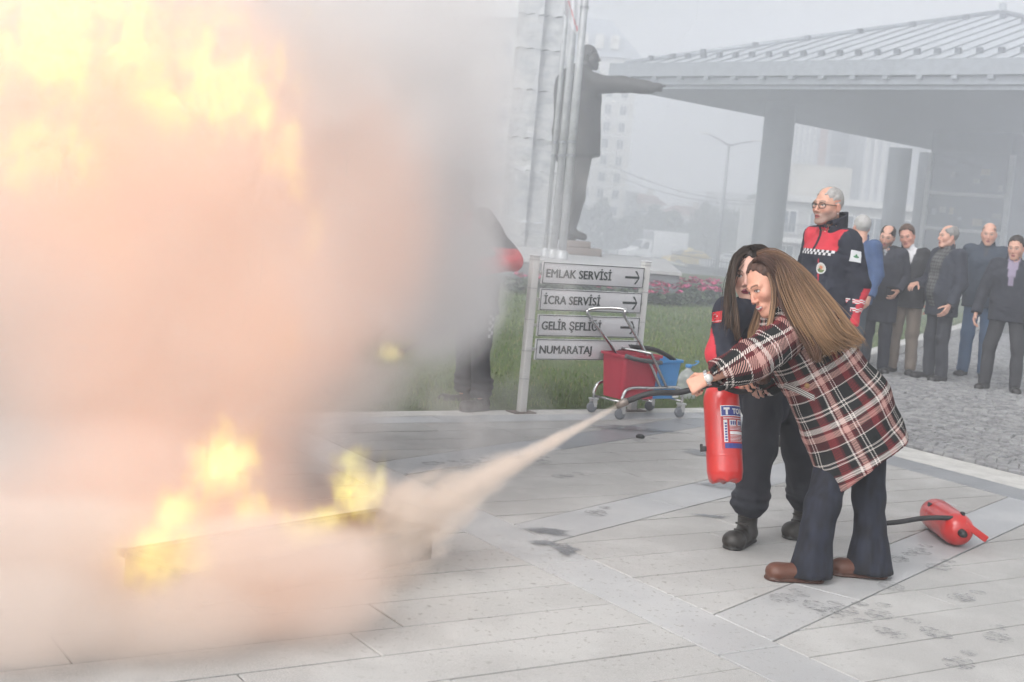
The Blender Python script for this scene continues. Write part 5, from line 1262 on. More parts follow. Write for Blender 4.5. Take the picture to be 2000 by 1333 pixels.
# sleeves, collar, pocket flap, buttons
def sleeve(A, B, Cw, name='sleeve', r=(.092, .080, .066)):
    s = SDF(*bounds([A, B, Cw], .15), .0065); s.cap(A, B, r[0], r[1], k=0).cap(B, Cw, r[1], r[2], k=.04); d = nz(Cw-B); s.cut(Cw, d)
    s.cap(Cw-d*.06, Cw+d*.03, r[2]-.012, k=.003, op='s'); s.noise(.010, 13, 5).noise(.004, 34, 6); V, F = s.mesh(); o = mesh_np(name, V, F, m_tartan, CO, True); limb_uv(o, A+(Cw-A)*.5-nz(Cw-A)*.3, Cw, lat, .085, .10); return o
SLV = sleeve(S_L-nz(E_L-S_L)*.02, E_L, WR_L); sleeve(S_R, E_R, WR_R+nz(E_R-WR_R)*.06)
s = SDF(*bounds([HC-HU*.16, (S_L+S_R)/2], .2), .006); nk = HC-HU*.15+HF*(-.02); nd = nz(HC-HU*.05-(S_L+S_R)/2)
s.cap(nk-nd*.05, nk+nd*.03, .105, .095, k=0).cap(nk-nd*.1, nk+nd*.12, .078, .080, k=.003, op='s').noise(.007, 22, 4); V, F = s.mesh(); o = mesh_np('collar', V, F, m_tartan, CO, True); limb_uv(o, nk, nk+nd, lat, .1, .115)
CB = bvh_of(CO)
m_hound = mat('pocket_tweed', rough=.95, fn=lambda: N.mix(((N.attr('tuv', 'Vector').xyz()[0]) if False else (N.coord('UV').xyz()[0]*14+N.coord('UV').xyz()[1]*3).fract()).gt(.5), (.02, .02, .02), (.6, .58, .55)))
p0, p1 = W(1568, 752, 5.45), W(1622, 778, 5.45); strip(CB, p0, p1, W(1622, 790, 5.45)-p1, -FW, 12, 4, 'pocket_flap', m_hound, CO, .010, True)
m_btn = mat('coat_button', (.30, .17, .06), .35)
for px, py in ((1512, 768), (1576, 754)):
    hit = CB.ray_cast(Vector(EYEP), Vector(nz(W(px, py, 5)-EYEP)), 20)
    if hit[0]: MB().lathe([(0, .006), (.010, .005), (.012, 0), (.011, -.004)], 10, np.array(hit[0])-FW*.004, frame(-FW)).build('button', m_btn, CO)
for a, dx in ((A1_, (-1, -.12)), (A2_, (-1, -.05))): shoe('shoe', PW, (a[0]-.02, a[1], 0), dx, (.115, .045, .028), .006, L=.215)
# wristwatch
wd = nz(WR_L-E_L); wc = WR_L+wd*.022; u_, v_ = frame(wd)[:, 0], frame(wd)[:, 1]
wt = MB()
for q in range(16):
    a = q/16*2*PI; wt.box(wc+(u_*math.cos(a)+v_*math.sin(a))*.032, (.012, .014, .005), np.stack([-u_*math.sin(a)+v_*math.cos(a), wd, u_*math.cos(a)+v_*math.sin(a)], 1))
wo_ = wt.build('wristwatch', mat('steel', (.55, .55, .54), .25, .9), PW); MB().lathe([(0, .008), (.016, .007), (.018, 0)], 16, wc-FW*.030, frame(-FW)).build('watch_face', mat('watch_dial', (.6, .6, .58), .3), wo_)
# hair: ash brown roots, honey ends
BR, MD, BL = (.075, .040, .030), (.135, .074, .048), (.31, .185, .102)
X_ = lambda px, py, Z: W(px, py, Z)
cap_hair('hair_crown', HC, HF, HU, BR, PW, .007, .0055, .102)
Bn = []
for k in range(9):                                       # the sheet that pours over the near shoulder and down the back
    f = k/8; Bn.append(([X_(1492+4*f, 506-3*f, 5.78), X_(1517+26*f, 514+4*f, 5.725), X_(1534+42*f, 562+2*f, 5.67), X_(1556+58*f, 614+2*f, 5.585), X_(1584+60*f, 662-4*f, 5.575), X_(1610+88*f, 712-34*f, 5.62)], [.012, .024, .030, .030, .030, .024], 62, .0030, BR if f < .7 else MD, BL, .9))
for k in (2, 3, 4):                                      # sheet hanging behind the cheek, over the shoulder seam
    f = k/4; Bn.append(([X_(1488+6*f, 508, 5.77), X_(1510+10*f, 538, 5.715), X_(1524+14*f, 596, 5.655), X_(1542+30*f, 640, 5.58), X_(1572+26*f, 690, 5.565), X_(1584+14*f, 716, 5.58)], [.008, .014, .016, .018, .018, .010], 42, .0028, BR, MD, .8))
for k in range(4):                                       # locks falling free on the far side, below the chin
    f = k/3; Bn.append(([X_(1492, 516, 5.90), X_(1490+4*f, 570, 5.92), X_(1480+10*f, 618, 5.91), X_(1470+10*f, 655, 5.90), X_(1463+12*f, 692, 5.88)], [.010, .014, .018, .022, .012], 40, .0028, BR, BL, .8))
for px in (1508, 1514): Bn.append(([X_(1490, 510, 5.76), X_(px, 560, 5.69), X_(px-2, 610, 5.655), X_(px-16, 660, 5.62), X_(px-34, 690, 5.62)], [.005, .006, .006, .006, .003], 16, .0025, BR, BL, .8))
for k in range(4):                                       # swept back from the parting over the crown and temple
    f = k/3; Bn.append(([X_(1472+10*f, 512-8*f, 5.765), X_(1482+12*f, 506-4*f, 5.73), X_(1498+14*f, 512+2*f, 5.71), X_(1518+16*f, 540, 5.70), X_(1528+20*f, 580, 5.665)], [.007, .011, .014, .014, .010], 40, .0025, BR, BR, .7))
Bn.append(([X_(1480, 500, 5.84), X_(1512, 497, 5.84), X_(1560, 530, 5.86), X_(1610, 585, 5.84), X_(1660, 650, 5.80), X_(1694, 676, 5.74)], [.016, .022, .026, .030, .030, .018], 150, .003, MD, BL, .9))
Bn.append(([X_(1486, 500, 5.80), X_(1540, 540, 5.72), X_(1590, 610, 5.64), X_(1640, 672, 5.62), X_(1660, 712, 5.62)], [.03, .075, .10, .115, .12], 46, .0013, MD, BL, .7))
hr = strands('hair', Bn, PW)
pb_ = (A1_+A2_)/2; rebase(PW, (pb_[0], pb_[1], 0))
# ======== dark haired woman in uniform
Z0 = 6.35; HC2 = W(1463, 534, 6.34); HF2 = nz(.32*(-RT)+.9*(-FW)-.22*UP); HU2 = nz(UP*.95-.02*RT-.1*FW)
sR, eR, wR = W(1428, 612, 6.28), W(1404, 690, 6.16), W(1440, 722, 5.98); sL, eL, wL = W(1545, 618, 6.62), W(1560, 690, 6.4), W(1500, 740, 6.1)
ch2, hp2 = W(1490, 640, 6.48), W(1517, 760, 6.5)
L1 = (W(1494, 770, 6.40), W(1480, 875, 6.32), W(1463, 985, 6.36)); L2_ = (W(1548, 770, 6.55), W(1563, 880, 6.55), W(1572, 975, 6.68))
skin_2 = np.array(srgb(214, 172, 156))
bd = SDF(*bounds([HC2, hp2, eR, wR, L1[2], L2_[2], sL, eL], .15), .014)
bd.cap(HC2-HU2*.10, ch2, .045, .07, k=0).cap(ch2, hp2, .09, .09, k=.05)
for a, b, c_ in ((sR, eR, wR), (sL, eL, wL)): bd.cap(ch2, a, .06, .05, k=.03).cap(a, b, .042, .034, k=.02).cap(b, c_, .034, .025, k=.02)
for a, b, c_ in (L1, L2_): bd.cap(hp2, a, .07, .06, k=.03).cap(a, b, .06, .045, k=.03).cap(b, c_, .045, .035, k=.02)
V, F = bd.mesh()
hd2 = place(head_mesh(h=.0036, skin=skin_2, female=True, brow=(.03, .02, .018), lip=(.17, .025, .045), eye=(.03, .02, .015)), HC2, HF2, HU2, .98)
hr2 = hand_mesh(wR, nz(W(1462, 712, 5.9)-wR), nz((.15, .2, -1)), thumb=1, curl=.95, skin=skin_2, sc=.92, nails=(.3, .03, .05)); hl2 = hand_mesh(wL, nz(W(1470, 750, 6.0)-wL), nz((0, -.2, -1)), thumb=-1, curl=.8, skin=skin_2, sc=.92)
V, F, C = join(hd2, (V, F, np.tile(skin_2, (len(V), 1))), hr2, hl2)
FWn = mesh_np('person', V, F, m_skin, None, True); set_col(FWn, C); tag(FWn, 'dark haired woman in navy and red uniform holding up the extinguisher beside the plaid coat', 'person')
t = SDF(*bounds([hp2, L1[2], L2_[2], L1[1], L2_[1]], .2), .0075); t.ell(hp2, (.17, .14, .16), k=0)
for a, b, c_ in (L1, L2_):
    t.cap(a, b, .098, .084, k=.04).cap(b, c_, .084, .074, k=.03); d = nz(c_-b)
    for q, r_ in ((-.10, .082), (-.045, .094), (.0, .092)): t.ell(c_+d*q, (r_, r_, .032), k=.022)
    t.cut(c_+d*.05, d, (c_-.16, c_+.2))
t.noise(.008, 12, 3, (1, 1, .8)).noise(.004, 32, 5, (1, 1, .6)); TR = col_obj('trousers', t.mesh(), (.016, .018, .027), FWn)
for a, dx in ((L1[2], (-.55, -1)), (L2_[2], (-.5, -1))): shoe('boot', FWn, (a[0]+.0, a[1]+.03, 0), dx, (.030, .027, .024), .0065, True)
jk = SDF(*bounds([sR, eR, wR, sL, eL, hp2, ch2, HC2-HU2*.1], .22), .0075)
lr = nz(sL-sR)
for q in (-.09, .09): jk.cap(ch2+lr*q, hp2+lr*q*.9-np.array([0, 0, .06]), .122, .128, k=.05)
jk.cap(sR, sL, .075, .075, k=.04)
for a, b, c_ in ((sR, eR, wR), (sL, eL, wL)): jk.cap(a, b, .080, .062, k=.04).cap(b, c_, .062, .052, k=.03).cut(c_-nz(c_-b)*.01, nz(c_-b), (c_-.09, c_+.09))
nk2 = HC2-HU2*.13; jk.cap((sR+sL)/2+np.array([0, 0, .0]), nk2, .10, .082, k=.03); jk.cap(nk2-HU2*.06, nk2+HU2*.15, .062, .075, k=.003, op='s'); jk.cut(nk2+HU2*.02, HU2, (nk2-.14, nk2+.16))
jk.noise(.008, 11, 1).noise(.004, 28, 6)
def ujk(V):
    C = np.tile(NAVY, (len(V), 1)); P = V-eR; d1 = nz(eR-sR); 
    ts = (V-sR)@d1; out = (V-eR)@nz(-RT); nearR = (np.linalg.norm(V-(sR+np.clip(ts, -.05, .35)[:, None]*d1), axis=1) < .13)
    C[nearR & (ts > .12) & (out > .026)] = RED
    body = ~nearR & ((V-ch2)@UP > .03) & ((V-ch2)@UP < .125); C[body] = RED
    fr = ~nearR & (np.abs((V-W(1442, 640, 6.3))@RT) < .022) & ((V-ch2)@UP < .12); C[fr] = RED
    return C
JK = col_obj('jacket', jk.mesh(), ujk, FWn)
JB = bvh_of(JK); TBv = bvh_of(TR)
def flagpatch():                                          # red flag with white crescent and star, pale caption line below
    u, v, _ = N.coord('UV').xyz(); x_ = u*1.5; y_ = v
    D = lambda cx, cy, r: N.math('SQRT', (x_-cx)*(x_-cx)+(y_-cy)*(y_-cy)).lt(r)
    cres = (D(.55, .58, .24)-D(.62, .58, .19)).clamp(); st = D(.84, .58, .075); cap_ = y_.gt(.10)*y_.lt(.17)
    return N.mix(cres.max(st).max(cap_*.7), (.50, .02, .03), (.72, .70, .70))
p0, p1 = W(1404, 631, 5.95), W(1424, 628, 5.95); strip(JB, p0, p1, (W(1408, 608, 5.95)-p0), -FW, 10, 8, 'flag_patch', mat('flag_patch', rough=.6, fn=flagpatch), FWn, .005, True)
m_tchk = checker_mat('leg_checker', 1.0, 9, (.02, .022, .03), (.55, .55, .56))
p0, p1 = W(1452, 858, 6.0), W(1460, 858, 6.0); strip(TBv, p0, p1, W(1451, 780, 6.0)-p0, -FW, 4, 22, 'trouser_checker', m_tchk, FWn, .005)
Dk, Dm, Dt = (.024, .017, .014), (.035, .023, .018), (.10, .062, .042)
cap_hair('hair_crown', HC2, HF2, HU2, Dk, FWn, .008, .0055, .100)
Bn = []
for k in range(7):
    f = k/6; Bn.append(([X_(1474-8*f, 484, 6.32), X_(1446-8*f, 498+4*f, 6.28), X_(1430-5*f, 545, 6.25), X_(1427-5*f, 590+6*f, 6.19), X_(1429-6*f, 630, 6.16), X_(1433-14*f, 668-22*f, 6.15)], [.014, .018, .016, .018, .018, .010], 44 if f < .7 else 22, .003, Dk, Dm if f < .6 else Dt, .9))
for k in range(3): f = k/2; Bn.append(([X_(1474, 484, 6.30), X_(1440, 504, 6.24), X_(1430+2*f, 556, 6.21), X_(1430+8*f, 610, 6.17), X_(1434+8*f, 650, 6.15), X_(1438+10*f, 672, 6.15)], [.006, .008, .007, .010, .012, .006], 30, .0028, Dk, Dt, .9))
for k in range(3): f = k/2; Bn.append(([X_(1468, 486, 6.27), X_(1478+8*f, 484, 6.25), X_(1494+8*f, 500, 6.26), X_(1504+6*f, 550, 6.28)], [.01, .014, .018, .018], 60, .0028, Dk, Dm, .8))
Bn.append(([X_(1472, 486, 6.36), X_(1492, 488, 6.38), X_(1506, 505, 6.42), X_(1516, 550, 6.46)], [.012, .014, .018, .018], 90, .003, Dk, Dm, .9))
Bn.append(([X_(1470, 486, 6.32), X_(1430, 540, 6.24), X_(1420, 610, 6.16), X_(1412, 672, 6.13)], [.03, .04, .04, .05], 18, .0013, Dk, Dt, .8))
strands('hair', Bn, FWn)
pb_ = (L1[2]+L2_[2])/2; rebase(FWn, (pb_[0], pb_[1], 0))
# ------------------------------------------------------------------ direction sign
m_board = mat('sign_white', (.62, .62, .64), .45, var=.04); m_ink = mat('sign_ink', (.045, .055, .055), .5); m_postw = mat('post_white', fn=lambda: N.mix(N.noise(N.vm('MULTIPLY', N.coord(), (1, 1, .3)), 26, 5, .7).ss(.60, .72)*N.coord().xyz()[2].ss(.35, .0), (.64, .635, .62), (.28, .19, .13)), rough=.5); m_alu = mat('aluminium', (.5, .5, .5), .35, .8)
p0, p1 = G(1018, 806), G(1234, 802); sd = p1-p0; sd[2] = 0; SL = np.linalg.norm(sd); su_ = sd/SL; sn = np.array([su_[1], -su_[0], 0])
# the board faces the camera side: sn points to it
sg = thing('direction_sign', 'white direction sign with four service names and right arrows on two posts', 'sign', tuple(p0), math.atan2(su_[1], su_[0]))
SZ = p0@FW-EYEP@FW
toS = lambda px, py: (lambda q: np.array([(q-p0)@su_, q[2]]))(EYEP+(lambda d: d*((p0-EYEP)@sn/(d@sn)))(FW+(px-1000)/FPX*RT+(666.5-py)/FPX*UP))
hL, hR = toS(1042, 501)[1], toS(1250, 512)[1]; PWd = .062
for x_, hh in ((0, hL), (SL, hR)):
    post = MB().box((x_, 0, hh/2), (PWd, .05, hh), bev=.006).build('post', m_postw, sg)
    MB().box((x_, 0, hh+.006), (PWd+.008, .058, .014), bev=.004).build('post_cap', m_board, post)
    MB().box((x_, 0, .004), (.19, .13, .008)).build('base_plate', mat('rust_plate', (.13, .10, .085), .8), post)
    for zz in (.22, .40, .60, .80, .98): MB().box((x_, 0, hh*zz), (PWd+.003, .053, .006)).build('clamp_band', m_alu, post)
rowsS = [('EMLAK SERVİSİ', (1053, 514), (1240, 518), (1051, 557), (1237, 559), 420), ('İCRA SERVİSİ', (1050, 567), (1236, 567), (1048, 609), (1233, 608), 370), ('GELİR ŞEFLİĞİ', (1046, 617), (1231, 615), (1043, 659), (1228, 656), 390), ('NUMARATAJ', (1044, 663), (1228, 662), (1042, 705), (1226, 700), 340)]
for body, a, b, c_, d in [r_[:5] for r_ in rowsS]:
    A, B_, C_, D_ = (toS(*q) for q in (a, b, c_, d)); x0, x1 = PWd/2+.018, SL-PWd/2-.014; z1, z0 = (A[1]+B_[1])/2, (C_[1]+D_[1])/2; h = z1-z0; w = x1-x0; tz = (B_[1]-A[1]+D_[1]-C_[1])*.0
    pl_ = MB().box(((x0+x1)/2, -.034, (z0+z1)/2), (w, .02, h), bev=.003).build('name_plate', m_board, sg)
    bt = .0055; bo = MB()
    for (cx, cz, ww, hh) in (((x0+x1)/2, z1-bt, w-.004, bt), ((x0+x1)/2, z0+bt, w-.004, bt), (x0+bt, (z0+z1)/2, bt, h-.02), (x1-bt, (z0+z1)/2, bt, h-.02)): bo.box((cx, -.0455, cz), (ww, .002, hh))
    bo.build('border_line', m_ink, pl_)
    V, F = text_mesh(body, h*.54); tw_ = V[:, 0].max()-V[:, 0].min(); full = {'EMLAK SERVİSİ': .630, 'İCRA SERVİSİ': .54, 'GELİR ŞEFLİĞİ': .575, 'NUMARATAJ': .50}[body]*w; k = full/tw_
    lt = MB()
    for q_, (bx, bz) in enumerate(((0, 0), (-.0022, 0), (.0022, 0), (0, .0016), (0, -.0016), (.0036, 0))): lt.add(np.stack([x0+.035*w+(V[:, 0]-V[:, 0].min())*k+bx, np.full(len(V), -.0462-.00012*q_), z0+h*.31+V[:, 1]+bz], 1), F)
    lt.build('lettering', m_ink, pl_)
    ax1, cz = x1-.045*w, (z0+z1)/2; t_ = .0175; L = .15*w; hh = h*.31
    ar = [(ax1-L, cz-t_/2), (ax1-.022, cz-t_/2), (ax1-.022-hh*.62+.006, cz-hh+.004), (ax1-.008-hh*.62, cz-hh-.004), (ax1, cz), (ax1-.008-hh*.62, cz+hh+.004), (ax1-.022-hh*.62+.006, cz+hh-.004), (ax1-.022, cz+t_/2), (ax1-L, cz+t_/2)]
    ar = [(ax1-L, cz-t_/2), (ax1-t_*.9, cz-t_/2), (ax1-hh*.95-t_*.3, cz-hh), (ax1-hh*.95+t_*1.0, cz-hh), (ax1, cz), (ax1-hh*.95+t_*1.0, cz+hh), (ax1-hh*.95-t_*.3, cz+hh), (ax1-t_*.9, cz+t_/2), (ax1-L, cz+t_/2)]
    MB().add([(x_, -.0462, z_) for x_, z_ in ar], [(0, 1, 7, 8), (1, 4, 7), (1, 2, 3, 4), (7, 4, 5, 6)]).build('arrow', m_ink, pl_)
    for xx in (-.012, w+.010): MB().box((x0+xx, -.03, (z0+z1)/2), (.016, .018, .022), bev=.003).build('bracket', m_alu, pl_)
# ------------------------------------------------------------------ mop trolley
m_chrome = mat('chrome_tube', (.55, .55, .55), .18, 1.0); m_redp = mat('red_plastic', (.44, .035, .065), .45, var=.06); m_blup = mat('blue_plastic', (.07, .26, .56), .45, var=.06); m_blk = mat('black_rubber', (.02, .02, .022), .6)
cA, cB, cC, cD = G(1157, 806), G(1212, 820), G(1328, 816), G(1270, 803)        # the four castors
ctr = (cA+cB+cC+cD)/4; tr = thing('mop_trolley', 'chrome mop trolley on four castors in front of the direction sign', 'trolley', (ctr[0], ctr[1], 0))
l_ = lambda P: np.array(P)-np.array([ctr[0], ctr[1], 0]); ux_ = nz(((cC-cB)+(cD-cA))/2); ux_[2] = 0; uy_ = nz(((cA-cB)+(cD-cC))/2)
ZZ = lambda z: np.array([0, 0, z]); r_ = .0125
A, B_, C_, D_ = (l_(q) for q in (cA, cB, cC, cD)); fr = MB()
def rail(P, Q, zb=.15, zt=.235):
    d = nz(Q-P); return spline([P+ZZ(.10), P+ZZ(zb+.02), P+d*.06+ZZ(zt), (P+Q)/2+ZZ(zt), Q-d*.06+ZZ(zt), Q+ZZ(zb+.02), Q+ZZ(.10)], 26)
for P, Q in ((B_, C_), (A, D_)): fr.tube(rail(P, Q), r_, 8)
for P, Q in ((A, B_), (D_, C_), ((A+D_)/2, (B_+C_)/2)): fr.tube([P+ZZ(.13), (P+Q)/2+ZZ(.13), Q+ZZ(.13)], .008, 6)
fr.build('frame', m_chrome, tr)
mB, mA = B_+(C_-B_)*.62, A+(D_-A)*.62
hT = lambda px, py, ref: l_(W(px, py, (ref+np.array([ctr[0], ctr[1], 0])-EYEP)@FW))
f0, f1 = l_(W(1222, 606, 9.92)), l_(W(1152, 605, 9.98))
h_ = MB().tube(spline([mB+ZZ(.23), mB+(f0-mB)*.5+ZZ(.12), f0-ZZ(.05), f0+ZZ(.0), (f0+f1)/2+ZZ(.012), f1, f1-ZZ(.05), mA+(f1-mA)*.5+ZZ(.12), mA+ZZ(.23)], 60), .012, 8).build('handle', m_chrome, tr)
f2 = l_(W(1275, 698, 9.95)); MB().tube(spline([mB+(C_-B_)*.10+ZZ(.235), f2, f2+ux_*.0+ZZ(.03)-ux_*.05, f2-ux_*.12+uy_*.2+ZZ(.04)], 20), .011, 8).build('wringer_bracket', m_chrome, tr)
for P in (A, B_, C_, D_):
    ct = MB().box(P+ZZ(.108), (.075, .06, .008)).box(P+ZZ(.075)+uy_*.021, (.03, .004, .06)).box(P+ZZ(.075)-uy_*.021, (.03, .004, .06)).build('castor', m_alu, tr)
    R = frame(nz(uy_+.5*ux_)); MB().lathe([(0, .014), (.012, .015), (.03, .013), (.039, .010), (.042, 0), (.039, -.010), (.03, -.013), (.012, -.015), (0, -.014)], 20, P+ZZ(.043)-ux_*.012, R).build('wheel', mat('grey_wheel', (.16, .17, .19), .6), ct)
def bucket(name, label, cx, z0, w0, w1, d0, d1, h, m, rz, grp='mop buckets on the trolley'):
    t = thing(name, label, 'bucket', cx, rz, grp); n = 4
    def ring(w, d, z, rr=.03):
        P = []
        for sx, sy, a0 in ((1, 1, 0), (-1, 1, PI/2), (-1, -1, PI), (1, -1, 3*PI/2)):
            for q in range(n): a = a0+q/(n-1)*PI/2; P.append((sx*(w/2-rr)+rr*math.cos(a), sy*(d/2-rr)+rr*math.sin(a), z))
        return P
    rings = [ring(w0, d0, 0), ring(w1, d1, h-.02), ring(w1+.03, d1+.03, h-.018), ring(w1+.03, d1+.03, h), ring(w1-.008, d1-.008, h), ring(w0-.01, d0-.01, .01)]
    V = [p for r0 in rings for p in r0]; N_ = 16; F = [(i*N_+k, i*N_+(k+1) % N_, (i+1)*N_+(k+1) % N_, (i+1)*N_+k) for i in range(len(rings)-1) for k in range(N_)]+[tuple(range(N_-1, -1, -1)), tuple(5*N_+k for k in range(N_))]
    MB().add(V, F).build('shell', m, t)
    return t, w1, d1, h
rzt = math.atan2(ux_[1], ux_[0]); wz = lambda P: tuple(np.array(P)+np.array([ctr[0], ctr[1], 0]))
bp = A*.30+B_*.38+C_*.14+D_*.18; bq = A*.12+B_*.12+C_*.36+D_*.40
rb, w1, d1, h1 = bucket('red_bucket', 'square red plastic bucket with grey rim bar, left in the trolley', wz(bp+ZZ(.145)), 0, .33, .37, .23, .27, .335, m_redp, rzt)
MB().tube(spline([(-w1/2-.01, -d1/2-.012, h1-.0), (-w1/4, -d1/2-.03, h1-.025), (w1/4, -d1/2-.03, h1-.045), (w1/2-.02, -d1/2-.02, h1-.05)], 14), .016, 8).build('handle', mat('grey_rubber', (.10, .105, .11), .6), rb)
bb_, w1, d1, h1 = bucket('blue_bucket', 'square blue plastic bucket with black bail, right in the trolley', wz(bq+ZZ(.145)), 0, .26, .30, .24, .28, .30, m_blup, rzt)
MB().tube(spline([(-w1/2-.06, d1/4, h1+.075), (-w1/4, -.03, h1+.07), (.02, -.08, h1+.035), (w1/2-.06, -d1/2+.02, h1-.01)], 16), .017, 8).build('bail', m_blk, bb_)
MB().box((w1*.36, -d1/2+.0, .035), (.06, .006, .05)).build('sticker', m_white, bb_)
# water bottle behind the trolley
c_ = G(1338, 786); bt_ = thing('water_bottle', 'large clear water bottle with blue cap behind the blue bucket', 'bottle', (c_[0], c_[1], 0))
prof = [(0, 0), (.075, 0), (.082, .01), (.082, .10), (.078, .11), (.082, .12), (.082, .15), (.078, .16), (.082, .17), (.082, .20), (.06, .25), (.028, .275), (.022, .285), (.022, .30), (0, .30)]
MB().lathe(prof, 24).build('body', mat('clear_plastic', (.72, .76, .74), .15, trans=.55), bt_); MB().lathe([(.024, .295), (.027, .297), (.027, .322), (0, .324)], 16).build('cap', m_blup, bt_)
MB().tube(spline([(.02, 0, .31), (.06, -.01, .33), (.08, -.01, .355), (.05, 0, .35)], 10), .006, 6).build('carry_loop', m_blup, bt_)
# ------------------------------------------------------------------ fire extinguishers
m_ext = mat('extinguisher_red', (.50, .022, .020), .28, var=.05, vscale=14, coat=.4); m_extd = mat('extinguisher_valve', (.05, .05, .05), .4, .6); m_labw = mat('label_white', (.68, .67, .68), .5); m_labb = mat('label_blue', (.035, .05, .22), .5); m_labr = mat('label_red', (.42, .03, .035), .5)
def ext_body(t, r, L, wavy=True):
    prof = [(0, .004), (r*.75, .002), (r*.93, .012), (r, .045), (r, L-.075), (r*.97, L-.05), (r*.80, L-.018), (r*.45, L), (r*.25, L+.004), (0, L+.005)]
    b = MB().lathe(prof, 40).build('cylinder', m_ext, t)
    if wavy:
        a = np.empty(len(b.data.vertices)*3); b.data.vertices.foreach_get('co', a); a = a.reshape(-1, 3); th_ = np.arctan2(a[:, 1], a[:, 0]); lo = a[:, 2] < .03; a[lo, 2] -= .010*np.maximum(0, np.cos(6*th_[lo]))*(np.hypot(a[lo, 0], a[lo, 1]) > r*.5); b.data.vertices.foreach_set('co', a.ravel()); b.data.update()
    MB().lathe([(r*1.002, .105), (r*1.012, .108), (r*1.012, .112), (r*1.002, .115)], 40).build('weld_ring', m_ext, t)
    return b
def wrap(b, r, poly_m, name, parent):
    """flat print (angle*r, z) wrapped on the cylinder; poly_m = list of (verts2d, faces, lift)"""
    mb_, m = MB(), poly_m[1]
    for V2, F, lift in poly_m[0]:
        V = [((r+lift)*math.cos(x/r), (r+lift)*math.sin(x/r), z) for x, z in V2]; mb_.add(V, F)
    return mb_.build(name, m, parent)
def quad(x0, x1, z0, z1, lift, n=8): V = [(x0+(x1-x0)*i/n, z) for z in (z0, z1) for i in range(n+1)]; return V, [(i, i+1, n+2+i, n+1+i) for i in range(n)], lift
def txt(s_, x, z, h, wd, lift, bold=.0): V, F = text_mesh(s_, h, bold); k = wd/(V[:, 0].max()-V[:, 0].min()); return [(x+(v[0]-V[:, 0].min())*k, z+v[1]) for v in V], F, lift
def ext_label(t, r, b, x0=0):
    z = .30; w = .155; 
    lab = wrap(b, r, ([quad(x0, x0+w, .135, .325, .0008)], m_labr), 'label', t)
    wrap(b, r, ([quad(x0, x0+w, .278, .325, .0014)], m_labb), 'brand_band', lab); wrap(b, r, ([quad(x0, x0+w, .278, .281, .0018), quad(x0, x0+w, .322, .325, .0018), quad(x0, x0+.003, .278, .325, .0018)], m_labw), 'band_border', lab)
    wrap(b, r, ([txt('TORUN', x0+.052, .289, .032, .098, .0024, .0012), txt('T', x0+.013, .287, .038, .026, .0024, .003)], m_labw), 'brand_name', lab)
    wrap(b, r, ([quad(x0+.01, x0+.026, .165, .262, .0018)]+[quad(x0+.036+.042*i, x0+.070+.042*i, .236, .262, .0018) for i in range(3)]+[quad(x0+.036, x0+w-.006, .198, .212, .0018)]+[quad(x0+.036, x0+.036+rng.uniform(.06, .11), .230-.006*i, .232-.006*i, .0018) for i in range(3)]+[quad(x0+.036, x0+.036+rng.uniform(.06, .11), .192-.006*i, .194-.006*i, .0018) for i in range(5)]+[quad(x0+.01, x0+w-.02, .268, .2715, .0018)], m_labw), 'print_blocks', lab)
    wrap(b, r, ([quad(x0+.012, x0+w, .138, .160, .0018)]+[quad(x0+.014+.001*0, x0+.024, .170+.012*i, .178+.012*i, .0026) for i in range(7)]+[quad(x0+.040+.042*i+.010*j, x0+.047+.042*i+.010*j, .240, .257, .0026) for i in range(3) for j in range(3)], m_labb), 'blue_print', lab)
def ext_head(t, r, L, lever=True):
    hd_ = MB().lathe([(.020, L), (.020, L+.03), (.016, L+.035), (.016, L+.055), (0, L+.056)], 16).build('valve', m_extd, t)
    if lever: MB().box((.03, 0, L+.060), (.16, .022, .008), bev=.003).build('lever', m_ext, hd_); MB().box((.045, 0, L+.035), (.12, .020, .008), bev=.003).build('carry_handle', m_ext, hd_)
    MB().lathe([(0, .012), (.014, .011), (.016, 0)], 14, (-.022, 0, L+.02), frame((-1, 0, 0))).build('gauge', m_labw, hd_)
r, L = .079, .43
bot, top_ = W(1417, 941, 5.84), W(1407, 745, 5.92); axE = nz(top_-bot)
eh = thing('fire_extinguisher', 'red fire extinguisher with blue and white label held up by the two women', 'fire extinguisher', tuple(bot), 0, 'fire extinguishers')
toc = nz(-FW-axE*((-FW)@axE)); Re = frame(axE, toc); eh.rotation_mode = 'QUATERNION'; eh.rotation_quaternion = Matrix(Re.tolist()).to_quaternion()
b = ext_body(eh, r, L); ext_label(eh, r, b, -.018); ext_head(eh, r, L)
MB().box((-.0, -r-.004, .145), (.03, .030, .022), bev=.004).box((.0, -r-.019, .150), (.016, .012, .034), bev=.003).build('hose_clip', m_blk, eh)
Ri = Re.T; toE = lambda P: (np.array(P)-bot) @ Re
hp_ = [toE(q) for q in (W(1418, 735, 5.93), W(1450, 722, 5.98), W(1470, 760, 5.98), W(1440, 765, 5.80), W(1400, 752, 5.66), GRIP-hdd*.03+RT*.02, GRIP-RT*.05-UP*.012, W(1270, 769, 5.62), W(1222, 785, 5.64))]
MB().tube(spline(hp_, 60), .0125, 10).build('hose', m_blk, eh)
MB().tube([toE(W(1226, 784, 5.64)), toE(W(1218, 787, 5.64)), toE(W(1205, 794, 5.65))], [.016, .017, .012], 12).build('nozzle', mat('nozzle_metal', (.22, .19, .17), .45, .5), eh)
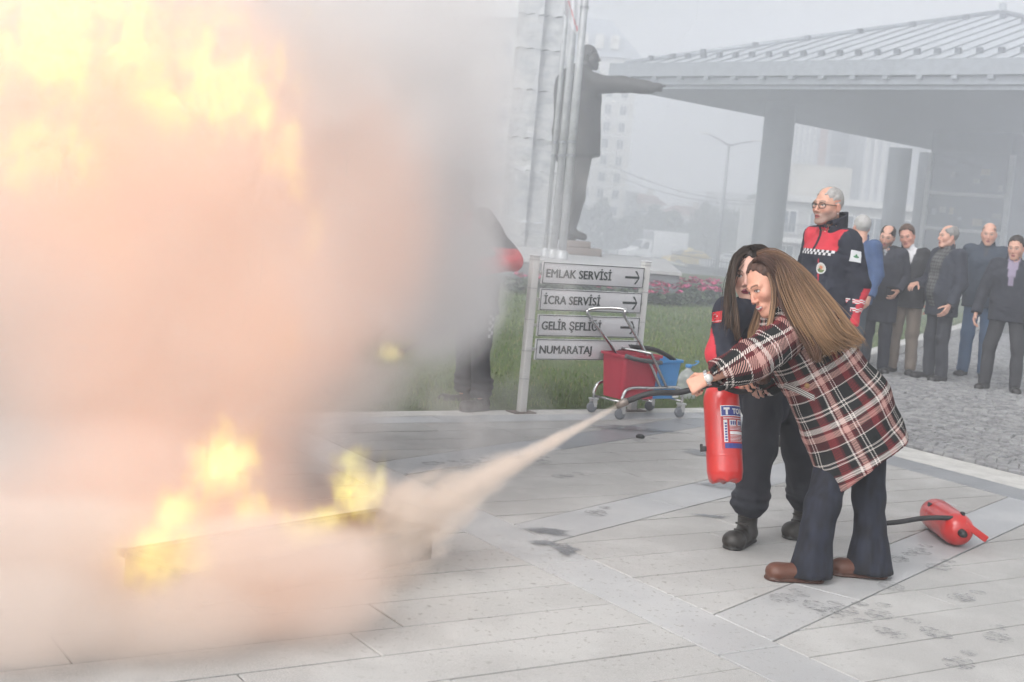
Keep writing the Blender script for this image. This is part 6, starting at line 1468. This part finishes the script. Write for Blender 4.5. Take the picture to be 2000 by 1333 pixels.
# lying one
a0, a1 = G(1822, 1004, .075), G(1880, 1046, .075); axL = nz(a1-a0); rl_, LL = .083, .44; a0 = (a0+a1)/2-axL*LL*.52
el = thing('fire_extinguisher', 'red fire extinguisher lying on the paving with its hose stretched to the left', 'fire extinguisher', tuple(a0), 0, 'fire extinguishers')
Rl = frame(axL, (0, 0, 1)); el.rotation_mode = 'QUATERNION'; el.rotation_quaternion = Matrix(Rl.tolist()).to_quaternion(); el.location[2] = rl_+.001
b = ext_body(el, rl_, LL, False); toL = lambda P: (np.array(P)-np.array([a0[0], a0[1], rl_+.001])) @ Rl
ext_label(el, rl_, b, rl_*math.radians(-200))
hv = MB().lathe([(.020, LL), (.020, LL+.028), (.015, LL+.034), (.015, LL+.05), (0, LL+.05)], 16).build('valve', m_extd, el)
lv0, lv1 = toL(W(1888, 1026, 6.72)), toL(W(1924, 1052, 6.66)); dd = nz(lv1-lv0); MB().box((lv0+lv1)/2, (np.linalg.norm(lv1-lv0)+.03, .034, .014), frame((0, 0, 1) if abs(dd[2]) < .9 else (1, 0, 0), dd), bev=.005).build('lever', m_ext, hv)
for q_, zz in ((2.6, .10), (-.7, LL-.06)): MB().box((rl_*math.cos(q_*.3), rl_*math.sin(q_*.3)*1.0, zz), (.022, .016, .03), bev=.003).build('bracket_lug', m_blk, el)
hp_ = [toL(q) for q in (W(1893, 1022, 6.74), W(1872, 1015, 6.72), W(1845, 1012, 6.72), W(1800, 1013, 6.74), W(1755, 1020, 6.75), W(1712, 1024, 6.8), W(1690, 1027, 6.85))]
hp_ = [np.array(q) for q in hp_]; MB().tube(spline(hp_, 40), .013, 10).build('hose', m_blk, el)
# ------------------------------------------------------------------ fire tray, torch
m_tray = mat('charred_steel', fn=lambda: N.mix(N.noise(N.coord(), 14, 5, .7).ss(.35, .65), (.035, .026, .022), (.11, .075, .06)), rough=.8, bump=nbump(40, .4, .005))
t0 = G(838, 1092); tdir = nz(G(560, 1150)-t0); tn = np.array([-tdir[1], tdir[0], 0]); tn = tn if tn[1] > 0 else -tn
ty_ = thing('fire_tray', 'long charred steel trough holding the burning fuel', 'fire tray', (t0[0], t0[1], 0))
TLn, TW, TH_ = 1.25, .34, .115
tb = MB()
for (c0, c1, o0, o1) in (((0, 0), (TLn, 0), .0, .03), ((0, TW), (TLn, TW), .0, -.03)):
    A_, B2_ = tdir*c0[0]+tn*c0[1], tdir*c1[0]+tn*c1[1]; tb.box((A_+B2_)/2+np.array([0, 0, TH_/2]), (TLn, .012, TH_), np.stack([tdir, tn, np.array([0, 0, 1.])], 1))
Rt = np.stack([tdir, tn, np.array([0, 0, 1.])], 1)
for x_ in (0, TLn): tb.box(tdir*x_+tn*TW/2+np.array([0, 0, TH_/2]), (.012, TW+.012, TH_), Rt)
tb.box(tdir*TLn/2+tn*TW/2+np.array([0, 0, .012]), (TLn-.014, TW-.014, .012), Rt); tb.build('trough', m_tray, ty_)
rm = MB()
for (c, d) in ((tdir*TLn/2, (TLn+.06, .045, .022)), (tdir*TLn/2+tn*TW, (TLn+.06, .045, .022)), (tn*TW/2, (.045, TW-.048, .022)), (tdir*TLn+tn*TW/2, (.045, TW-.048, .022))): rm.box(c+np.array([0, 0, TH_+.012]), d, Rt)
rm.build('rim', m_tray, ty_)
# torch in the smoke: a thin rod with a rag alight at its end
ta, tb2 = W(905, 622, 9.35), W(782, 690, 9.0); tc = thing('torch', 'thin lighting rod with burning rag, held by the person in the smoke', 'torch', tuple(tb2))
MB().tube([ta-tb2, (ta-tb2)*.5, np.zeros(3)], .011, 8).build('rod', m_extd, tc); MB().lathe([(0, -.03), (.022, -.02), (.028, 0), (.022, .025), (0, .035)], 10).build('rag', m_tray, tc)
# small black stone chip on the paving
c_ = G(1250, 856); o = MB().lathe([(0, .0), (.03, .002), (.034, .012), (.02, .026), (0, .03)], 7).build('debris', m_blk, None, (c_[0], c_[1], .0)); tag(o, 'small black lump lying on the paving near the trolley', 'debris')
# ------------------------------------------------------------------ statue
BRZ = np.array((.055, .050, .048)); ZST = 28.6; B3 = lambda px, py, dz=0: W(px, py, ZST+dz)
st = SDF(*bounds([B3(1075, 80), B3(1310, 80), B3(1075, 475), B3(1310, 475)], .9), .032)
s1, s2 = B3(1122, 170, -.55), B3(1128, 165, .55); cc_, hh_ = B3(1130, 220), B3(1128, 290)
st.cap(B3(1135, 180), B3(1130, 300), .40, .42, k=0, flat=(nz(FW), 1.2)); st.cap(B3(1112, 165), B3(1110, 300), .30, .36, k=.15); st.cap(B3(1150, 190), B3(1148, 300), .22, .26, k=.12)
st.cap(B3(1128, 150, -.35), B3(1128, 150, .35), .26, .26, k=.15)
st.cut(B3(1130, 309), -np.array([UP[0], UP[1], UP[2]])+.06*RT)
for a, b_, c2, dz in ((B3(1132, 290), B3(1122, 385), B3(1112, 455), -.18), (B3(1118, 290), B3(1104, 390), B3(1090, 455), .30)):
    st.cap(a+FW*dz, b_+FW*dz, .30, .20, k=.08).cap(b_+FW*dz, c2+FW*dz, .20, .13, k=.06); st.cap(c2+FW*dz, c2+FW*dz+RT*.30-UP*.10, .11, .09, k=.05)
st.cap(B3(1140, 162, -.25), B3(1215, 165, -.5), .24, .17, k=.10).cap(B3(1215, 165, -.5), B3(1268, 172, -.7), .17, .145, k=.05).cap(B3(1268, 171, -.7), B3(1285, 171, -.75), .09, .10, k=.03).cap(B3(1284, 170, -.75), B3(1304, 168, -.78), .045, .03, k=.02)
st.cap(B3(1284, 174, -.75), B3(1292, 178, -.75), .05, .045, k=.02)
st.cap(B3(1112, 168, .5), B3(1098, 235, .6), .20, .17, k=.08).cap(B3(1098, 235, .6), B3(1108, 290, .4), .17, .13, k=.05)
st.cap(B3(1142, 150), B3(1146, 120), .13, .12, k=.05); st.noise(.03, 2.4, 3).noise(.012, 7, 5); V, F = st.mesh()
hd = place(head_mesh(h=.006, bronze=BRZ), B3(1150, 113), nz(.95*RT-.2*FW+.0*UP), nz(UP), 2.15); V, F, C = join((V, F, np.tile(BRZ, (len(V), 1))), hd)
so_ = mesh_np('statue', V, F, attr_mat('bronze', .55), None, True); set_col(so_, C*(1+.3*vnoise(V, 3, 3))[:, None]); tag(so_, 'large bronze statue of a man in a long coat pointing right', 'statue'); 
hV, hF, hC = place(hair_short(h=.006, hairline=.05, thick=.006, col=BRZ, seed=12), B3(1150, 113), nz(.95*RT-.2*FW), nz(UP), 2.15); ho = mesh_np('hair', hV, hF, MATS['bronze'], so_, True); set_col(ho, np.tile(BRZ, (len(hV), 1)))
# ------------------------------------------------------------------ fire, smoke and the powder jet (volumes standing where they burn; firelit glow put in as emission)
S.cycles.volume_max_steps = 512; S.cycles.volume_step_rate = 1.6
def vol_mat(name, color, emis=None, dens=1.0, aniso=0.0):
    """emis: list of (grid value, colour, strength)"""
    m = bpy.data.materials.new(name); m.use_nodes = True; t = m.node_tree; t.nodes.clear(); N.tree = t
    pv = t.nodes.new('ShaderNodeVolumePrincipled'); o = t.nodes.new('ShaderNodeOutputMaterial'); t.links.new(pv.outputs[0], o.inputs['Volume'])
    pv.inputs['Color'].default_value = (*color, 1); pv.inputs['Anisotropy'].default_value = aniso
    g = N.attr('density', 'Fac'); N.put(pv.inputs['Density'], g*dens); pv.inputs['Density Attribute'].default_value = ''
    if emis:
        r = N.node('ShaderNodeValToRGB'); mx = max(e[0] for e in emis); N.put(r.inputs[0], g*(1/mx)); els = r.color_ramp.elements
        while len(els) < len(emis): els.new(.5)
        for e, (p, c, s_) in zip(els, emis): e.position = p/mx; e.color = (*c, 1)
        r2 = N.node('ShaderNodeValToRGB'); N.put(r2.inputs[0], g*(1/mx)); e2 = r2.color_ramp.elements; sm = max(e[2] for e in emis)
        while len(e2) < len(emis): e2.new(.5)
        for e, (p, c, s_) in zip(e2, emis): e.position = p/mx; e.color = (s_/sm,)*3+(1,)
        t.links.new(r.outputs[0], pv.inputs['Emission Color']); N.put(pv.inputs['Emission Strength'], N(r2.outputs[0])*sm)
    return m
def vol_obj(name, lo, hi, vox, field, m, loc=(0, 0, 0), R=None):
    v = bpy.data.volumes.new(name); o = bpy.data.objects.new(name, v); link(o); o.location = loc
    if R is not None: o.rotation_mode = 'QUATERNION'; o.rotation_quaternion = Matrix(np.array(R).tolist()).to_quaternion()
    ng = bpy.data.node_groups.new(name, 'GeometryNodeTree'); ng.interface.new_socket('Geometry', in_out='OUTPUT', socket_type='NodeSocketGeometry'); N.tree = ng
    vc = N.node('GeometryNodeVolumeCube'); out = N.node('NodeGroupOutput'); sm = N.node('GeometryNodeSetMaterial'); sm.inputs['Material'].default_value = m
    lo, hi = np.array(lo, float), np.array(hi, float)
    vc.inputs['Min'].default_value = tuple(lo); vc.inputs['Max'].default_value = tuple(hi)
    for k, ax in enumerate('XYZ'): vc.inputs['Resolution '+ax].default_value = max(8, int((hi-lo)[k]/vox))
    p = N(N.node('GeometryNodeInputPosition').outputs[0]); N.put(vc.inputs['Density'], field(p))
    ng.links.new(vc.outputs[0], sm.inputs[0]); ng.links.new(sm.outputs[0], out.inputs[0])
    md = o.modifiers.new('volume', 'NODES'); md.node_group = ng; v.materials.append(m); return kind(o, 'stuff')
MV = np.stack([RT, FW, UP], 0)
def blob(p, px, py, rx, ry, Z, rz, soft=0.0):
    """soft ellipsoid, 1 in its middle and 0 at its rim; measured in photo pixels at depth Z, real metres in space"""
    c = W(px, py, Z); a, b = rx/FPX*Z, ry/FPX*Z; d = N.vm('SUBTRACT', p, tuple(c))
    x, y, z = (N.vm('DOT_PRODUCT', d, tuple(v/s_)) for v, s_ in ((RT, a), (FW, rz), (UP, b)))
    r = N.math('SQRT', x*x+y*y+z*z); return r.ss(1.0, soft)
def mx(*a):
    r = a[0]
    for b in a[1:]: r = r.max(b)
    return r
# -- smoke
def smoke_f(p):
    q = N.vm('ADD', p, N.vm('SCALE', N.vm('SUBTRACT', N.noise(p, 1.3, 3, .6, out='Color'), (.5, .5, .5)), sc=.9))
    n = N.noise(q, 1.5, 6, .62); n2 = N.noise(N.vm('ADD', p, (3, 7, 1)), 4.2, 5, .65)
    core = mx(blob(p, 120, 420, 820, 800, 6.3, 1.3, .6), blob(p, 140, 1020, 540, 300, 5.7, .8, .55), blob(p, 470, 620, 380, 400, 6.6, .9, .5))
    d = core*(n*2.4-.30).max(.15)*2.5
    hole = mx(blob(p, 455, 915, 110, 150, 4.9, .8, .3), blob(p, 310, 1080, 130, 105, 4.8, .8, .3), blob(p, 655, 990, 130, 120, 5.2, .7, .3), blob(p, 250, 110, 420, 260, 4.95, .5, .4)*.8, blob(p, 640, 860, 90, 50, 5.6, .9, .1)*.6, blob(p, 766, 686, 60, 48, 7.4, 2.7, .1)*(.3+n).clamp())
    d = d*(1.0-hole*.88)
    return (d-.02).max(0.0)
lo, hi = bounds([W(-250, -150, 6), W(-250, 1300, 4.5), W(1060, 600, 7), W(900, -150, 7), W(0, 1000, 3.75), W(500, 500, 8.8)], .1); lo[2] = .003
vol_obj('smoke', lo, hi, .042, smoke_f, vol_mat('smoke_volume', (.962, .925, .90)))
# -- paler smoke thinning out to the right
def pale_f(p):
    q = N.vm('ADD', p, N.vm('SCALE', N.vm('SUBTRACT', N.noise(p, 1.3, 3, .6, out='Color'), (.5, .5, .5)), sc=1.0)); n = N.noise(q, 1.6, 6, .62); n2 = N.noise(N.vm('ADD', q, (3, 7, 1)), 4.6, 5, .66)
    mid = mx(blob(p, 740, 120, 360, 600, 7.0, 1.1, .5), blob(p, 800, 440, 270, 360, 7.4, 1.0, .5), blob(p, 690, 720, 210, 170, 7.2, .6, .3)*.75, blob(p, 880, 560, 150, 190, 8.4, .6, .5), blob(p, 640, 860, 75, 120, 5.9, .25, .2)*.75)
    d = (mid*1.35+n*2.5+n2*1.1-2.02).max(0.0)*2.3
    return (d*(1.0-blob(p, 766, 686, 60, 48, 7.4, 2.7, .1)*(.3+n).clamp())-.02).max(0.0)
lo, hi = bounds([W(380, -150, 6), W(380, 1010, 6), W(1060, 600, 7), W(1080, -150, 7), W(640, 900, 5.4), W(700, 500, 9.1)], .1); lo[2] = .003
vol_obj('pale_smoke', lo, hi, .04, pale_f, vol_mat('pale_smoke_volume', (.995, .985, .985)))
# -- low smoke and powder cloud over the paving; firelight pink put into its colour
def low_f(p):
    q = N.vm('ADD', p, N.vm('SCALE', N.vm('SUBTRACT', N.noise(p, 2.2, 3, .6, out='Color'), (.5, .5, .5)), sc=.5)); n = N.noise(q, 2.6, 6, .62); n2 = N.noise(p, 6.5, 5, .65)
    low = mx(blob(p, 660, 1085, 190, 95, 5.15, .30, .45), blob(p, 560, 1165, 270, 120, 4.6, .42, .5), blob(p, 755, 1105, 120, 60, 5.2, .22, .3), blob(p, 480, 1085, 330, 105, 4.5, .33, .55), blob(p, 620, 1115, 190, 75, 4.9, .25, .4), blob(p, 300, 1190, 330, 125, 4.35, .45, .55), blob(p, 20, 1200, 330, 125, 4.1, .45, .55), blob(p, 60, 1090, 460, 150, 4.5, .5, .5), blob(p, 480, 1085, 300, 100, 4.75, .35, .45))
    hole = mx(blob(p, 310, 1085, 120, 95, 4.5, .9, .3), blob(p, 455, 930, 110, 150, 4.9, .8, .3), blob(p, 640, 1000, 150, 95, 5.0, .7, .3))
    return ((low*1.5+n*1.5+n2*.7-1.32).max(0.0)*3.3*(1.0-hole*.8)-.02).max(0.0)
lo, hi = bounds([W(-300, 1000, 5.4), W(-300, 1330, 3.6), W(880, 1140, 5.3), W(800, 980, 5.6), W(0, 930, 4.4)], .1); lo[2] = .003
vol_obj('firelit_powder_cloud', lo, hi, .03, low_f, vol_mat('firelit_cloud_volume', (.93, .84, .78)))
# -- thin smoke that has drifted across the lawn and under the pavilion roof
def drift_f(p):
    x, y, z = p.xyz(); n = N.noise(N.vm('MULTIPLY', p, (1, 1, 1.6)), .16, 3, .55)
    m = y.ss(9.5, 14.0)*y.ss(62.0, 50.0)*x.ss(-14.0, -8.0)*x.ss(34.0, 27.0)*z.ss(13.0, 7.0)
    return m*(n.ss(.28, .72)*.019+.006)
vol_obj('drifting_smoke', (-14, 9.5, .0), (34, 62, 13), .8, drift_f, vol_mat('drift_volume', (.87, .915, 1.0)))
# -- firelight on the smoke, put in as a volume that emits orange itself
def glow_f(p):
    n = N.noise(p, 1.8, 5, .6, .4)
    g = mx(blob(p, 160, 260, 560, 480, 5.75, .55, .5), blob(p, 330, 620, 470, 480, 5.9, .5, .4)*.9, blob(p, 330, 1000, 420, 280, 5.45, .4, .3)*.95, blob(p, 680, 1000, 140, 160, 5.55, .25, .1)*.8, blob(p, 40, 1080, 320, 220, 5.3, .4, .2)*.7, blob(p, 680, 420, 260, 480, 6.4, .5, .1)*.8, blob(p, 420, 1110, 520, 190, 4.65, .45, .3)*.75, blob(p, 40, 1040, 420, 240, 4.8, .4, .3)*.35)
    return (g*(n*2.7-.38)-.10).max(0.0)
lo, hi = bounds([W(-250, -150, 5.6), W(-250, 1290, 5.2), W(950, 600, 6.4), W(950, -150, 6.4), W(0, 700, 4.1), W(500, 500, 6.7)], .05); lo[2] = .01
vol_obj('firelit_smoke_glow', lo, hi, .04, glow_f, vol_mat('glow_volume', (.95, .80, .66), [(0, (1, .36, .14), 0), (.35, (1, .30, .075), .17), (1, (1, .35, .09), .27)], dens=.5))
# -- flames: licks of burning vapour
def flame_field(blobs, scale, vstretch=.5, thr=.50, gain=2.6):
    def f(p):
        w = N.vm('SUBTRACT', N.noise(p, scale*.5, 3, .6, out='Color'), (.5, .5, .5)); q = N.vm('ADD', p, N.vm('SCALE', w, sc=1.5/scale)); w2 = N.vm('SUBTRACT', N.noise(q, scale*1.9, 3, .6, out='Color'), (.5, .5, .5)); q = N.vm('ADD', q, N.vm('SCALE', w2, sc=.42/scale)); q = N.vm('MULTIPLY', q, (1, 1, vstretch))
        a = (1.0-(N.noise(q, scale, 2, .5)*2.0-1.0).abs()*3.0).max(0.0); b = (1.0-(N.noise(N.vm('ADD', q, (5, 2, 9)), scale*2.4, 3, .55)*2.0-1.0).abs()*2.6).max(0.0); m = mx(*[blob(p, *bb[:6], .0)*(bb[6] if len(bb) > 6 else 1.0) for bb in blobs])
        e = (m*1.35-.22+(N.noise(N.vm('MULTIPLY', p, (1, 1, .6)), scale*.75, 4, .65)-.5)*2.9).clamp()
        return ((a*.56+b*.50+e*.16-thr)*gain*e).max(0.0)*m.gt(.001)
    return f
FL = [(0, (1, .30, .04), 0), (.18, (1, .50, .05), .22), (.5, (1, .84, .07), .8), (1.1, (1, .97, .12), 1.6), (2.4, (1, .99, .34), 3.0)]
m_fl = vol_mat('flame_volume', (.9, .55, .25), FL, dens=.6)
def flames(blobs, scale, vox, pad=1.05, **kw):
    P = []
    for px, py, rx, ry, Z, rz in [b[:6] for b in blobs]:
        for sx in (-1, 1):
            for sy in (-1, 1):
                for sz in (-1, 1): P.append(W(px+sx*rx*pad, py+sy*ry*pad, Z+sz*rz*pad))
    lo, hi = bounds(P, .01); lo[2] = max(lo[2], .02); return vol_obj('flames', lo, hi, vox, flame_field(blobs, scale, **kw), m_fl)
flames([(140, 60, 430, 270, 5.15, .22), (460, 150, 190, 230, 5.15, .20), (548, 270, 90, 170, 5.10, .11, 1.25), (100, 290, 190, 160, 5.12, .14), (590, 130, 40, 120, 5.15, .08, .7), (330, 190, 170, 110, 5.1, .15), (572, 370, 30, 50, 5.1, .06)], 6.5, .010, thr=.56, gain=2.7)
flames([(452, 895, 110, 150, 4.9, .14), (490, 1000, 70, 80, 4.9, .10, .8)], 8.0, .008, thr=.47, gain=6.0)
flames([(310, 1085, 140, 115, 4.6, .16), (340, 1010, 80, 90, 4.6, .10, .8)], 8.5, .008, thr=.47, gain=6.0)
flames([(585, 1040, 90, 90, 5.2, .12), (640, 1020, 90, 65, 5.2, .10), (700, 960, 85, 125, 5.2, .12), (690, 900, 90, 50, 5.2, .09, .8), (738, 945, 40, 85, 5.2, .08)], 9.0, .008, thr=.46, gain=6.0)
flames([(762, 688, 36, 32, 8.95, .09)], 14.0, .009, thr=.38, gain=14.0)
flames([(605, 470, 70, 190, 5.2, .12, .8), (575, 640, 60, 120, 5.2, .10, .6), (250, 330, 200, 120, 5.1, .12, .6)], 4.5, .016, thr=.52, gain=.75)
# -- powder jet
j0, j1 = W(1207, 793, 5.65), W(720, 1062, 5.42); jd = nz(j1-j0); JL = np.linalg.norm(j1-j0); RJ = frame(jd)
def jet_f(p):
    x, y, z = p.xyz(); t = z*(1/JL); R_ = t*.085+.010+t*t*t*.25; w = N.noise(N.vm('MULTIPLY', p, (1, 1, .35)), 14, 4, .6)-.5; r = N.math('SQRT', x*x+y*y)
    k = (r/R_+w*(.5+t*1.9)).ss(1.0, .25); n = N.noise(N.vm('MULTIPLY', p, (1, 1, .5)), 22, 5, .65)
    return k*(n*2.6-.45).max(.12)*t.lt(1.0)*z.gt(0.0)*((1.0-t*.55)*60.0*N.math('POWER', (t+.12)*4.0, -.75)).min(60.0)*t.ss(1.02, .80)
vol_obj('powder_jet', (-.30, -.30, 0), (.30, .30, JL), .008, jet_f, vol_mat('powder_volume', (.97, .89, .82)), j0, RJ)
# ------------------------------------------------------------------ hazy air
hm_ = bpy.data.materials.new('haze_air'); hm_.use_nodes = True; t = hm_.node_tree; t.nodes.clear()
pv = t.nodes.new('ShaderNodeVolumePrincipled'); pv.inputs['Density'].default_value = .0062; pv.inputs['Color'].default_value = (.94, .96, 1.0, 1); pv.inputs['Anisotropy'].default_value = 0
mo = t.nodes.new('ShaderNodeOutputMaterial'); t.links.new(pv.outputs[0], mo.inputs['Volume'])
kind(MB().box((0, 145, 14.5), (384, 376, 41)).build('haze', hm_), 'stuff')
